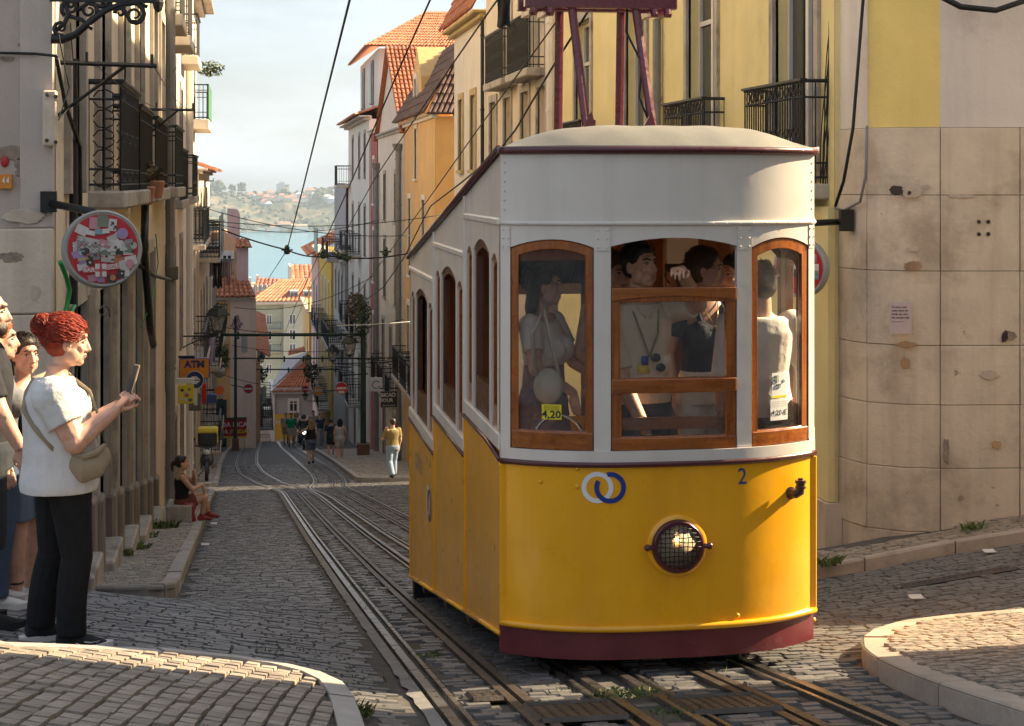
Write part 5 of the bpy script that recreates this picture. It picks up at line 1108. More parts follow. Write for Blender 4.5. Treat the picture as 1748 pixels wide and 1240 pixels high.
FHL = ['white house at the left end of the far rooftops', 'white red-roofed house right of the leftmost one', 'tan house low on the far ridge left of the tower', 'white house left of the far tower block', "tan house touching the far tower's left side", 'white house directly below the far tower block', "tan house under the tower's right edge", 'white wide house right of the far tower', 'grey-roofed small house right of the wide white one', 'white house between tower and dark tree clump', 'tan house high on the ridge right of the tower', 'grey house just left of the dark tree clump', 'grey house right of the dark tree clump', 'wide grey house at the right under the ridge', 'small white house on the slope left of the tower', 'small grey house lowest on the cliff edge', 'grey house near the left pines', 'grey house high at the right end of the ridge', 'grey house at the far right of the ridge', 'small white house lowest right of the tower', 'grey hut between the two skyline trees']
hz = [(428, 332, 16, 6, 0), (446, 333, 18, 7, 1), (455, 336, 14, 8, 1), (462, 329, 14, 9, 0), (470, 338, 18, 8, 1), (481, 334, 12, 10, 0), (490, 338, 12, 8, 1), (500, 336, 16, 8, 0), (511, 332, 12, 6, 2), (520, 338, 14, 8, 0), (531, 325, 20, 8, 1), (538, 332, 14, 7, 2), (560, 336, 16, 8, 2), (568, 340, 18, 8, 2), (452, 344, 16, 5, 0), (459, 348, 12, 6, 2), (437, 336, 10, 5, 2), (575, 326, 14, 7, 2), (584, 324, 14, 8, 2), (504, 344, 12, 5, 0), (398, 324, 10, 5, 2)]
for i, (px, py, w, h, k) in enumerate(hz):
    Y = shore_y(px, py + h); t = empty('far_house', (fx(px, Y), Y, fz(py + h / 2, Y)), FHL[i], 'house', 'houses on the far ridge')
    fbox(px - w / 2, py, px + w / 2, py + h, Y, 9, 'wall', [FW, mat('far_tan_wall', (.5, .42, .33), .8, .05, .1, 0), MAT['far_grey_wall']][k], t)
    a, b = fx(px - w / 2 - .6, Y), fx(px + w / 2 + .6, Y); z0, z1 = fz(py, Y), fz(py - 4, Y); MB().add([(a, Y - .6, z0), (b, Y - .6, z0), (b, Y + 9.6, z0), (a, Y + 9.6, z0), (lerp(a, b, .3), Y + 4, z1), (lerp(a, b, .7), Y + 4, z1)], [(0, 1, 5, 4), (1, 2, 5), (2, 3, 4, 5), (3, 0, 4), (0, 3, 2, 1)]).build('roof', FROOF if k != 2 else MAT['far_grey_wall'], t)
for i, (px, py, w, h, lab) in enumerate(((470, 388, 18, 9, 'white waterside shed at the left end of the far quay'), (487, 383, 20, 14, 'dark-roofed waterside warehouse in the middle of the far quay'), (498, 387, 14, 10, 'tan waterside warehouse right of the dark-roofed one'), (515, 388, 22, 10, 'low whitish shed at the right end of the far quay'), (447, 393, 16, 4, 'pale green ferry pontoon moored by the far bank'))):
    Y = 2240; t = empty('warehouse' if i < 4 else 'pontoon', (fx(px, Y), Y, -67), lab, 'warehouse' if i < 4 else 'pontoon')
    m = [FW, MAT['far_tan_wall'], MAT['far_tan_wall'], FW, mat('pontoon_green', (.25, .42, .36), .7, .1, .2, 0)][i]
    fbox(px - w / 2, py, px + w / 2, 398.5, Y, 12, 'wall', m, t)
    if i < 4: a, b = fx(px - w / 2, Y), fx(px + w / 2, Y); z0, z1 = fz(py, Y), fz(py - 4.5, Y); MB().add([(a, Y - .6, z0), (b, Y - .6, z0), (b, Y + 12, z0), (a, Y + 12, z0), (a + 1, Y + 6, z1), (b - 1, Y + 6, z1)], [(0, 1, 5, 4), (1, 2, 5), (2, 3, 4, 5), (3, 0, 4)]).build('roof', FROOF if i in (0, 1) else MAT['far_tan_wall'], t)
    else: MB().box((fx(440, Y), Y + 2, -65), (fx(452, Y), Y + 8, -61)).build('cabin', FW, t)
fbox(410, 395.5, 600, 398.6, 2244, 10, 'quay', mat('quay_stone', (.42, .38, .31), .8, .1, .1, 0), None); struct(COL.objects['quay'])
# the air between: haze
HAZE = bpy.data.materials.new('haze_air'); HAZE.use_nodes = True; nt = HAZE.node_tree; nt.nodes.clear()
_o = nt.nodes.new('ShaderNodeOutputMaterial'); _v = nt.nodes.new('ShaderNodeVolumePrincipled'); _v.inputs['Color'].default_value = (.70, .85, 1.0, 1); _v.inputs['Density'].default_value = .00017; _v.inputs['Anisotropy'].default_value = .2; nt.links.new(_v.outputs[0], _o.inputs['Volume'])
HB = MB().box((-3200, -80, -71), (3200, 2650, 70)).build('haze', HAZE); stuff(HB)
# ------------------------------------------------------------------ signs, lamps, wires, washing, plants
REDS = mat('sign_red', (.42, .012, .02), .4, .08, 4, .03); ORS = mat('sign_orange', (.62, .22, .01), .4, .06, 4, .03); BLS = mat('sign_blue', (.015, .03, .12), .4, .06, 4, .03); YES = mat('sign_yellow', (.62, .50, .03), .5, .06, 4, .03); GRS = mat('sign_grey_metal', (.30, .30, .29), .45, .1, 5, .1)
WHS = mat('sign_white', (.62, .61, .58), .5, .06, 4, .03); DKS = mat('sign_dark', (.02, .022, .025), .5, .1, 4, .03); OLIVE = mat('panel_olive', (.12, .12, .09), .6, .1, 4, .05)
def basis(n):
    n = Vector(n).normalized(); u = Vector((0, 0, 1)).cross(n).normalized(); return u, n.cross(u), n      # right (as read from the front), up, out
def disc_sign(name, c, n, r, th, label, cat, face, rim=GRS, group=None, bar=True, bars=None):
    c = Vector(c); u, w, n = basis(n); t = empty(name, c, label, cat, group)
    P = lambda a, b, o=0.: c + u * a + w * b + n * o
    MB().lathe(c - n * th, [(.0, 0), (r * .97, 0), (r * 1.04, th * .15), (r * 1.04, th * .9), (r * .99, th * 1.06), (r * .93, th * 1.0)], 40, n).build('drum', rim, t, smooth=True)
    MB().lathe(c - n * .008, [(.0, .012), (r * .92, .012), (r * .92, 0)], 40, n).build('face', face, t)
    if bar: MB().shell([[P(x, y, .006) for x in (-r * .78, r * .78)] for y in (-r * .17, r * .17)], n * .002).build('white_bar', WHS, t)
    return t, P
c = at_y(176, 425, 12.85); rs_ = random.Random(11)
SG, PS_ = disc_sign('round_sign', c, (.24, -1, .10), .278, .13, 'round red no-entry sign covered in stickers on the left corner house', 'sign', REDS)
PAL = [mat('sticker_%s' % k, v, .5, .1, 20, 0) for k, v in dict(white=(.5, .485, .46), pale=(.40, .38, .36), black=(.03, .03, .03), lilac=(.28, .2, .36), pink=(.42, .2, .24), teal=(.16, .3, .34), green=(.14, .18, .13), orange=(.42, .16, .07), grey=(.22, .21, .21), rose=(.42, .08, .09), ochre=(.42, .33, .1)).items()]
def stk(cx, cy, w, h, k, rot=0, o=.004, rnd=False):
    o += .003
    pts = [(cx + w * cos(a), cy + h * sin(a)) for a in frange(0, 2 * pi, 14)[:-1]] if rnd else [(cx + (x * w) * cos(rot) - (y * h) * sin(rot), cy + (x * w) * sin(rot) + (y * h) * cos(rot)) for x, y in ((-1, -1), (1, -1), (1, 1), (-1, 1))]
    nn = len(pts); MB().add([PS_(x, y, o) for x, y in pts] + [PS_(x, y, o + .0015) for x, y in pts], [tuple(range(nn, 2 * nn)), tuple(reversed(range(nn)))] + [(i, (i + 1) % nn, (i + 1) % nn + nn, i + nn) for i in range(nn)]).build('sticker', PAL[k], SG)
ST = [(-.06, .19, .045, .05, 4, -.05), (.0, .205, .047, .052, 6, .0), (.07, .175, .034, .052, 0, -.1), (-.155, .14, .05, .04, 0, -.5), (-.1, .12, .05, .02, 0, -.2), (-.03, .125, .035, .022, 5, .0), (.02, .13, .03, .02, 0, .1), (-.1, .05, .11, .036, 1, -.22), (.0, .04, .035, .032, 4, -.3),
      (.1, .1, .05, .022, 0, .7), (.07, .07, .045, .035, 1, .4), (.185, .05, .035, .02, 8, .1), (.19, .0, .036, .035, 6, -.15), (.095, .02, .05, .05, 0, -.1), (.2, -.09, .05, .04, 0, .2), (-.13, -.03, .03, .03, 2, 0), (-.06, -.055, .04, .03, 8, .1), (.01, -.03, .05, .025, 6, .0), (-.15, -.075, .04, .04, 3, .3), (-.1, -.09, .03, .035, 2, .1), (.03, -.075, .055, .03, 1, -.1), (.11, -.08, .04, .04, 7, .3), (.16, -.12, .05, .04, 0, .2), (-.15, -.13, .045, .03, 0, .2), (-.08, -.215, .04, .03, 4, .2), (-.02, -.225, .03, .025, 3, .0), (.06, -.22, .036, .034, 2, 0), (.125, -.19, .03, .034, 2, -.1), (.165, -.18, .028, .03, 0, 0), (-.19, .02, .03, .04, 1, .2), (-.2, -.04, .03, .03, 3, .4)]
for i, (x, y, w, h, k, r_) in enumerate(ST): stk(x, y, w * .86, h * .86, k, r_, .0055 + .0011 * (i % 7))
for x, y, r_, k in ((.14, .11, .042, 3), (.22, .02, .025, 1), (.19, -.11, .03, 4), (.045, -.0, .026, 0), (-.13, -.02, .03, 2), (.115, -.03, .03, 2), (.065, -.215, .022, 7)): stk(x, y, r_, r_, k, 0, .0145, True)
stk(-.105, -.155, .05, .02, 9, .02, .0355); stk(.055, -.135, .065, .018, 0, .1, .0355); stk(-.025, -.16, .04, .048, 0, 0, .0385); stk(-.025, -.16, .04, .009, 9, 0, .040); stk(-.025, -.16, .009, .048, 9, 0, .040)
text_mesh('BARI', .045, PAL[0], lambda u, v: PS_(-.105 + u, -.157 + v, .0405), SG, 'sticker_text', bold=.001); text_mesh('ISSALE', .036, PAL[9], lambda u, v: PS_(.062 + u * cos(.1) - v * .1, -.135 + v + u * .1, .0405), SG, 'sticker_text', bold=.001)
text_mesh('FERAL', .03, PAL[10], lambda u, v: PS_(-.15 + u, -.075 + v + u * .2, .0400), SG, 'sticker_text', bold=.001)
for a, b, cc_, d in ((.055, .19, .085, .195), (.075, .16, .05, .155)): MB().tube([PS_(a + .0, b - .02, .0155), PS_(a + .022, b + .004, .0155)], .004, 4).tube([PS_(a + .022, b + .004, .0155), PS_(a + .004, b + .004, .0155)], .004, 4).tube([PS_(a + .022, b + .004, .0155), PS_(a + .022, b - .014, .0155)], .004, 4).build('arrow_mark', PAL[2], SG)
for k in range(46):
    r1 = rs_.uniform(.02, .235); a1 = rs_.uniform(0, 2 * pi); x, y = r1 * cos(a1), r1 * sin(a1) * (.6 if r1 > .15 and sin(a1) > 0 else 1)
    if y > .09: continue
    stk(x, y, rs_.uniform(.006, .014), rs_.uniform(.004, .010), rs_.choice((0, 1, 2, 2, 8, 2, 0, 5, 9)), rs_.uniform(-.5, .5), .0185 + .0004 * k)
for k in range(5): MB().tube([PS_(lerp(-.19, -.02, t), .06 - .016 * k + .008 * sin(t * 30 + k * 2) - .04 * t, .0155) for t in frange(0, 1, 16)], .0018, 3).build('scribble', PAL[2], SG)
MB().tube([(-1.5, 13.4, at_y(82, 347, 13.4).z), at_y(160, 362, 12.98), Vector(c) + Vector((-.02, .12, .16))], .03, 8).build('bracket_arm', BLK, SG, smooth='all'); MB().box((-1.56, 13.36, at_y(82, 347, 13.4).z - .07), (-1.44, 13.42, at_y(82, 347, 13.4).z + .09)).build('bracket_plate', BLK, SG)
c2 = at_d(1364, 458, 16.2); S2, PS2 = disc_sign('round_sign', c2, (-.72, -.7, .0), .27, .1, 'red sticker-covered round sign peeping out behind the car on the right', 'sign', REDS)
a = at_d(1450, 378, 16.4)
MB().tube([Vector(a) + Vector((.1, .1, 0)), c2 + Vector((0, .05, .42)), c2 + Vector((0, .05, .2))], .032, 8).build('bracket_arm', BLK, S2, smooth='all')
for k, (x, y) in enumerate(((.0, .13), (.08, .02), (-.1, .0), (.05, -.12), (.14, .1), (-.05, -.05), (.16, -.06))): MB().shell([[PS2(x + i * .05, y + j * .04, .006) for i in (-1, 1)] for j in (-1, 1)], basis((-.72, -.7, 0))[2] * .002).build('sticker', PAL[(0, 5, 1, 0, 4, 2, 5)[k]], S2)
MB().box(at_d(1440, 358, 16.35) - Vector((.03, .02, 0)), at_d(1452, 395, 16.35) + Vector((.03, .06, 0))).build('bracket_plate', BLK, S2)
fa = at_d(1411, 487, 16.9); LF = empty('wall_lamp', fa, 'small dark floodlight on the yellow wall behind the round sign on the right', 'lamp'); MB().box(fa + Vector((-.06, -.05, -.11)), fa + Vector((.05, .05, .11))).build('lamp_body', BLK, LF, bevel=.01)
MB().tube([fa + Vector((0, 0, -.1)), fa + Vector((.05, .15, -.15)), fa + Vector((.1, .3, 0))], .012, 6).build('lamp_arm', BLK, LF)
def board(name, px0, py0, px1, py1, Y, th, m, label, cat, edge=None, group=None):
    a = at_y(px0, py1, Y); b = at_y(px1, py0, Y); t = empty(name, ((a.x + b.x) / 2, Y, a.z), label, cat, group)
    MB().box((a.x, Y, a.z), (b.x, Y + th, b.z)).build('box', edge or m, t, bevel=.02); w, h = b.x - a.x, b.z - a.z
    MB().box((a.x + w * .03, Y - .006, a.z + h * .03), (b.x - w * .03, Y + .001, b.z - h * .03)).build('face', m, t)
    P = lambda u, v: (lerp(a.x, b.x, .5) + u, Y - .0075, lerp(a.z, b.z, .5) + v); return t, P, w, h
t, P, w, h = board('cash_machine_sign', 306, 612, 358, 647, 40, .3, ORS, 'orange box sign reading ATM on the left-hand houses', 'sign', BLS)
text_mesh('ATM', h * .48, BLS, lambda u, v: P(u, v + h * .2), t, 'sign_text', bold=.012)
q = at_y(332, 655, 39.95); MB().lathe((q.x, 39.96, q.z + .08), [(0, .04), (.2, .04), (.2, 0)], 24, (0, -1, 0)).build('badge', BLS, t); MB().lathe((q.x, 39.965, q.z + .08), [(.2, .04), (.215, .04), (.215, 0), (.2, 0)], 24, (0, -1, 0)).build('badge_rim', WHS, t)
for s_ in (1, -1): MB().add([(q.x - .14, 39.91, q.z + .08 + s_ * .01), (q.x + .14, 39.91, q.z + .08 + s_ * .01), (q.x + .05, 39.91, q.z + .08 + s_ * .09), (q.x - .05, 39.91, q.z + .08 + s_ * .09)], [(0, 1, 2, 3)]).build('badge_mark', WHS, t)
MB().tube([(-1.6, 40.15, q.z + .6), (q.x, 40.15, q.z + .6)], .03, 6).build('bracket_arm', BLK, t)
t, P, w, h = board('shop_sign', 304, 657, 331, 690, 36.5, .08, YES, 'yellow sticker-covered square sign under the orange ATM sign', 'sign')
for i, (x, y, k, r_) in enumerate(((-.25, .22, 2, .1), (.2, .25, 6, .09), (.05, -.05, 9, .12), (-.3, -.2, 0, .09), (.0, -.28, 0, .1), (.27, -.3, 6, .12), (-.1, .08, 1, .1))): MB().add([P(x * w + r_ * h * cos(a), y * h + r_ * h * .8 * sin(a)) for a in frange(0, 2 * pi, 10)[:-1]], [tuple(range(10))]).build('sticker', PAL[k], t)
board('shop_sign', 300, 646, 331, 656, 36.6, .12, WHS, 'blank white box above the yellow sticker-covered sign', 'sign'); board('shop_sign', 322, 672, 343, 702, 38, .1, OLIVE, 'dull olive panel below the orange ATM sign', 'sign')
board('shop_sign', 331, 663, 337, 693, 37, .04, WHS, 'narrow white vertical sign beside the olive panel', 'sign'); board('shop_banner', 345, 655, 352, 690, 44, .05, REDS, 'narrow red pennant hanging right of the ATM sign', 'banner'); board('shop_sign', 353, 674, 370, 689, 52, .3, BLS, 'small blue box hanging under the orange paddle on the left', 'sign')
def post_disc(px, py, r_px, Y, label, face=REDS, bar=True, n=(0, -1, 0)):
    c = at_y(px, py, Y); r = r_px / FPX * Y; return disc_sign('road_sign', c, n, r, .05, label, 'road sign', face, bar=bar)[0], c, r
t, c, r = post_disc(424, 664, 8, 88, 'small no-entry sign on the left near the green mast'); MB().tube([c + Vector((-.9, .2, .2)), c + Vector((0, .06, 0))], .025, 6).build('arm', BLK, t)
t, c, r = post_disc(583, 663, 10.5, 63, 'no-entry sign with a sticker on the right below the street lamps'); MB().tube([c + Vector((.0, .08, r)), c + Vector((.0, .08, r + .25)), c + Vector((1.0, .3, r + .25))], .025, 6).build('arm', BLK, t)
MB().box(c + Vector((-.12, -.012, -.19)), c + Vector((.1, -.008, -.1))).build('sticker', WHS, t)
t, c, r = post_disc(543, 668, 8.5, 92, 'round orange ATM sign on the right of the street', ORS, False); text_mesh('ATM', .2, WHS, lambda u, v: c + Vector((u, -.008, v + .03)), t, 'sign_text', bold=.01); MB().tube([c + Vector((.0, .06, 0)), c + Vector((1.2, .1, 0))], .03, 6).build('arm', BLK, t)
t, c, r = post_disc(375, 667, 8.5, 62, 'glossy orange paddle sign on the left before the green door', mat('glossy_orange', (.65, .12, .02), .25, .05, 4, 0), False, (.5, -1, .1)); MB().tube([c + Vector((0, .05, 0)), c + Vector((-.8, .1, 0))], .025, 6).build('arm', BLK, t)
post_disc(521, 665, 6, 118, 'faded no-entry sign in front of the little tiled house')[0]
t, P, w, h = board('shop_sign', 631, 645, 653, 669, 66, .1, WHS, 'white square sign with a ring-shaped letter on the right', 'sign')
MB().grid(flat_ring(P, 0, .0, h * .22, h * .32, 24, .6, 2 * pi - .3)).build('ring_letter', PAL[5], t)
t, P, w, h = board('shop_sign', 650, 668, 678, 696, 60, .06, DKS, 'black hanging sign reading BICA SOUR above the man in jeans', 'sign')
text_mesh('BICA', h * .3, WHS, lambda u, v: P(u - w * .16, v + h * .26), t, 'sign_text', bold=.004); text_mesh('SOUR', h * .3, WHS, lambda u, v: P(u - w * .14, v - h * .06), t, 'sign_text', bold=.004); text_mesh('Bar & Cocktails', h * .12, WHS, lambda u, v: P(u, v - h * .38), t, 'sign_text')
MB().grid(flat_ring(P, w * .28, h * .28, h * .08, h * .13, 20)).build('sign_mark', WHS, t); MB().tube([(5.75, 60.05, t.location.z + h + .1), (at_y(648, 660, 60).x, 60.05, t.location.z + h + .1)], .025, 6).build('bracket_arm', BLK, t)
# paper notice on the stone wall
a = at_d(1518, 570, 15.9); b = at_d(1556, 517, 15.9); n_ = Vector((-sin(TH), -cos(TH), 0)); t = empty('paper_notice', a, 'pinkish paper notice taped to the stone wall on the right', 'notice')
u_ = Vector((b.x - a.x, b.y - a.y, 0)); wn = u_.length; u_.normalize(); hn = b.z - a.z
PN = lambda u, v, o=.0: a + u_ * u + Vector((0, 0, v)) + n_ * o
MB().shell([[PN(x, y, .0 + .004 * sin(x * 20)) for x in frange(0, wn, 4)] for y in frange(0, hn, 4)], n_ * .002).build('sheet', mat('pink_paper', (.55, .45, .46), .7, .06, 10, .1), t)
for k, s in enumerate(('Tu vive a vida', 'como deve ser', 'vivida. Ao vivo.', 'No mundo real!')): text_mesh(s, .026, DKS, lambda u, v: PN(.018 + u, hn * .86 - .033 * k + v, .009), t, 'notice_text', align='LEFT', bold=.0006)
text_mesh('@aquitemosmundo', .014, DKS, lambda u, v: PN(.018 + u, hn * .86 - .135 + v, .009), t, 'notice_text', align='LEFT')
# --- lanterns
LGL = glass_mat('lantern_glass', (.78, .75, .68), 1.0, .1, .45)
def lantern(px, py, wpx, Y, label, side):
    c = at_y(px, py, Y); w = wpx / FPX * Y / 2; h = w * 2.1; t = empty('street_lamp', c, label, 'street lamp', 'wall lanterns along the street')
    for k in range(4):
        a0, a1 = pi / 4 + k * pi / 2, pi / 4 + (k + 1) * pi / 2
        A, B = Vector((cos(a0), sin(a0), 0)), Vector((cos(a1), sin(a1), 0))
        MB().add([c + A * w * .72 + Vector((0, 0, -h * .5)), c + B * w * .72 + Vector((0, 0, -h * .5)), c + B * w * 1.2 + Vector((0, 0, h * .28)), c + A * w * 1.2 + Vector((0, 0, h * .28))], [(0, 1, 2, 3)]).build('glass_panel', LGL, t)
        MB().tube([c + A * w * .74 + Vector((0, 0, -h * .52)), c + A * w * 1.24 + Vector((0, 0, h * .3))], w * .07, 5).build('frame_bar', IRON, t)
    MB().lathe(c, [(w * 1.3, h * .28), (w * 1.34, h * .33), (w * .75, h * .68), (w * .5, h * .7), (w * .5, h * .8), (w * .25, h * .86), (w * .12, h * .98), (0, h)], 4, (0, 0, 1)).build('cap', IRON, t)
    MB().lathe(c, [(0, -h * .75), (w * .2, -h * .66), (w * .5, -h * .58), (w * .75, -h * .5), (w * .7, -h * .47)], 4).build('base', IRON, t)
    MB().sphere(c + Vector((0, 0, -h * .05)), w * .25, n=8, m=6).build('lamp_bulb', WHS, t)
    X1 = (XRW - .05) if side > 0 else -1.6; zb = c.z - h * .8
    ar = MB().tube([c + Vector((0, 0, -h * .7)), Vector((c.x, Y, zb)), Vector((X1, Y, zb))], w * .09, 6).tube([Vector((lerp(c.x, X1, s), Y, zb - .28 * s * s - .02)) for s in frange(.1, 1, 6)], w * .07, 5)
    for s, r in ((.3, .07), (.6, .11)): ar.tube([(lerp(c.x, X1, s) + r * cos(q), Y, zb - .13 * s - .04 + r * sin(q)) for q in frange(0, 5.2, 10)], w * .05, 4)
    ar.build('bracket_arm', IRON, t, smooth='all'); return t
lantern(372, 548, 30, 43, 'large iron lantern on the left wall above the ATM sign', -1); lantern(597, 593, 23, 57, 'largest iron lantern on the right, beside the ivy-topped mast', 1); lantern(568, 606, 18, 72, 'second iron lantern on the right, left of the largest', 1); lantern(526, 617, 12, 92, 'third iron lantern on the right, in front of the tiled house', 1)
lantern(447, 613, 9, 96, 'small iron lantern on the left at the crest of the street', -1); lantern(521, 678, 8, 112, 'small low lantern before the tiled house window', 1)
# --- masts and cross beams for the overhead line
MASTG = mat('mast_green', (.02, .05, .03), .5, .25, 4, .1); LEAF = mat('leaf_green', (.06, .085, .025), .6, .3, 6, .2, isl=.4); LEAFD = mat('dry_leaf', (.12, .085, .035), .7, .3, 6, .2, isl=.4)
def mast(px, py0, py1, Y, r, label):
    a = at_y(px, py1, Y); b = at_y(px, py0, Y); z0 = gz(a.x, Y); t = empty('line_mast', (a.x, Y, z0), label, 'mast')
    MB().tube([(a.x, Y, z0), (a.x, Y, b.z)], [r, r * .8], 10).build('pole', MASTG, t, smooth=True); MB().box((a.x - r * 2, Y - r * 2, z0), (a.x + r * 2, Y + r * 2, z0 + .6)).build('base', mat('brown_base', (.15, .08, .04), .7, .2, 4, .2), t, bevel=.03); return t, a.x
def leaves(name, c, rx, ry, rz, n, m, parent=None, s=.06, seed=1, shape=None):
    r = random.Random(seed); mb = MB(); c = Vector(c)
    for _ in range(n):
        while True:
            p = Vector((r.uniform(-1, 1), r.uniform(-1, 1), r.uniform(-1, 1)))
            if p.length < 1 and r.random() < .35 + p.length: break
        q = c + Vector((p.x * rx, p.y * ry, p.z * rz)); u = Vector((r.uniform(-1, 1), r.uniform(-1, 1), r.uniform(-.4, 1))).normalized(); v = u.cross(Vector((r.uniform(-1, 1), r.uniform(-1, 1), r.uniform(-1, 1)))).normalized(); k = s * r.uniform(.6, 1.4)
        mb.add([q - u * k, q + v * k * .45, q + u * k, q - v * k * .45], [(0, 1, 2, 3)])
    return stuff(mb.build(name, m, parent)) if parent is not None else mb.build(name, m)
t, mx_ = mast(620, 530, 765, 70, .125, 'dark green mast with ivy at its head on the right pavement'); leaves('ivy', (mx_, 70, fz(545, 70)), .34, .34, .95, 300, LEAF, t, .08, 3)
t, mx2 = mast(402, 540, 745, 86, .085, 'slender dark green mast on the left in front of the pink house')
def wire(pts, r, label, m=BLK, name='overhead_wire', cat='wire', group='overhead wires across the street', n=5):
    o = MB().tube(pts, r, n).build(name, m, None, smooth='all'); return tag(o, label, cat, group)
def beam(y, Y, px0, px1, label, r=.06):
    a, b = at_y(px0, y, Y), at_y(px1, y, Y); o = empty('cross_beam', a, label, 'cross beam', 'cross beams carrying the wires'); MB().tube([a, b], r, 8).build('bar', MASTG, o, smooth='all')
    for s in (.2, .4, .55, .7, .85): p = a.lerp(b, s); MB().lathe(p + Vector((0, 0, -.18)), [(.03, 0), (.06, .05), (.03, .1), (.07, .14), (.03, .3)], 8).build('insulator', MASTG, o)
beam(572, 70, 352, 622, 'highest and nearest dark green cross beam over the street'); beam(612, 86, 398, 615, 'middle dark green cross beam over the street', .04); beam(631, 98, 420, 600, 'lowest thin cross beam, before the tiled roof', .04)
def pw(*pts): return [at_y(px, py, Y) for px, py, Y in pts]
def sag(a, b, d, n=10): return [a.lerp(b, t) - Vector((0, 0, d * 4 * t * (1 - t))) for t in frange(0, 1, n)]
def along(px, py, X, slope_px, Y1, sagd=.0):
    a = at_x(px, py, X); return a
def street_wire(p0, p1, X, r, label, sg=.25, far=92):
    """a wire parallel to the rails, through two sighted spots, going on down the street and back over the camera"""
    a, b = at_x(*p0, X), at_x(*p1, X); e = b + (b - a) / (b.y - a.y) * (far - b.y); e.z = lerp(e.z, gz(X, far) + 4.6, .9); s = a + (a - b) / (b.y - a.y) * (a.y + 2)
    return wire([s, a] + sag(a, b, sg * .4, 6)[1:] + sag(b, e, sg * 2, 8)[1:], r, label)
n1 = at_x(490, 427, .62); wire([at_x(640, -170, .62), at_x(597, 0, .62), at_x(556, 165, .62), at_x(520, 310, .62), n1, at_x(462, 470, .62), at_x(432, 515, .62) ], .008, 'steep dark contact wire falling through the sky to a clamp over the river', n=6)
wire([at_x(790, -130, 1.3), at_x(733, 3, 1.3), at_x(684, 112, 1.3), at_x(640, 215, 1.3), at_x(600, 310, 1.3), at_x(562, 395, 1.3), at_x(505, 520, 1.3), at_x(478, 590, 1.3)], .008, 'dark wire dropping from the bracket at the top past the tiled roof', n=6)
wire([at_x(930, -110, 2.1), at_x(836, 18, 2.1), at_x(700, 215, 2.1), at_x(640, 305, 2.1), at_x(592, 392, 2.1), at_x(530, 490, 2.1), at_x(500, 560, 2.1)], .009, 'second dark wire crossing in front of the orange house', n=6)
wire([at_x(1000, -30, 3.0), at_x(955, 30, 3.0), at_x(820, 215, 3.0), at_x(735, 335, 3.0), at_x(680, 410, 3.0), at_x(612, 500, 3.0), at_x(575, 560, 3.0)], .009, 'third dark wire running down past the balconies behind the roof', n=6)
wire([at_x(1010, 10, 4.6), at_x(940, 120, 4.6), at_x(880, 222, 4.6), at_x(845, 265, 4.6), at_x(790, 310, 4.6), at_x(735, 352, 4.6), at_x(716, 388, 4.6), at_x(690, 440, 4.6), at_x(655, 490, 4.6), at_x(600, 530, 4.6)], .019, 'thick taped cable bundle slung along the right-hand houses', n=6)
wire(sag(at_y(378, 392, 26), at_x(490, 427, .62), .02) + sag(at_x(490, 427, .62), at_y(560, 437, 26), .05)[1:] + sag(at_y(560, 437, 26), at_y(700, 432, 27), .06)[1:] + [at_y(800, 395, 28.5)], .012, 'span wire from the left houses to the orange house, holding the clamp')
for p, cl in ((n1, 'clamp where the steep wire meets the span wire over the river'), (at_y(552, 434, 26), 'clamp on the span wire in front of the yellow house'), (at_y(590, 438, 26), 'clamp on the span wire by the black balcony'), (at_y(658, 430, 26.8), 'rightmost clamp on the span wire, by the grey drainpipes')): o = MB().lathe(p + Vector((0, 0, -.07)), [(.025, 0), (.05, .02), (.05, .06), (.03, .08), (.045, .1), (.02, .15)], 8).box(p + Vector((-.09, -.015, -.012)), p + Vector((.09, .015, .012))).build('wire_clamp', MASTG); tag(o, cl, 'clamp', 'clamps on the span wire')
for i, (a, b, d, lab) in enumerate((((340, 352, 50), (705, 402, 50), .3, 'thin wire high over the water from left houses to the right'), ((350, 376, 48), (760, 366, 49), .25, 'thin wire just above the far shoreline'), ((352, 379, 56), (640, 378, 56), .35, 'thin beaded wire across the far river bank'), ((360, 555, 60), (690, 545, 60), .4, 'thin wire just above the nearest cross beam'), ((575, 556, 46), (706, 549, 47), .02, 'pale thin wire crossing below the river'), ((395, 590, 80), (650, 590, 80), .3, 'thin wire below the nearest cross beam'), ((380, 640, 75), (560, 655, 75), .3, 'thin wire low before the tiled house'), ((400, 525, 64), (640, 470, 64), .5, 'thin wire climbing right past the red roofs'))):
    wire(sag(at_y(*a), at_y(*b), d), .012 if i != 4 else .012, lab, WHS if i == 4 else BLK)
# --- things on the left corner house
t = empty('lamp_bracket', (-1.46, 13.4, at_y(95, 20, 13.4).z), 'large curled iron lamp bracket at the top left', 'bracket')
Z = lambda px, py: at_y(px, py, 13.35)
MB().tube([Z(88, 66), Z(105, 68), Z(130, 58), Z(155, 36), Z(180, 18), Z(205, 8), Z(230, 6), Z(252, 12)], [.04, .034, .03, .028, .024, .022, .018, .014], 8).build('arm', IRONB, t, smooth='all'); MB().box(Z(85, 3) - Vector((0, .02, 0)), Z(278, -4) + Vector((0, .02, 0))).build('top_bar', IRONB, t)
MB().lathe(Z(270, 22), [(0, 0), (.03, .02), (.045, .08), (.03, .1), (.05, .13)], 10).build('finial', IRONB, t)
def curl(cx, cy, r, a0, turns, k=1, rr=.013):
    return [Z(cx + r * (1 - .75 * s) * cos(a0 + k * turns * 2 * pi * s), cy + r * (1 - .75 * s) * sin(a0 + k * turns * 2 * pi * s)) for s in frange(0, 1, 18)]
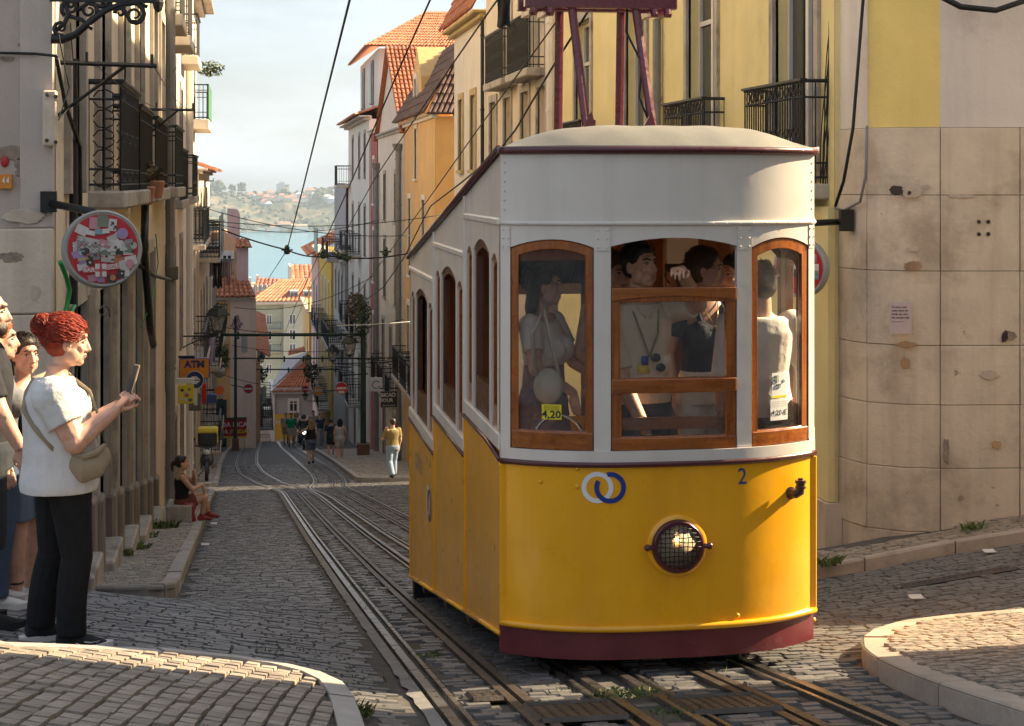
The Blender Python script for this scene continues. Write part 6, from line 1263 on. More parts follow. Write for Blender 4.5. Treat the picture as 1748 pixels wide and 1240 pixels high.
for cx, cy, r, a0, tn, k in ((230, 26, 18, -1.2, 1.5, 1), (152, 18, 15, .5, 1.4, -1), (120, 14, 16, 2.2, 1.2, 1), (104, 48, 14, 1.2, 1.2, 1), (122, 8, 9, 0, 1.1, -1), (205, 22, 9, 3, 1.1, 1), (180, 6, 10, 1, 1.1, -1)): MB().tube(curl(cx, cy, r, a0, tn, k), [lerp(.02, .008, s) for s in frange(0, 1, 18)], 6).build('scroll', IRONB, t, smooth='all')
for pts in ([(96, 52), (110, 40), (118, 25), (110, 5)], [(118, 28), (140, 34), (150, 44), (158, 50)], [(130, 20), (150, 6), (175, 12), (186, 8)], [(205, 10), (215, 22), (222, 36), (236, 38), (246, 26)]): MB().tube([Z(*p) for p in pts], [.018] * len(pts), 6).build('scroll', IRONB, t, smooth='all')
def drying_arm(px0, py0, px1, py1, Y, label, brace=True):
    a, b = at_y(px0, py0, Y), at_y(px1, py1, Y); t = empty('drying_arm', a, label, 'drying arm'); MB().tube([a, b], .018, 4).build('bar', IRONB, t)
    if brace: MB().tube([a + Vector((0, 0, -.42)), a.lerp(b, .7)], .013, 4).build('brace', IRONB, t)
    for s in (.3, .95): p = a.lerp(b, s); MB().tube([p, p + Vector((0, 0, .09))], .012, 5).build('hook', IRONB, t)
drying_arm(96, 107, 268, 113, 13.6, 'iron drying arm with a slanting brace below the lamp bracket'); drying_arm(238, 187, 334, 188, 22.5, 'iron drying arm over the second left balcony'); drying_arm(348, 310, 365, 309, 60, 'small drying arm high on the far left houses', False)
for k, (p0, p1) in enumerate(((at_y(160, 107, 13.6), at_y(300, 190, 22.5)), (at_y(262, 112, 13.6), at_y(332, 188, 22.5)))): wire(sag(p0, p1, .1), .004, ('washing line from the first to the second drying arm, wall side', 'washing line from the first to the second drying arm, street side')[k], BLK, 'washing_line', 'washing line', None, 4)
t = empty('street_plaque', (-1.46, 13.4, -.2), 'small worn stone plaque bolted to the left corner', 'plaque'); a = at_y(74, 250, 13.38); b = at_y(98, 155, 13.38); MB().box((a.x, 13.32, a.z), (b.x, 13.42, b.z)).build('slab', STONE, t, bevel=.012)
for px, py in ((81, 162), (95, 165), (80, 240), (95, 243)): MB().lathe(at_y(px, py, 13.31), [(.016, 0), (.014, .012), (.0, .016)], 8, (0, -1, 0)).build('bolt', RUST, t)
text_mesh('R. DO SOL', .055, INKG, lambda u, v: (lerp(a.x, b.x, .5) - v, 13.317, lerp(a.z, b.z, .5) + u), t, 'plaque_text') if False else None
t = empty('tile_sticker', at_y(2, 322, 13.4), 'square orange tile with white marks stuck on the left wall', 'sticker'); a = at_y(-4, 322, 13.4); b = at_y(20, 298, 13.4); MB().box((a.x, 13.395, a.z), (b.x, 13.46, b.z)).build('tile', ORS, t)
for s in (.3, .6): MB().prism([(lerp(a.x, b.x, s), lerp(a.z, b.z, .5)), (lerp(a.x, b.x, s + .2), lerp(a.z, b.z, .9)), (lerp(a.x, b.x, s + .22), lerp(a.z, b.z, .35))], 'y', 13.39, 13.394).build('white_mark', WHS, t)
t = MB().sphere(at_y(8, 276, 13.44), .032, .012, .045, n=10, m=6).build('red_sticker', REDS, None, smooth='all'); tag(t, 'small red painted heart-like paste-up above the orange tile', 'sticker')
GRNH = mat('green_hose', (.01, .26, .06), .4, .1, 5, .05)
t = MB().tube([at_x(103, 448, -1.4), at_x(112, 470, -1.38), at_x(119, 495, -1.36), at_x(114, 525, -1.38), at_x(108, 545, -1.4)], .019, 8).build('green_hose', GRNH, None, smooth='all'); tag(t, 'bright green corrugated hose hanging under the round sign', 'hose')
t = MB().tube([at_x(131, 517, -1.4), at_x(124, 528, -1.38), at_x(120, 545, -1.38)], .018, 8).build('green_hose', GRNH, None, smooth='all'); tag(t, 'short green hose stub right of the long green hose', 'hose')
def cable(pts, r, label, m=BLK): o = MB().tube(pts, r, 6).build('wall_cable', m, None, smooth='all'); return tag(o, label, 'cable')
cable([at_x(97, 96, -1.40), at_y(60, 92, 13.4), at_y(-30, 90, 13.4)], .012, 'dark cable running left from the corner over the render'); cable([at_x(97, 100, -1.4), at_x(112, 180, -1.38), at_x(136, 250, -1.36), at_x(137, 340, -1.36), at_x(135, 420, -1.38)], .018, 'thick dark cable down the front beside the first door')
cable([at_x(100, 60, -1.38), at_x(118, 150, -1.37), at_x(100, 205, -1.36), at_x(130, 170, -1.36), at_x(120, 40, -1.38)], .005, 'loose thin cable loop under the lamp bracket'); cable([at_x(248, 350, -1.3), at_x(246, 430, -1.25), at_x(252, 500, -1.3), at_x(256, 560, -1.3), at_x(262, 590, -1.32)], .05, 'black cable bundle hanging behind the round sign'); cable([at_x(240, 455, -1.3), at_x(262, 470, -1.28), at_x(290, 478, -1.3)], .03, 'short cable joint with a junction box right of the round sign')
cable([at_x(266, 400, -1.3), at_x(270, 450, -1.28), at_x(258, 520, -1.3), at_x(240, 560, -1.35)], .008, 'thin green cable curving behind the round sign', GRNH)
t = MB().box(at_x(290, 455, -1.35), at_x(304, 478, -1.2)).build('junction_box', OLIVE, None, bevel=.01); tag(t, 'grey junction box on the drainpipe of the left corner house', 'junction box')
t = MB().tube([at_x(178 + 8 * cos(q_), 531 + 8 * sin(q_), -1.36) for q_ in frange(0, 6.0, 14)] + [at_x(188, 541, -1.36)], .007, 5).build('wall_cable', BLK, None); tag(t, 'small coil of black cable on a door pier above the red-haired woman', 'cable')
# right corner cables
cable([at_d(1474, -10, 16.2), at_d(1464, 120, 16.2), at_d(1456, 220, 16.2), at_d(1440, 310, 16.3), at_d(1426, 352, 16.5)], .016, 'single black cable down the white band of the rounded corner'); cable([at_d(1480, 215, 16.1), at_d(1478, 300, 16.1), at_d(1468, 345, 16.2), at_d(1440, 360, 16.5), at_d(1425, 355, 16.6)], .014, 'grey cable in the joint of the stone blocks', PIPE)
for k in range(6): cable([at_d(1418 + 3 * sin(k * 2 + s * .02) + k * 1.5 - s * .055, -10 + s, 16.85) for s in frange(0, 330, 12)], .006, 'thin black cable in the tangled bundle left of the rounded corner'); COL.objects[-1]['group'] = 'cable bundle by the rounded corner'
cable([at_d(1590, -14, 15.7), at_d(1640, 12, 15.7), at_d(1700, 18, 15.7), at_d(1760, -2, 15.7)], .03, 'thick black cable sagging across the top right')
# --- washing and clothes
CLB = [mat('cloth_%s' % k, v, .9, .12, 6, .2) for k, v in dict(navy=(.02, .025, .05), lilac=(.36, .3, .42), grey=(.22, .2, .2), black=(.02, .02, .022), pink=(.4, .25, .27), white=(.55, .54, .53)).items()]
def garment(px, py0, py1, w, Y, m, label, group=None):
    rows = []; 
    for t in frange(0, 1, 8): rows.append([at_y(px + w * (s - .5) * (1 - .15 * sin(t * 3)), lerp(py0, py1, t + .05 * sin(s * 7)), Y + .06 * sin(s * 9 + t * 2)) for s in frange(0, 1, 8)])
    o = MB().shell(rows, (0, .012, 0)).build('garment', m, None, smooth='all'); tag(o, label, 'laundry', group)
for px, y0, y1, w, k, lab in ((361, 445, 472, 8, 1, 'lilac shirt, leftmost of the washing under the pink chimney'), (367, 446, 490, 8, 0, 'dark navy garment second from left on the washing rail'), (375, 446, 492, 9, 3, 'long black garment in the middle of the washing rail'), (383, 446, 474, 8, 2, 'grey trousers leg right of the long black garment'), (390, 445, 486, 7, 4, 'pinkish garment near the right end of the washing rail'), (397, 445, 470, 6, 5, 'pale garment at the right end of the washing rail')): garment(px, y0, y1, w, 62, CLB[k], lab)
t = MB().tube([at_y(338, 444, 62), at_y(400, 444, 62)], .03, 5).tube([at_y(338, 447, 62.5), at_y(398, 447, 62.5)], .02, 4).build('washing_rail', IRON, None); tag(t, 'washing rail sticking out from the left houses under the pink chimney', 'washing rail')
garment(362, 575, 620, 12, 58, CLB[1], 'lilac sheet hanging below the large left lantern'); garment(351, 580, 618, 8, 57, CLB[5], 'white cloth hanging left of the lilac sheet'); garment(860, -6, 46, 24, 34, CLB[3], 'black garment hung over the balcony at the top centre')
garment(450, 660, 690, 10, 101, CLB[5], 'white cloth hanging on the shaded house before the tiled one'); garment(445, 695, 735, 9, 102, CLB[2], 'grey cloth hanging low on the shaded house')
# --- balcony and wall plants
def plant(name, c, r, n, label, m=LEAF, s=.07, seed=1, pot=False):
    t = empty(name, c, label, 'plant'); c = Vector(c); leaves('foliage', c, *r, n, m, t, s, seed); MB().tube([c + Vector((0, 0, -r[2])), c], .02, 5).build('stem', BROWN, t)
    if pot: MB().lathe(c + Vector((0, 0, -r[2] - .22)), [(.0, 0), (.10, 0), (.14, .2), (.12, .22), (.0, .2)], 12).build('pot', mat('terracotta', (.36, .15, .08), .7, .1, 5, .1), t, smooth=True)
plant('hanging_plant', at_y(593, 433, 93), (.6, .8, .45), 260, 'dry brownish bush hanging from a balcony of the white house', LEAFD, .12, 4); plant('hanging_plant', at_y(531, 636, 96), (.42, .5, .6), 190, 'green climbing plant on the right by the tiled roof', LEAF, .12, 5); plant('hanging_plant', at_y(443, 640, 101), (.45, .5, .55), 150, 'green plant on the shaded left house at the crest', LEAF, .12, 6)
plant('potted_plant', at_y(245, 295, 20.5), (.12, .2, .16), 130, 'small brownish potted plant on the left balcony floor', LEAFD, .05, 7, True); plant('potted_plant', at_y(262, 296, 21.3), (.10, .16, .09), 110, 'dark dry potted plant beside the first one on the left balcony', LEAFD, .05, 8, True); plant('potted_plant', at_y(360, 118, 54), (.45, .4, .25), 220, 'flowering plant in a rail box over the green netting', LEAF, .07, 9); plant('balcony_plant', at_y(377, 610, 64), (.3, .3, .45), 180, 'leafy green plant on a balcony below the large left lantern', LEAF, .1, 10)
plant('balcony_plant', at_y(607, 525, 80), (.5, 1.2, .7), 420, 'dark trailing greenery over a balcony left of the mast', LEAFD, .11, 12)
def tuft(c, r, n, label, seed, h=.12, cat='weed'):
    rr_ = random.Random(seed); mb = MB(); c = Vector(c)
    for _ in range(n):
        a, q = rr_.uniform(0, 2 * pi), r * sqrt(rr_.random()); p = c + Vector((q * cos(a), q * sin(a), 0)); p.z = gz(p.x, p.y) + (c.z - gz(c.x, c.y)); l = Vector((rr_.uniform(-.6, .6), rr_.uniform(-.6, .6), 1)) * h * rr_.uniform(.4, 1.2); w = Vector((rr_.uniform(-1, 1), rr_.uniform(-1, 1), 0)).normalized() * h * .09
        mb.add([p - w, p + w, p + l * .6 + w * .7, p + l + Vector((l.x * .4, l.y * .4, -.02))], [(0, 1, 2, 3)])
    o = mb.build('weed', mat('weed_green', (.10, .13, .03), .6, .3, 9, .1, isl=.4), None); return tag(o, label, cat)
def gpt(px, py, h=0): x, y = pg(px, py, h); return Vector((x, y, gz(x, y) + h))
tuft(gpt(611, 1222), .06, 70, 'grass tuft against the near kerb at the bottom', 1, .07); tuft(gpt(280, 902, .12), .2, 160, 'clump of weeds by the drainpipe of the left corner house', 2, .13); tuft(gpt(250, 918, .12), .14, 70, 'smaller weed clump left of the drainpipe', 3, .09); tuft(gpt(225, 938, .12), .2, 120, 'weeds at the foot of the second door pier', 4, .09); tuft(gpt(200, 950, .12), .18, 120, 'weeds at the foot of the first door pier', 5, .09)
tuft(gpt(1412, 966, .1), .12, 70, 'little weed at the foot of the rounded corner', 6, .09); tuft(gpt(1660, 905, .12), .12, 60, 'weed clump on the small pavement at the right', 7, .09); tuft(gpt(1065, 1188), .16, 120, 'grass growing along the groove in front of the car', 8, .045); tuft(gpt(1150, 1215), .12, 70, 'low grass between the grooves below the headlight', 9, .035); tuft(gpt(735, 1120), .1, 60, 'low grass between the leftmost groove and the slot', 10, .035)
mb = MB(); rr_ = random.Random(77)
for _ in range(900):
    px, py = rr_.uniform(330, 1300), rr_.uniform(900, 1235); x, y = pg(px, py)
    if mnoise.noise((x * 1.3, y * 1.3, 0)) < .18 or (abs(x - 2.2) < .9 and y > 8.9): continue
    for _k in range(3):
        l = Vector((rr_.uniform(-.5, .5), rr_.uniform(-.5, .5), 1)) * rr_.uniform(.015, .04); w = Vector((rr_.uniform(-1, 1), rr_.uniform(-1, 1), 0)) * .005; p = Vector((x + rr_.uniform(-.04, .04), y + rr_.uniform(-.02, .02), gz(x, y) - .005)); mb.add([p - w, p + w, p + l], [(0, 1, 2)])
stuff(tag(mb.build('joint_grass', MAT['weed_green']), 'sparse moss and grass in the joints of the roadway', 'grass'))
# litter
for px, py, lab in ((1565, 1024, 'pale flattened scrap on the roadway by the wall'), (1690, 945, 'pale paper scrap close under the right-hand kerb'), (365, 896, 'pale scrap by the kerb of the left pavement'), (350, 932, 'small clear cup lying by the left kerb')):
    p = gpt(px, py); o = MB().shell([[p + Vector((i * .05, j * .05, .012 + .006 * ((i * 3 + j * 5) % 3))) for i in (-1, 0, 1)] for j in (-1, 0, 1)], (0, 0, .003)).build('paper_scrap', WHS, None); tag(o, lab, 'litter')
# red banner on a barrier
t = empty('banner_barrier', at_y(400, 748, 87), 'low barrier hung with a red banner in front of the pink house', 'barrier'); a = at_y(362, 747, 87); b = at_y(421, 716, 87)
MB().box((a.x, 87, a.z), (b.x, 87.06, b.z)).build('banner', REDS, t); MB().box((a.x, 86.98, b.z), (b.x, 87.1, b.z + .1)).build('green_edge', LEAF, t); MB().box((a.x, 86.98, a.z - .05), (b.x, 87.1, a.z + .04)).build('base_rail', YES, t)
for u in (a.x + .1, b.x - .1): MB().tube([(u, 87.1, a.z - .6), (u, 87.1, b.z)], .03, 6).build('post', YES, t)
text_mesh('RODA BICA', .34, WHS, lambda u, v: (lerp(a.x, b.x, .5) + u, 86.99, lerp(a.z, b.z, .7) + v), t, 'banner_text', bold=.01); text_mesh('DA A', .3, WHS, lambda u, v: (lerp(a.x, b.x, .42) + u, 86.99, lerp(a.z, b.z, .3) + v), t, 'banner_text', bold=.01); text_mesh('RODA!', .3, YES, lambda u, v: (lerp(a.x, b.x, .8) + u, 86.99, lerp(a.z, b.z, .3) + v), t, 'banner_text', bold=.01)
dsh = at_y(373, 634, 66); t = empty('satellite_dish', dsh, 'pale satellite dish on the left houses above the orange paddle', 'satellite dish'); MB().lathe(dsh, [(0, 0), (.15, .02), (.26, .08)], 20, (.5, -1, .3)).build('dish', WHS, t, smooth='all'); MB().tube([dsh, dsh + Vector((-.9, .1, -.2))], .03, 6).build('arm', GRS, t)
# --- motorcycles
def motorbike(px, py, Y, label, box=None, light=False, heading=0):
    p = at_y(px, py, Y); p.z = gz(p.x, Y) + (.12 if p.x < -.8 or p.x > 3.2 else 0); t = empty('motorcycle', p, label, 'motorcycle')
    Q = lambda x, y, z: (p.x + x, p.y + y, p.z + z)
    for yy in (0, 1.25): 
        w = MB().lathe(Q(-.05, yy, .3), [(.2, 0), (.29, .0), (.3, .03), (.3, .07), (.29, .1), (.2, .1)], 20, (1, 0, 0)).build('wheel', DKS, t, smooth=True); MB().lathe(Q(-.03, yy, .3), [(0, 0), (.2, 0), (.2, .06), (0, .06)], 12, (1, 0, 0)).build('rim', GRS, w)
    for s in (-.09, .09): MB().tube([Q(s, 0, .3), Q(s, .18, .95)], .025, 6).build('fork', GRS, t)
    MB().tube([Q(-.36, .28, 1.02), Q(-.2, .2, 1.0), Q(.2, .2, 1.0), Q(.36, .28, 1.02)], .02, 6).build('handlebar', DKS, t)
    MB().sphere(Q(0, .02, .86), .085, .06, .085, n=12, m=8).build('headlamp', mat('scooter_lamp', (.9, .9, .85), .2, 0, 1, 0, emit=((1, .95, .85), 4)) if light else GLS_W, t, smooth='all')
    MB().sphere(Q(0, .08, .62), .2, .16, .2, n=12, m=8).build('front_cowl', DKS if not light else DKS, t, smooth='all'); MB().sphere(Q(0, .55, .62), .19, .4, .22, n=12, m=8).build('engine_body', DKS, t, smooth='all'); MB().box(Q(-.14, .5, .78), Q(.14, 1.2, .9)).build('seat', DKS, t, bevel=.04)
    for s in (-1, 1): MB().tube([Q(s * .3, .25, 1.02), Q(s * .38, .2, 1.2)], .01, 4).sphere(Q(s * .39, .2, 1.23), .06, .02, .05, n=8, m=6).build('mirror', DKS, t)
    MB().tube([Q(-.1, .6, .25), Q(-.28, .7, .03)], .015, 5).build('kick_stand', DKS, t)
    if box: 
        b_ = MB().box(Q(-.28, .85, .92), Q(.28, 1.35, 1.32)).build('delivery_box', DKS, t, bevel=.03); MB().box(Q(-.3, .83, 1.3), Q(.3, 1.37, 1.45)).build('yellow_lid', YES, b_, bevel=.03); MB().box(Q(-.3, .84, .93), Q(-.285, 1.36, 1.31)).build('yellow_side', YES, b_); MB().box(Q(.285, .84, .93), Q(.3, 1.36, 1.31)).build('yellow_side', YES, b_)
    return t, p
GLS_W = mat('clear_lamp', (.45, .45, .43), .15, .1, 4, 0, spec=.8)
motorbike(353, 808, 51.2, 'dark parked motorcycle with a yellow delivery box on the left pavement', True)
SCO, SCP = motorbike(519, 765, 84, 'dark scooter with its headlight on riding up the street', None, True)
t = MB().lathe((-1.35, 31.5, gz(-1.3, 31.5) + .12), [(.09, 0), (.1, .02), (.1, .3), (.06, .36), (.06, .5), (0, .5)], 12).build('bottle', mat('blue_plastic', (.1, .2, .32), .3, .1, 4, 0), None, smooth=True); bpy.data.objects.remove(t)
# ------------------------------------------------------------------ people
def skin(name, c): return mat(name, c, .52, .14, 22, .08, 90, sub=.06, stain=((c[0] * .85, c[1] * .6, c[2] * .55), .4, 9, .55))
SK = {'fair': skin('skin_fair', (.60, .345, .245)), 'tan': skin('skin_tan', (.60, .35, .23)), 'olive': skin('skin_olive', (.42, .225, .14)), 'brown': skin('skin_brown', (.28, .14, .085))}
def cloth(name, c, bump=.25, var=.1): return mat(name, c, .85, var, 7, bump * 1.3, 16, spec=.25)
HAIR = {'red': mat('hair_red', (.36, .036, .010), .5, .4, 20, .4, 150, isl=.45), 'black': mat('hair_black', (.014, .011, .010), .4, .3, 30, .3, 150), 'dark': mat('hair_dark_brown', (.035, .02, .013), .45, .3, 30, .3, 150), 'brown': mat('hair_brown', (.10, .05, .025), .45, .3, 30, .3, 150), 'ginger': mat('hair_ginger', (.28, .09, .03), .45, .3, 30, .3, 150), 'blond': mat('hair_blond', (.32, .21, .10), .5, .3, 30, .3, 150), 'grey': mat('hair_grey', (.2, .18, .17), .5, .3, 30, .3, 150)}
EYEW = mat('eye_white', (.55, .5, .46), .25, .03, 3, 0); EYED = mat('eye_iris', (.02, .012, .008), .15, .1, 3, 0); LIP = mat('lip', (.33, .10, .085), .45, .1, 8, 0)
class Person:
    def __init__(s, label, p, h, H=1.7, skin_='fair', res=.008, girth=1., name='person', group=None, fem=False):
        s.t = empty(name, p, label, 'person', group); s.p = Vector(p); s.f = Vector((cos(h), sin(h), 0)); s.r = Vector((sin(h), -cos(h), 0)); s.k = H / 1.7; s.res = res; s.g = girth; s.sk = SK[skin_]; s.fem = fem; s.near = res < .012
        s.sec = [(.82, .165, .11, 0), (.9, .172, .118, -.005), (1.0, .152, .105, 0), (1.1, .148, .1, .0), (1.22, .168, .112, 0), (1.32, .178, .108, -.01), (1.39, .145, .085, -.015), (1.43, .075, .065, -.015)]
        if fem: s.sec = [(.80, .165, .115, 0), (.9, .178, .122, -.005), (1.0, .142, .1, 0), (1.1, .135, .095, .0), (1.22, .15, .115, .01), (1.31, .155, .1, -.01), (1.385, .125, .075, -.015), (1.43, .06, .055, -.015)]
        s.sec = [(z, a * girth, b * girth, y) for z, a, b, y in s.sec]
        s.arm = {1: ((.185 * (.9 if fem else 1), -.01, 1.36), (.235, -.03, 1.1), (.225, .05, .87)), -1: ((-.185 * (.9 if fem else 1), -.01, 1.36), (-.235, -.03, 1.1), (-.225, .05, .87))}
        s.leg = {1: ((.088, 0, .88), (.095, .015, .48), (.1, -.02, .08)), -1: ((-.088, 0, .88), (-.095, .015, .48), (-.1, -.02, .08))}
        s.ra = [.052, .043, .04, .027] if fem else [.058, .048, .046, .032]
        s.rl = [.088, .07, .055, .055, .036]
        s.hc = Vector((0, .005, 1.585)); s.yaw = s.pitch = 0.; s.neck = (0, -.02, 1.40); s.foot = {1: 0., -1: 0.}; s.hands = {}
    def W(s, v): v = Vector(v); return s.p + s.r * v.x * s.k + s.f * v.y * s.k + Vector((0, 0, v.z * s.k))
    def L(s, w): d = (Vector(w) - s.p) / s.k; return Vector((d.dot(s.r), d.dot(s.f), d.z))
    def HM(s): return Matrix.Rotation(-s.yaw, 3, 'Z') @ Matrix.Rotation(s.pitch, 3, 'X')
    def hd(s, v): return s.hc + s.HM() @ Vector(v)
    def build(s, mb, name, m, parent=None, sm=2, res=None, extra=None):
        mb.v = [tuple(s.W(v)) for v in mb.v]; o = mb.build(name, m, parent or s.t, smooth='all', rm=((res or s.res) , sm)); return o
    def plain(s, mb, name, m, parent=None, smooth='all'): mb.v = [tuple(s.W(v)) for v in mb.v]; return mb.build(name, m, parent or s.t, smooth=smooth)
    def torso(s, mb, z0, z1, inf=0., n=20):
        rows = []; tab = s.sec; zs = [z0] + [q[0] for q in tab if z0 < q[0] < z1] + [z1]
        zs = sorted(set(zs + frange(z0, z1, 10)))
        for z in zs:
            a = interp([(q[0], q[1]) for q in tab], z) + inf; b = interp([(q[0], q[2]) for q in tab], z) + inf; y = interp([(q[0], q[3]) for q in tab], z); x = interp(getattr(s, 'bend', [(0, 0), (2, 0)]), z)
            rows.append([(x + a * (abs(cos(t)) ** .85) * (1 if cos(t) > 0 else -1), y + b * (abs(sin(t)) ** .9) * (1 if sin(t) > 0 else -1), z) for t in frange(0, 2 * pi, n)[:-1]])
        nn = n; vs = [v for r in rows for v in r]; fs = [(i * nn + k, i * nn + (k + 1) % nn, (i + 1) * nn + (k + 1) % nn, (i + 1) * nn + k) for i in range(len(rows) - 1) for k in range(nn)]
        mb.add(vs, fs + [tuple(reversed(range(nn))), tuple(range(len(vs) - nn, len(vs)))])
        if s.fem and z0 < 1.2 < z1:
            for sx in (-1, 1): mb.sphere((sx * .07 * s.g, interp([(q[0], q[2]) for q in tab], 1.22) * .62 + interp([(q[0], q[3]) for q in tab], 1.22), 1.215), .068 * s.g + inf, .075 * s.g + inf, .072 * s.g + inf, 12, 8)
    def arms(s, mb, upto=1., inf=0., frm=0.):
        for k, (a, b, c) in s.arm.items():
            a, b, c = Vector(a), Vector(b), Vector(c); pts = []; rs = []; r0, r1, r2, r3 = [q + inf for q in s.ra]
            for t in frange(0, 1, 5): pts.append(a.lerp(b, t)); rs.append(lerp(r0, r1, t))
            for t in frange(0, 1, 5)[1:]: pts.append(b.lerp(c, t)); rs.append(lerp(r2, r3, t ** 1.2) if t > .25 else lerp(r1, r2, t * 4))
            n = max(2, int(round(upto * (len(pts) - 1))) + 1); mb.sphere(a, r0 * 1.06, n=12, m=8); mb.tube(pts[:n], rs[:n], 12)
            if upto > .6: mb.sphere(b, r1 * 1.02, n=10, m=8)
    def legs(s, mb, upto=1., inf=0., straight=False):
        for k, (a, b, c) in s.leg.items():
            a, b, c = Vector(a), Vector(b), Vector(c); pts = []; rs = []; r = [q * (s.g ** .7) + inf for q in s.rl]
            for t in frange(0, 1, 5): pts.append(a.lerp(b, t)); rs.append(lerp(r[0], r[1] if straight else r[2], t ** .8))
            for t in frange(0, 1, 6)[1:]: pts.append(b.lerp(c, t) + Vector((0, -.012 * sin(pi * t), 0))); rs.append(lerp(r[1], r[1] * .93, t) if straight else (lerp(r[2], r[3] * 1.05, t / .35) if t < .35 else lerp(r[3] * 1.05, r[4], (t - .35) / .65)))
            n = max(2, int(round(upto * (len(pts) - 1))) + 1); mb.sphere(a, r[0] * 1.02, n=12, m=8); mb.tube(pts[:n], rs[:n], 12)
    def head(s, mb):
        S = lambda c, rx, ry, rz: mb.sphere(s.hd(c), rx, ry, rz, 16, 12, s.HM())
        k = .96 if s.fem else 1.
        S((0, -.012, .035), .074 * k, .094, .084); S((0, .022, -.01), .062 * k, .07, .085); S((0, .03, -.065), .05 * k, .055, .05); S((0, .066, -.092), .022, .022, .02)
        for sx in (-1, 1): S((sx * .05 * k, .02, -.055), .022, .04, .04); S((sx * .036, .062, -.02), .022, .02, .022)
        mb.tube([s.hd((0, .082, .03)), s.hd((0, .098, -.005)), s.hd((0, .109, -.027)), s.hd((0, .088, -.038))], [.010, .012, .0155, .011], 8)
        for sx in (-1, 1): S((sx * .013, .09, -.031), .010, .011, .009)
        S((0, .078, .045), .045, .018, .012)
        S((0, .088, -.056), .022, .012, .007); S((0, .085, -.068), .02, .012, .008)
        for sx in (-1, 1): mb.sphere(s.hd((sx * .076 * k, -.01, -.005)), .011, .022, .034, 8, 6, s.HM() @ Matrix.Rotation(sx * .25, 3, 'Z'))
        mb.tube([Vector(s.neck) + Vector((0, -.005, -.05)), Vector(s.neck), s.hd((0, -.022, -.06))], [.075 if not s.fem else .062, .06 if not s.fem else .05, .056 if not s.fem else .046], 14)
    def face(s, brow='dark', lip=True, beard=None, gaze=0.):
        e = MB(); i = MB(); b = MB()
        for sx in (-1, 1):
            q = MB().sphere((0, 0, 0), 1); 
            w = MB().sphere(s.hd((sx * .0315, .073, .012)), .0125, .0115, .0075, 10, 8, s.HM()); s.plain(w, 'eye', EYEW); d = MB().sphere(s.hd((sx * .0315 + gaze, .0805, .012)), .0055, .005, .006, 8, 6, s.HM()); s.plain(d, 'iris', EYED)
            l = MB().tube([s.hd((sx * .0175, .0835, .017)), s.hd((sx * .031, .0865, .0215)), s.hd((sx * .0455, .077, .016))], [.0025, .003, .002], 5); s.plain(l, 'eyelid', HAIR['dark'])
            br = MB().tube([s.hd((sx * .013, .092, .034)), s.hd((sx * .033, .09, .042)), s.hd((sx * .054, .073, .035))], [.004, .005, .0025], 6); s.plain(br, 'eyebrow', HAIR[brow])
        if lip: s.plain(MB().sphere(s.hd((0, .0915, -.0555)), .021, .008, .004, 10, 6, s.HM()).sphere(s.hd((0, .0895, -.065)), .018, .008, .005, 10, 6, s.HM()), 'mouth', LIP)
    def hand(s, k, d, n, curl=.5, spread=.0, scale=1., mb=None):
        """palm, four unequal bent fingers and a thumb; d: where the hand points, n: the way the palm faces (local directions)"""
        w = Vector(s.arm[k][2]); d = Vector(d).normalized(); n = (Vector(n) - d * Vector(n).dot(d)).normalized(); x = d.cross(n) * k; g = scale * (.93 if s.fem else 1.)
        P = lambda a, b, c=0.: w + (x * a + d * b + n * c) * g
        mb.tube([P(0, -.01), P(0, .03), P(0, .06), P(0, .088)], [(.024 * g, .018 * g)] * 1 + [(.033 * g, .015 * g), (.039 * g, .0135 * g), (.038 * g, .011 * g)], 10)
        for i, (a, L) in enumerate(((-.033, .072), (-.011, .08), (.0115, .075), (.033, .058))):
            q = P(a, .085); ang = 0.; pts = [P(a, .07), q]; 
            for j, fr_ in enumerate((.45, .32, .23)):
                ang += curl * (1.0, 1.1, .8)[j]; dd = (d * cos(ang) + n * sin(ang) + x * a * spread * 10).normalized(); q = q + dd * L * fr_ * g; pts.append(q)
            mb.tube(pts, [.0088 * g, .0084 * g, .008 * g, .0074 * g, .006 * g], 8)
        tb = [P(-.024, .02, .004), P(-.047, .045, .012), P(-.052, .072, .02 + .02 * curl), P(-.044, .094, .028 + .03 * curl)]
        mb.tube(tb, [.013 * g, .0115 * g, .010 * g, .008 * g], 8)
    def body(s, arm=True, legs=True, torso=True, hands=True):
        mb = MB()
        if torso: s.torso(mb, .83, 1.43, -.012)
        if arm: s.arms(mb, 1.)
        if legs: s.legs(mb)
        if s.hc is not None: s.head(mb)
        for k in (1, -1):
            if not arm: break
            h = s.hands.get(k, ((0, .12, -1), (-k * .9, .2, 0), .25)); 
            if s.near: s.hand(k, *h, mb=mb)
            else:
                w = Vector(s.arm[k][2]); d = Vector(h[0]).normalized(); mb.tube([w, w + d * .08, w + d * .16], [(.028), (.035), (.018)], 8)
        return s.build(mb, 'body', s.sk, sm=2 if s.near else 1)
    def top(s, m, z0=.84, z1=1.405, sleeve=.42, inf=.014, name='shirt', res=None):
        mb = MB(); s.torso(mb, z0, z1, inf)
        if sleeve > 0: s.arms(mb, sleeve, inf + .006)
        else:
            for k, (a, b, c) in s.arm.items(): mb.sphere(Vector(a) + Vector((-k * .045, 0, .015)), .05, n=10, m=8)
        return s.build(mb, name, m, sm=3, res=res)
    def bottom(s, m, z1=.95, upto=1., inf=.014, straight=True, name='trousers', waist=True):
        mb = MB(); s.torso(mb, .80, z1, inf) if waist else None; s.legs(mb, upto, inf, straight); return s.build(mb, name, m, sm=3)
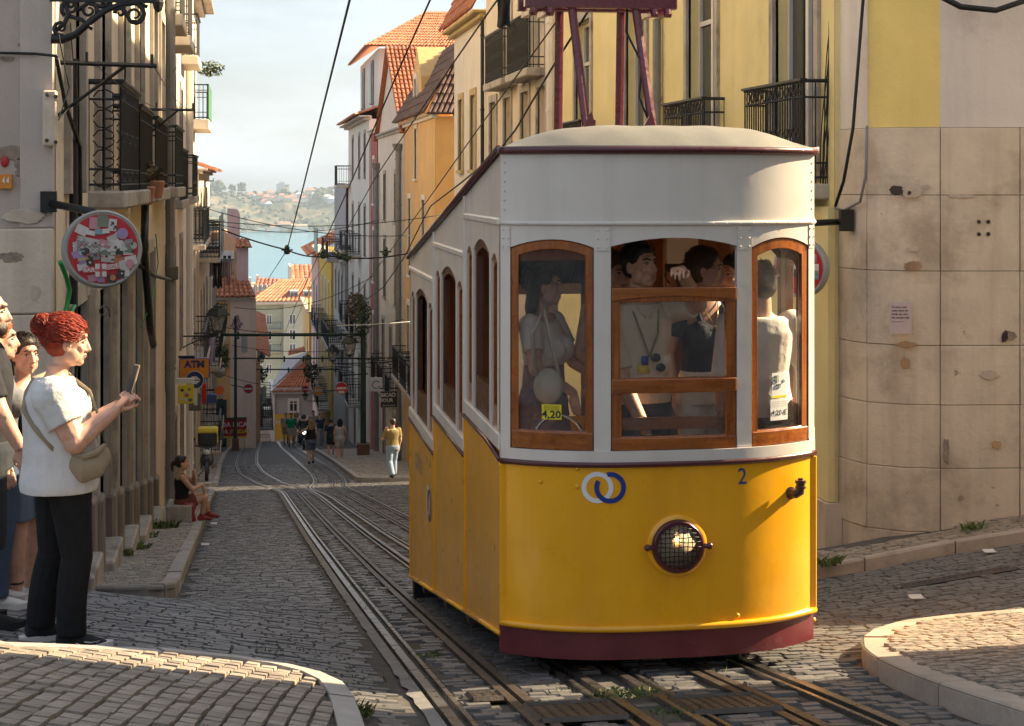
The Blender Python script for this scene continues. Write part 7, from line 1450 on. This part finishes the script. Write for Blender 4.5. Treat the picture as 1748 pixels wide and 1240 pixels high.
    def skirt(s, m, z0=.5, z1=.95, flare=.05, name='skirt'):
        rows = []
        for z in frange(z1, z0, 8):
            t = (z1 - z) / (z1 - z0); rows.append([((.17 + flare * t + .008 * sin(q * 9)) * cos(q), (.125 + flare * t + .008 * sin(q * 7)) * sin(q), z) for q in frange(0, 2 * pi, 28)])
        return s.plain(MB().shell(rows, lambda p: (0, 0, .012)), name, m)
    def shoes(s, m, sole=None, l=.265):
        for k in (1, -1):
            a = Vector(s.leg[k][2]); t = s.foot[k]; d = Vector((sin(t) * 1, cos(t), 0)); z = a.z
            mb = MB().tube([a - d * .075 + Vector((0, 0, -.035)), a - d * .02 + Vector((0, 0, -.028)), a + d * .07 + Vector((0, 0, -.038)), a + d * .14 + Vector((0, 0, -.05)), a + d * (l - .085) + Vector((0, 0, -.056))], [(.034, .038), (.04, .048), (.043, .038), (.042, .026), (.026, .017)], 12).tube([a + Vector((0, 0, -.02)), a + Vector((0, 0, .045))], [.045, .042], 10)
            o = s.build(mb, 'shoe', m, sm=1, res=max(s.res, .008))
            if sole:
                pts = []
                for q in frange(0, 1, 10): w = interp([(0, .026), (.15, .036), (.45, .035), (.7, .044), (.9, .034), (1, .012)], q); c = a + d * lerp(-.105, l - .06, q); c.z = a.z - .08 + .012 * max(0, q - .7) * 3; pts.append((c, w))
                x = Vector((d.y, -d.x, 0)); rows = [[c - x * w + Vector((0, 0, h)) for c, w in pts] for h in (0,)]
                A = [c - x * w for c, w in pts]; B = [c + x * w for c, w in reversed(pts)]; P_ = A + B; n = len(P_); mb = MB().add(P_ + [p + Vector((0, 0, .034)) for p in P_], [tuple(range(n)), tuple(reversed(range(n, 2 * n)))] + [(i, (i + 1) % n, (i + 1) % n + n, i + n) for i in range(n)]); s.plain(mb, 'sole', sole, o, smooth=False)
    def hair(s, kind, m, strands=0):
        mb = MB(); m = HAIR[m]; k = .96 if s.fem else 1.
        S = lambda c, rx, ry, rz: mb.sphere(s.hd(c), rx, ry, rz, 18, 12, s.HM())
        if kind in ('short', 'tied', 'long', 'bun', 'crop', 'curly'):
            e = .0 if kind == 'crop' else .006
            S((0, -.026, .05), .08 * k + e, .092 + e, .082 + e); S((0, -.045, .0), .077 * k + e, .068 + e, .07 + e)
            if kind != 'crop': S((0, .02, .088), .06, .055, .038 + e)
        if kind == 'tied': mb.tube([s.hd((0, -.10, .03)), s.hd((0, -.15, .02)), s.hd((0, -.165, -.06)), s.hd((0, -.15, -.14))], [.03, .035, .028, .012], 10)
        if kind == 'bun': S((0, -.12, .05), .045, .045, .045)
        if kind == 'long':
            for sx in (-1, 0, 1): mb.tube([s.hd((sx * .05, -.04, .06)), s.hd((sx * .075, -.06, -.02)), s.hd((sx * .075, -.075, -.12)), s.hd((sx * .06, -.08, -.24))], [.04, .045, .042, .02], 10)
        if kind == 'curly':
            r = random.Random(9)
            for _ in range(26):
                a = r.uniform(0, 2 * pi); b = r.uniform(.1, 1.5); v = Vector((sin(b) * cos(a) * .088, -.02 + sin(b) * sin(a) * .1, .05 + cos(b) * .085))
                if v.y > .055 and v.z < .075: continue
                S(v, .02, .02, .018)
        o = s.build(mb, 'hair', m, sm=2 if s.near else 1, res=min(s.res, .008) if s.near else s.res)
        if strands:
            r = random.Random(21); st = MB()
            cc = Vector((0, -.02, .04))
            def onto(p_, f): d_ = p_ - cc; q_ = sqrt((d_.x / (.083 * k)) ** 2 + (d_.y / .098) ** 2 + (d_.z / .092) ** 2) or 1; return cc + d_ / q_ * f
            for _ in range(strands):
                a = r.uniform(0, 2 * pi); b = r.uniform(0, 1.8) if sin(a) > -.2 else r.uniform(0, 2.25); v = Vector((sin(b) * cos(a) * .083 * k, -.02 + sin(b) * sin(a) * .098, .04 + cos(b) * .092))
                if v.y > .055 and v.z < .07: continue
                tgt = Vector((0, -.12, .06)); f0 = r.uniform(1.02, 1.2); ph_ = r.uniform(0, 6.3); am = r.uniform(.003, .011); n_ = 6; L_ = r.uniform(.35, .9); pts = []
                for q in frange(0, 1, n_):
                    p_ = onto(v.lerp(tgt, q * L_), f0 + .05 * sin(q * 3)); p_ += Vector((sin(q * 9 + ph_), cos(q * 8 + ph_), sin(q * 10 + ph_ * 2))) * am; pts.append(s.hd(p_))
                st.tube(pts, [.0016, .0017, .0016, .0015, .0012, .0009, .0004], 3, cap=False)
            for _ in range(strands // 6):
                a = r.uniform(0, 2 * pi); b = r.uniform(.2, 1.6); v = Vector((sin(b) * cos(a) * .085 * k, -.026 + sin(b) * sin(a) * .098, .045 + cos(b) * .09)); u = v.normalized()
                if v.y > .075 and v.z < .05: continue
                st.tube([s.hd(v + u * .035 * q + Vector((.008 * sin(q * 5 + a), .008 * cos(q * 5 + a), -.01 * q * q))) for q in frange(0, 1, 5)], [.0016, .0016, .0014, .0012, .0008, .0004], 3, cap=False)
            stuff(s.plain(st, 'hair_strands', m, o))
        return o
# --- the red-haired woman with her phone
WSHOE = mat('white_rubber', (.6, .58, .55), .6, .08, 6, .1); BSHOE = cloth('black_mesh', (.02, .02, .022))
sp = Vector((0, 0, 0)); px_, py_ = pg(112, 1100)
WP = at_d(112, 1103, 8.5); WP.z = gz(WP.x, WP.y)
w = Person('woman with red hair in a bun and white shirt photographing with her phone', WP, .1, 1.68, 'fair', .0055, 1.0, fem=True)
w.sec = [(.76, .205, .165, -.035), (.84, .21, .175, -.03), (.95, .2, .168, -.02), (1.06, .19, .155, -.03), (1.18, .185, .145, -.045), (1.27, .18, .118, -.06), (1.335, .145, .085, -.058), (1.39, .07, .062, -.045)]
w.arm = {1: ((.175, -.06, 1.285), (.225, .045, 1.065), (.085, .245, 1.205)), -1: ((-.175, -.05, 1.285), (-.215, .09, 1.07), (-.075, .27, 1.2))}
w.ra = [.072, .06, .056, .034]; w.rl = [.110, .078, .07, .065, .045]
w.leg = {1: ((.095, .02, .8), (.1, .055, .47), (.105, .03, .085)), -1: ((-.095, -.05, .8), (-.11, -.06, .46), (-.12, -.125, .085))}
w.hc = Vector((0, .01, 1.535)); w.neck = (0, -.035, 1.385); w.yaw = -.06; w.pitch = -.08; w.foot = {1: .12, -1: -.25}
w.hands = {1: ((-.35, .75, .75), (-.8, .3, -.1), .55), -1: ((.35, .75, .7), (.85, .3, -.1), .6)}
w.body(); WT = cloth('white_cotton', (.62, .61, .60), .35); o = w.top(WT, .80, 1.36, .33, .024, res=.007)
r_ = random.Random(3)
BT = cloth('black_trouser', (.012, .012, .013)); w.bottom(BT, .86, 1., .001, True); w.shoes(BSHOE, WSHOE, .262)
w.hair('bun', 'red', 4200); w.face('ginger')
hb = MB(); rb_ = random.Random(8)
hb.sphere(w.hd((0, -.128, .082)), .042, n=10, m=8); bs = MB()
for _ in range(800):
    v = Vector((rb_.gauss(0, 1), rb_.gauss(0, 1), rb_.gauss(0, 1))).normalized(); u = v.cross(Vector((rb_.gauss(0, 1), rb_.gauss(0, 1), rb_.gauss(0, 1)))).normalized(); f0 = rb_.uniform(.042, .06)
    bs.tube([w.hd(Vector((0, -.128, .082)) + (v * cos(q) + u * sin(q)) * (f0 + .006 * sin(q * 4))) for q in frange(0, rb_.uniform(.8, 2.2), 6)], [.0014, .0016, .0016, .0014, .0012, .0008, .0004], 3, cap=False)
for _ in range(0):
    a = rb_.uniform(0, 2 * pi); b_ = rb_.uniform(.2, 1.35); v = Vector((sin(b_) * cos(a) * .088, -.02 + sin(b_) * sin(a) * .105, .05 + cos(b_) * .088))
    if v.y > .07 and v.z < .065: continue
    hb.sphere(w.hd(v), .024, n=8, m=6)
pass
hc_ = w.build(hb, 'hair_bun', HAIR['red'], sm=1, res=.006); stuff(w.plain(bs, 'bun_strands', HAIR['red'], hc_))
w.plain(MB().tube([(.16, .1, .075), (.162, .13, .055), (.158, .165, .05)], .0035, 5), 'shoe_stripe', WSHOE) if False else None
SW = [(.165, .06), (.19, .047), (.2, .035), (.17, .05), (.13, .075), (.1, .085)]
w.plain(MB().tube([(.155, .05, .052), (.157, .085, .036), (.156, .125, .036), (.152, .165, .058), (.154, .125, .05), (.156, .09, .056)], .0035, 5), 'shoe_swoosh', WSHOE)
w.plain(MB().tube([(.225, .12 + .01 * k, 1.10 + .011 * k) for k in range(6)], .004, 4), 'tattoo', mat('tattoo_ink', (.12, .08, .07), .6, .1, 5, 0)) if False else None
# phone and belt bag
ph = w.W((0, .335, 1.345)); t = empty('phone', ph, 'phone in a light case held up by the red-haired woman', 'phone'); MB().obox(ph, .036, .0045, .074, Matrix.Rotation(w.f.angle(Vector((0, 1, 0))) * -1 + .32, 3, 'Z') @ Matrix.Rotation(-.28, 3, 'X')).build('case', mat('phone_case', (.42, .3, .2), .4, .1, 5, 0), t, bevel=.004); MB().obox(ph - w.f * .0052 + Vector((0, 0, -.001)), .033, .001, .07, Matrix.Rotation(w.f.angle(Vector((0, 1, 0))) * -1 + .32, 3, 'Z') @ Matrix.Rotation(-.28, 3, 'X')).build('screen', mat('phone_screen', (.03, .03, .04), .1, .1, 5, 0), t)
BAG = cloth('olive_tan_canvas', (.31, .25, .17), .3)
bg = empty('belt_bag', w.W((.2, .1, .93)), 'olive-tan belt bag slung across the red-haired woman', 'bag')
mb = MB(); 
for q, rr1 in zip(frange(-1, 1, 10), [.02, .055, .075, .083, .086, .086, .083, .077, .068, .052, .02]): pass
mb.tube([(.155, .005, .975), (.195, .04, .95), (.215, .085, .93), (.205, .135, .945), (.165, .18, .99), (.14, .195, 1.02)], [(.018, .03), (.036, .064), (.042, .075), (.04, .073), (.032, .055), (.013, .026)], 14)
w.build(mb, 'pouch', BAG, bg, sm=2, res=.006)
w.plain(MB().tube([(.165, .01, 1.005), (.215, .045, 1.005), (.242, .09, .995), (.23, .145, 1.01), (.18, .19, 1.04)], [.012, .018, .02, .018, .012], 6), 'flap', BAG, bg)
st = [(.15, .0, .985), (.212, -.06, 1.04), (.19, -.14, 1.13), (.13, -.2, 1.22), (.03, -.185, 1.3), (-.06, -.15, 1.355), (-.11, -.07, 1.375)]; w.plain(MB().tube(smooth_pts(st) if 'smooth_pts' in globals() else st, [(.004, .018)] * len(st), 6), 'strap', BAG, bg)
w.plain(MB().tube([(.14, .195, 1.03), (.05, .17, 1.14), (-.06, .12, 1.28), (-.11, .0, 1.375)], [(.004, .016)] * 4, 6), 'strap', BAG, bg)
# --- group at the left edge
MP = at_d(-22, 1045, 8.95); MP.z = gz(MP.x, MP.y)
m = Person('bald bearded man in a black t-shirt cut by the left edge', MP, .02, 1.755, 'fair', .0075, 1.05)
m.arm[1] = ((.2, -.01, 1.37), (.255, .09, 1.12), (.235, .19, .93)); m.hands = {1: ((0, .25, -1), (-1, .1, 0), .35)}
m.leg = {1: ((.09, 0, .88), (.1, .02, .48), (.11, .0, .08)), -1: ((-.09, 0, .88), (-.1, -.05, .48), (-.11, -.12, .08))}
m.body(); m.top(cloth('black_cotton', (.02, .02, .024)), .86, 1.40, .42); m.bottom(cloth('dark_denim', (.035, .04, .05)), .95, .58, .02); m.shoes(cloth('black_leather', (.015, .015, .015)), BSHOE); m.face('dark')
bd = MB().sphere(m.hd((0, .04, -.075)), .058, .06, .05, 14, 10, m.HM()); bd.sphere(m.hd((0, .01, -.045)), .068, .05, .05, 14, 10, m.HM()); m.build(bd, 'beard', HAIR['dark'], sm=1)
m.build(MB().sphere(m.hd((0, -.03, .03)), .077, .09, .084, 18, 12, m.HM()).sphere(m.hd((0, -.05, -.01)), .073, .066, .06, 16, 10, m.HM()), 'stubble', mat('head_stubble', (.2, .12, .09), .7, .1, 30, .2, 300), sm=1)
GP = at_d(-2, 1010, 9.9); GP.z = gz(GP.x, GP.y)
g_ = Person('woman with long ginger hair half hidden behind the bald man', GP, .15, 1.66, 'fair', .009, fem=True); g_.body(); g_.top(cloth('grey_top', (.15, .15, .16)), .84, 1.4, .35); g_.bottom(cloth('blue_denim', (.06, .09, .15)), .95, 1.); g_.shoes(WSHOE, WSHOE); g_.hair('long', 'ginger', 200); g_.face('brown')
BP = at_d(42, 1024, 10.15); BP.z = gz(BP.x, BP.y)
b = Person('dark-haired woman in denim shorts looking round behind the red-haired woman', BP, -.6, 1.6, 'fair', .0075, 1.06, fem=True); b.yaw = .35
b.arm[1] = ((.165, -.01, 1.35), (.215, .02, 1.1), (.16, .16, .98)); b.hands = {1: ((-.4, .8, .1), (-.6, -.1, -.6), .4)}
b.leg = {1: ((.09, 0, .86), (.1, .02, .48), (.1, .02, .08)), -1: ((-.09, 0, .86), (-.1, .0, .48), (-.11, -.05, .08))}; b.rl = [.1, .08, .06, .06, .04]
b.body(); b.top(cloth('black_strap_top', (.018, .018, .02)), .98, 1.30, 0, .012); b.bottom(cloth('light_denim', (.13, .19, .27)), .99, .32, .018, name='shorts'); b.shoes(WSHOE, WSHOE); b.hair('tied', 'dark', 350); b.face('dark', gaze=.003)
b.plain(MB().tube([(.1 + .045 * cos(q), .02 + .045 * sin(q), .17) for q in frange(0, 2 * pi, 12)], .006, 5), 'anklet', BLK)
for k in (1, -1): b.plain(MB().tube([(k * .075, .1, 1.28), (k * .085, .06, 1.36), (k * .08, -.02, 1.405), (k * .075, -.09, 1.33)], (.006), 5), 'shoulder_strap', BLK)
# --- aboard
FL = -2.11
D = at_y(1094, 455, 9.26); dp = Vector((D.x - .01, 9.27, FL))
d = Person('driver in a beige polo shirt leaning on the lowered front window', dp, radians(-78), 1.735, 'tan', .005, 1.0)
d.yaw = -.28; d.pitch = .06; hz_ = (D.z - FL) / d.k; d.hc = Vector((0, .03, hz_)); d.neck = (0, .0, hz_ - .165)
wr_ = d.L(at_y(1146, 478, 8.90)); el = d.L(at_y(1192, 520, 9.16)); sh = Vector((-.185, 0, 1.365)); wr_ = wr_ + Vector((0, 0, .035))
d.arm = {-1: (sh, el, wr_ + Vector((-.07, -.03, .015))), 1: ((.185, 0, 1.355), d.L(at_y(1064, 655, 9.16)), d.L(at_y(1104, 738, 8.98)))}
d.hands = {-1: (Vector(d.L(d.p + Vector((-.42, -1, .12)))), (0, 0, -1), .62), 1: ((-.2, .4, -.8), (-.9, .2, 0), .4)}
d.body(legs=True); POLO = cloth('beige_polo', (.64, .52, .37), .3); d.top(POLO, .86, 1.40, .45, .016, res=.007); d.bottom(cloth('dark_blue_trouser', (.03, .035, .05)), .95); d.hair('short', 'black', 200); d.face('black')
COLR = MB()
for k in (1, -1): COLR.tube([(k * .06, -.04, 1.425), (k * .075, .03, 1.41), (k * .05, .085, 1.375), (k * .012, .115, 1.33)], [(.006, .022)] * 4, 6)
d.plain(COLR, 'collar', POLO)
fr_y = lambda z: interp([(q[0], q[2]) for q in d.sec], z) + .02
d.plain(MB().tube([(.07, -.02, 1.43), (.075, .09, 1.36), (.05, fr_y(1.25) + .01, 1.25), (.0, fr_y(1.12) + .015, 1.12)], .006, 5).tube([(-.07, -.02, 1.43), (-.075, .09, 1.36), (-.05, fr_y(1.25) + .01, 1.25), (.0, fr_y(1.12) + .015, 1.12)], .006, 5), 'lanyard', mat('lanyard_cord', (.20, .22, .10), .7, .4, 60, 0))
bd_ = empty('badge', (0, 0, 0)); bpy.data.objects.remove(bd_)
d.plain(MB().box((-.005, fr_y(1.08) + .006, 1.03), (.065, fr_y(1.08) + .01, 1.085)), 'badge', YES); d.plain(MB().box((.005, fr_y(1.08) + .011, 1.075), (.045, fr_y(1.08) + .013, 1.125)), 'badge', INKB)
for c_ in ((-.015, 1.115), (-.045, 1.06)): d.plain(MB().sphere((c_[0] - .02, fr_y(1.08) + .022, c_[1]), .03, .008, .024, 12, 8), 'sunglass_lens', mat('dark_lens', (.01, .01, .01), .08, .1, 5, 0))
d.plain(MB().box((-.13, fr_y(1.2) - .012, 1.13), (-.05, fr_y(1.2) + .004, 1.135)).box((-.13, fr_y(1.2) - .02, 1.03), (-.05, fr_y(1.2) - .0, 1.13)), 'chest_pocket', POLO)
def aboard(px, py, Y, h, H, label, sk, fem, yaw=0, pitch=0, pose=None, girth=1.):
    c = at_y(px, py, Y); q = Person(label, Vector((c.x, Y, c.z - 1.585 * H / 1.7)), h, H, sk, .0085, girth, fem=fem); q.yaw = yaw; q.pitch = pitch
    if pose: q.arm.update(pose)
    return q
q = aboard(1206, 463, 9.6, radians(-85), 1.66, 'passenger with a dark ponytail and navy v-neck top behind the driver', 'fair', True, -1.05)
q.body(); NV = cloth('navy_knit', (.02, .022, .035), .5); q.top(NV, .98, 1.27, .3, .012)
for k in (1, -1): q.plain(MB().tube([(k * .06, .105, 1.25), (k * .085, .06, 1.36), (k * .085, -.02, 1.405), (k * .08, -.09, 1.30)], .016, 6), 'shoulder_strap', NV)
q.bottom(cloth('cream_trouser', (.66, .6, .5)), 1.0); q.hair('tied', 'brown', 350); q.face('dark'); q.plain(MB().tube([(.06, .03, 1.41), (.03, .11, 1.33), (0, .135, 1.27), (-.03, .11, 1.33), (-.06, .03, 1.41)], .003, 5).sphere((0, .14, 1.262), .009, n=8, m=6), 'necklace', mat('gold', (.6, .4, .1), .25, .1, 5, 0, metal=.9))
q = aboard(1252, 472, 9.95, radians(-120), 1.62, 'passenger with dark fringe beside the right edge of the front window', 'fair', True, .5); q.body(); q.top(cloth('grey_knit', (.42, .37, .33)), .84, 1.39, .9); q.bottom(cloth('dark_skirt', (.04, .04, .05)), .97); q.hair('short', 'black', 150); q.face('black')
q = aboard(1046, 468, 9.68, radians(-70), 1.63, 'brown-haired passenger peering out left of the driver', 'fair', True, -.2, -.1, {1: ((.165, -.01, 1.36), (.24, .02, 1.12), (.2, .2, 1.02))}); q.body(); q.top(cloth('mauve_top', (.45, .28, .3)), .84, 1.30, 0); q.bottom(cloth('jeans_blue', (.07, .1, .16)), .97); q.hair('tied', 'brown', 150); q.face('brown')
q = aboard(928, 490, 9.55, radians(-35), 1.62, 'dark-haired passenger in a white and floral top behind the left window', 'fair', True, -.4, 0, {1: ((.165, -.01, 1.36), (.24, .06, 1.12), (.14, .26, .98)), -1: ((-.165, -.01, 1.36), (-.22, .1, 1.12), (-.12, .28, 1.05))}); q.body(); q.top(cloth('white_blouse', (.7, .64, .58)), 1.12, 1.38, .3); q.top(mat('floral_cloth', (.30, .2, .22), .85, .35, 22, .1, stain=((.4, .08, .06), .7, 18, .55)), .8, 1.12, 0, .016, 'dress'); q.skirt(MAT['floral_cloth']); q.hair('long', 'black', 300); q.face('dark')
hbp = at_y(936, 660, 9.2); hb_ = empty('handbag', hbp, 'cream quilted handbag held behind the left tram window', 'bag'); HBM = mat('cream_leather', (.6, .52, .4), .4, .1, 6, .2)
MB().sphere(hbp, .085, .05, .1, 16, 10).build('pouch', HBM, hb_, smooth='all', rm=(.008, 2)); MB().tube([hbp + Vector((-.07, 0, .06)), hbp + Vector((-.09, 0, .28)), hbp + Vector((-.02, .05, .42)), hbp + Vector((.06, 0, .06))], .012, 6).build('strap', HBM, hb_, smooth='all')
q = aboard(1298, 488, 9.33, radians(95), 1.68, 'passenger in a white shirt standing with back turned in the right window', 'tan', False, 0, 0, {1: ((.185, -.01, 1.36), (.25, .03, 1.12), (.2, .2, 1.0))}); q.body(); q.top(cloth('white_shirt', (.76, .73, .68)), .84, 1.41, .62, .02); q.bottom(cloth('grey_trouser', (.12, .12, .13)), .96); q.hair('bun', 'dark', 150)
q = aboard(1160, 470, 10.9, radians(-80), 1.75, 'passenger standing in the middle compartment between driver and ponytail', 'olive', False); q.body(); q.top(cloth('red_brown_tee', (.22, .08, .06)), .84, 1.41, .4); q.bottom(MAT['grey_trouser'], .96); q.hair('short', 'dark'); q.face('dark')
# --- down the street
SGp = gpt(312, 890, .12); SG_ = Person('young woman seated on the step with a phone at the end of the left pavement', Vector((SGp.x - .02, SGp.y + .1, SGp.z - .62)), .1, 1.62, 'tan', .014, fem=True)
SG_.leg = {1: ((.088, 0, .92), (.1, .4, 1.02), (.1, .32, .72)), -1: ((-.088, 0, .92), (-.1, .38, 1.04), (-.08, .45, .72))}; SG_.arm = {1: ((.165, 0, 1.38), (.2, .16, 1.17), (.1, .34, 1.24)), -1: ((-.165, 0, 1.38), (-.2, .22, 1.22), (-.06, .2, 1.46))}
SG_.body(); SG_.top(cloth('black_vest', (.02, .02, .022)), 1.0, 1.33, 0); SG_.bottom(cloth('rust_shorts', (.2, .06, .04)), 1.02, .3); SG_.shoes(cloth('red_sandal', (.3, .05, .05))); SG_.hair('tied', 'black')
MB().box((SGp.x - .25, SGp.y - .15, SGp.z - .1), (SGp.x + .14, SGp.y + .35, SGp.z + .27)).build('stone_step', STONEG, A2, bevel=.02)
o = MB().shell([[SGp + Vector((.02 + .18 * u_ + .015 * sin(v_ * 9), -.09 - .02 * sin(u_ * 8) - .02 * v_, .30 * (1 - v_) + .0)) for u_ in frange(0, 1, 6)] for v_ in frange(0, 1, 6)], (0, .03, 0)).build('cloth_bag', mat('red_white_cloth', (.42, .07, .06), .9, .1, 9, .2, stain=((.6, .55, .5), .9, 13, .53)), None, smooth='all'); tag(o, 'red and white cloth bag at the seated woman\'s feet', 'bag')
SHO = cloth('dark_shoe', (.03, .028, .026))
def walker(px, py, H, h, label, sk, fem, top, bot, hair, hm, kind='short', sleeve=.4, ped=0., stride=.12, pose=None, bag=None, girth=1.):
    x, y = pg(px, py, ped); s = Person(label, Vector((x, y, gz(x, y) + ped)), h, H, sk, .022, girth, fem=fem)
    s.leg = {1: ((.088, 0, .88), (.095, .03 + stride * .5, .48), (.1, stride * .7, .09)), -1: ((-.088, 0, .88), (-.095, .02, .48), (-.1, -stride, .11))}
    if pose: s.arm.update(pose)
    s.body(); s.top(cloth(top[0], top[1]), .84, 1.40 if sleeve else 1.34, sleeve, .02)
    if kind == 'skirt': s.skirt(cloth(bot[0], bot[1]), .48)
    else: s.bottom(cloth(bot[0], bot[1]), .96, 1. if kind == 'long' else .38, .024, name='trousers' if kind == 'long' else 'shorts')
    s.shoes(SHO if bag != 'white' else WSHOE); s.hair(hair, hm); 
    if sin(h) < 0: s.face('dark')
    return s
UP, DN = -pi / 2, pi / 2
k_ = walker(670, 816, 1.74, 1.9, 'man in khaki shirt and jeans on the right pavement, hand to his ear', 'tan', False, ('khaki_tee', (.24, .18, .075)), ('pale_jeans', (.22, .29, .38)), 'short', 'dark', 'long', .4, .12, .2, {-1: ((-.185, -.01, 1.36), (-.26, .1, 1.12), (-.12, .14, 1.46))}, girth=1.05)
walker(580, 786, 1.66, 1.65, 'dark-haired woman in white sleeveless top and white shorts walking away', 'tan', True, ('white_vest', (.55, .53, .56)), ('white_shorts', (.52, .5, .47)), 'long', 'black', 'short', 0, 0, .2, girth=1.1, bag='white')
walker(565, 781, 1.62, 1.5, 'person in navy t-shirt and dark shorts beside the woman in white', 'fair', False, ('navy_tee', (.03, .04, .07)), ('navy_shorts', (.03, .035, .05)), 'short', 'brown', 'short', .4, 0, .1)
walker(531, 793, 1.68, 1.7, 'blonde woman in black tank top and denim shorts with one arm raised', 'fair', True, ('black_tank', (.02, .02, .022)), ('denim_shorts', (.12, .16, .24)), 'long', 'blond', 'short', 0, 0, .16, {-1: ((-.165, -.01, 1.36), (-.36, .1, 1.2), (-.5, .25, 1.22))})
walker(497, 762, 1.76, UP, 'man in a green t-shirt and pale shorts walking up between the rails', 'tan', False, ('green_tee', (.01, .24, .10)), ('stone_shorts', (.42, .38, .31)), 'short', 'dark', 'short', .42)
walker(488, 759, 1.74, UP + .1, 'man with a straw hat left of the man in green', 'tan', False, ('beige_tee', (.4, .33, .27)), ('brown_shorts', (.22, .16, .11)), 'short', 'blond', 'short')
walker(506, 758, 1.72, UP, 'person in a pale top just right of the man in green', 'fair', True, ('pale_pink_top', (.5, .4, .4)), ('white_skirt', (.5, .48, .46)), 'long', 'brown', 'skirt', .3)
walker(514, 752, 1.75, UP, 'person in a white top walking behind the scooter', 'fair', True, ('white_top', (.55, .53, .5)), ('tan_trousers', (.3, .24, .18)), 'long', 'dark', 'long', .3)
walker(535, 757, 1.8, UP + .3, 'man in a beige shirt standing behind the blonde woman', 'tan', False, ('sand_shirt', (.36, .3, .25)), ('grey_jeans', (.16, .17, .2)), 'short', 'black', 'long', .42)
walker(547, 764, 1.76, UP + .5, 'man in a dark blue vest and light jeans behind the walkers', 'tan', False, ('blue_vest', (.03, .05, .10)), ('light_jeans', (.25, .28, .33)), 'short', 'dark', 'long', .2)
walker(376, 765, 1.62, UP, 'woman in grey top and skirt walking up the left pavement', 'brown', True, ('grey_shirt', (.24, .25, .28)), ('grey_skirt', (.2, .19, .18)), 'tied', 'black', 'skirt', .3, .12)
a_ = walker(403, 752, 1.76, DN, 'man with dark backpack and teal shorts walking down on the left', 'tan', False, ('purple_tee', (.12, .10, .13)), ('teal_shorts', (.04, .13, .15)), 'short', 'blond', 'short')
o = MB().sphere(a_.W((0, -.19, 1.2)), .15, .1, .2, 12, 8).build('backpack', cloth('black_canvas', (.03, .028, .03)), None, smooth='all', rm=(.025, 1)); tag(o, 'dark backpack on the man in teal shorts', 'backpack')
walker(437, 744, 1.7, UP + .6, 'dark-haired woman in pale trousers by the shaded house at the crest', 'fair', True, ('dark_top', (.05, .04, .045)), ('lilac_trousers', (.35, .3, .33)), 'long', 'dark', 'long', .3)
r_ = Person('rider in a dark helmet on the scooter', Vector((SCP.x, SCP.y + .75, SCP.z - .1)), UP, 1.7, 'tan', .022); r_.leg = {1: ((.09, 0, .9), (.17, .3, .72), (.16, .25, .35)), -1: ((-.09, 0, .9), (-.17, .3, .72), (-.16, .25, .35))}; r_.arm = {1: ((.185, 0, 1.36), (.3, .18, 1.18), (.3, .45, 1.12)), -1: ((-.185, 0, 1.36), (-.3, .18, 1.18), (-.3, .45, 1.12))}
r_.body(); r_.top(cloth('black_jacket', (.03, .03, .033)), .86, 1.41, .95, .025); r_.bottom(cloth('black_jeans', (.03, .03, .04)), .96); r_.shoes(SHO)
o = MB().sphere(r_.W(r_.hc + Vector((0, -.01, .03))), .13, .14, .13, 14, 10).build('helmet', DKS, r_.t, smooth='all')
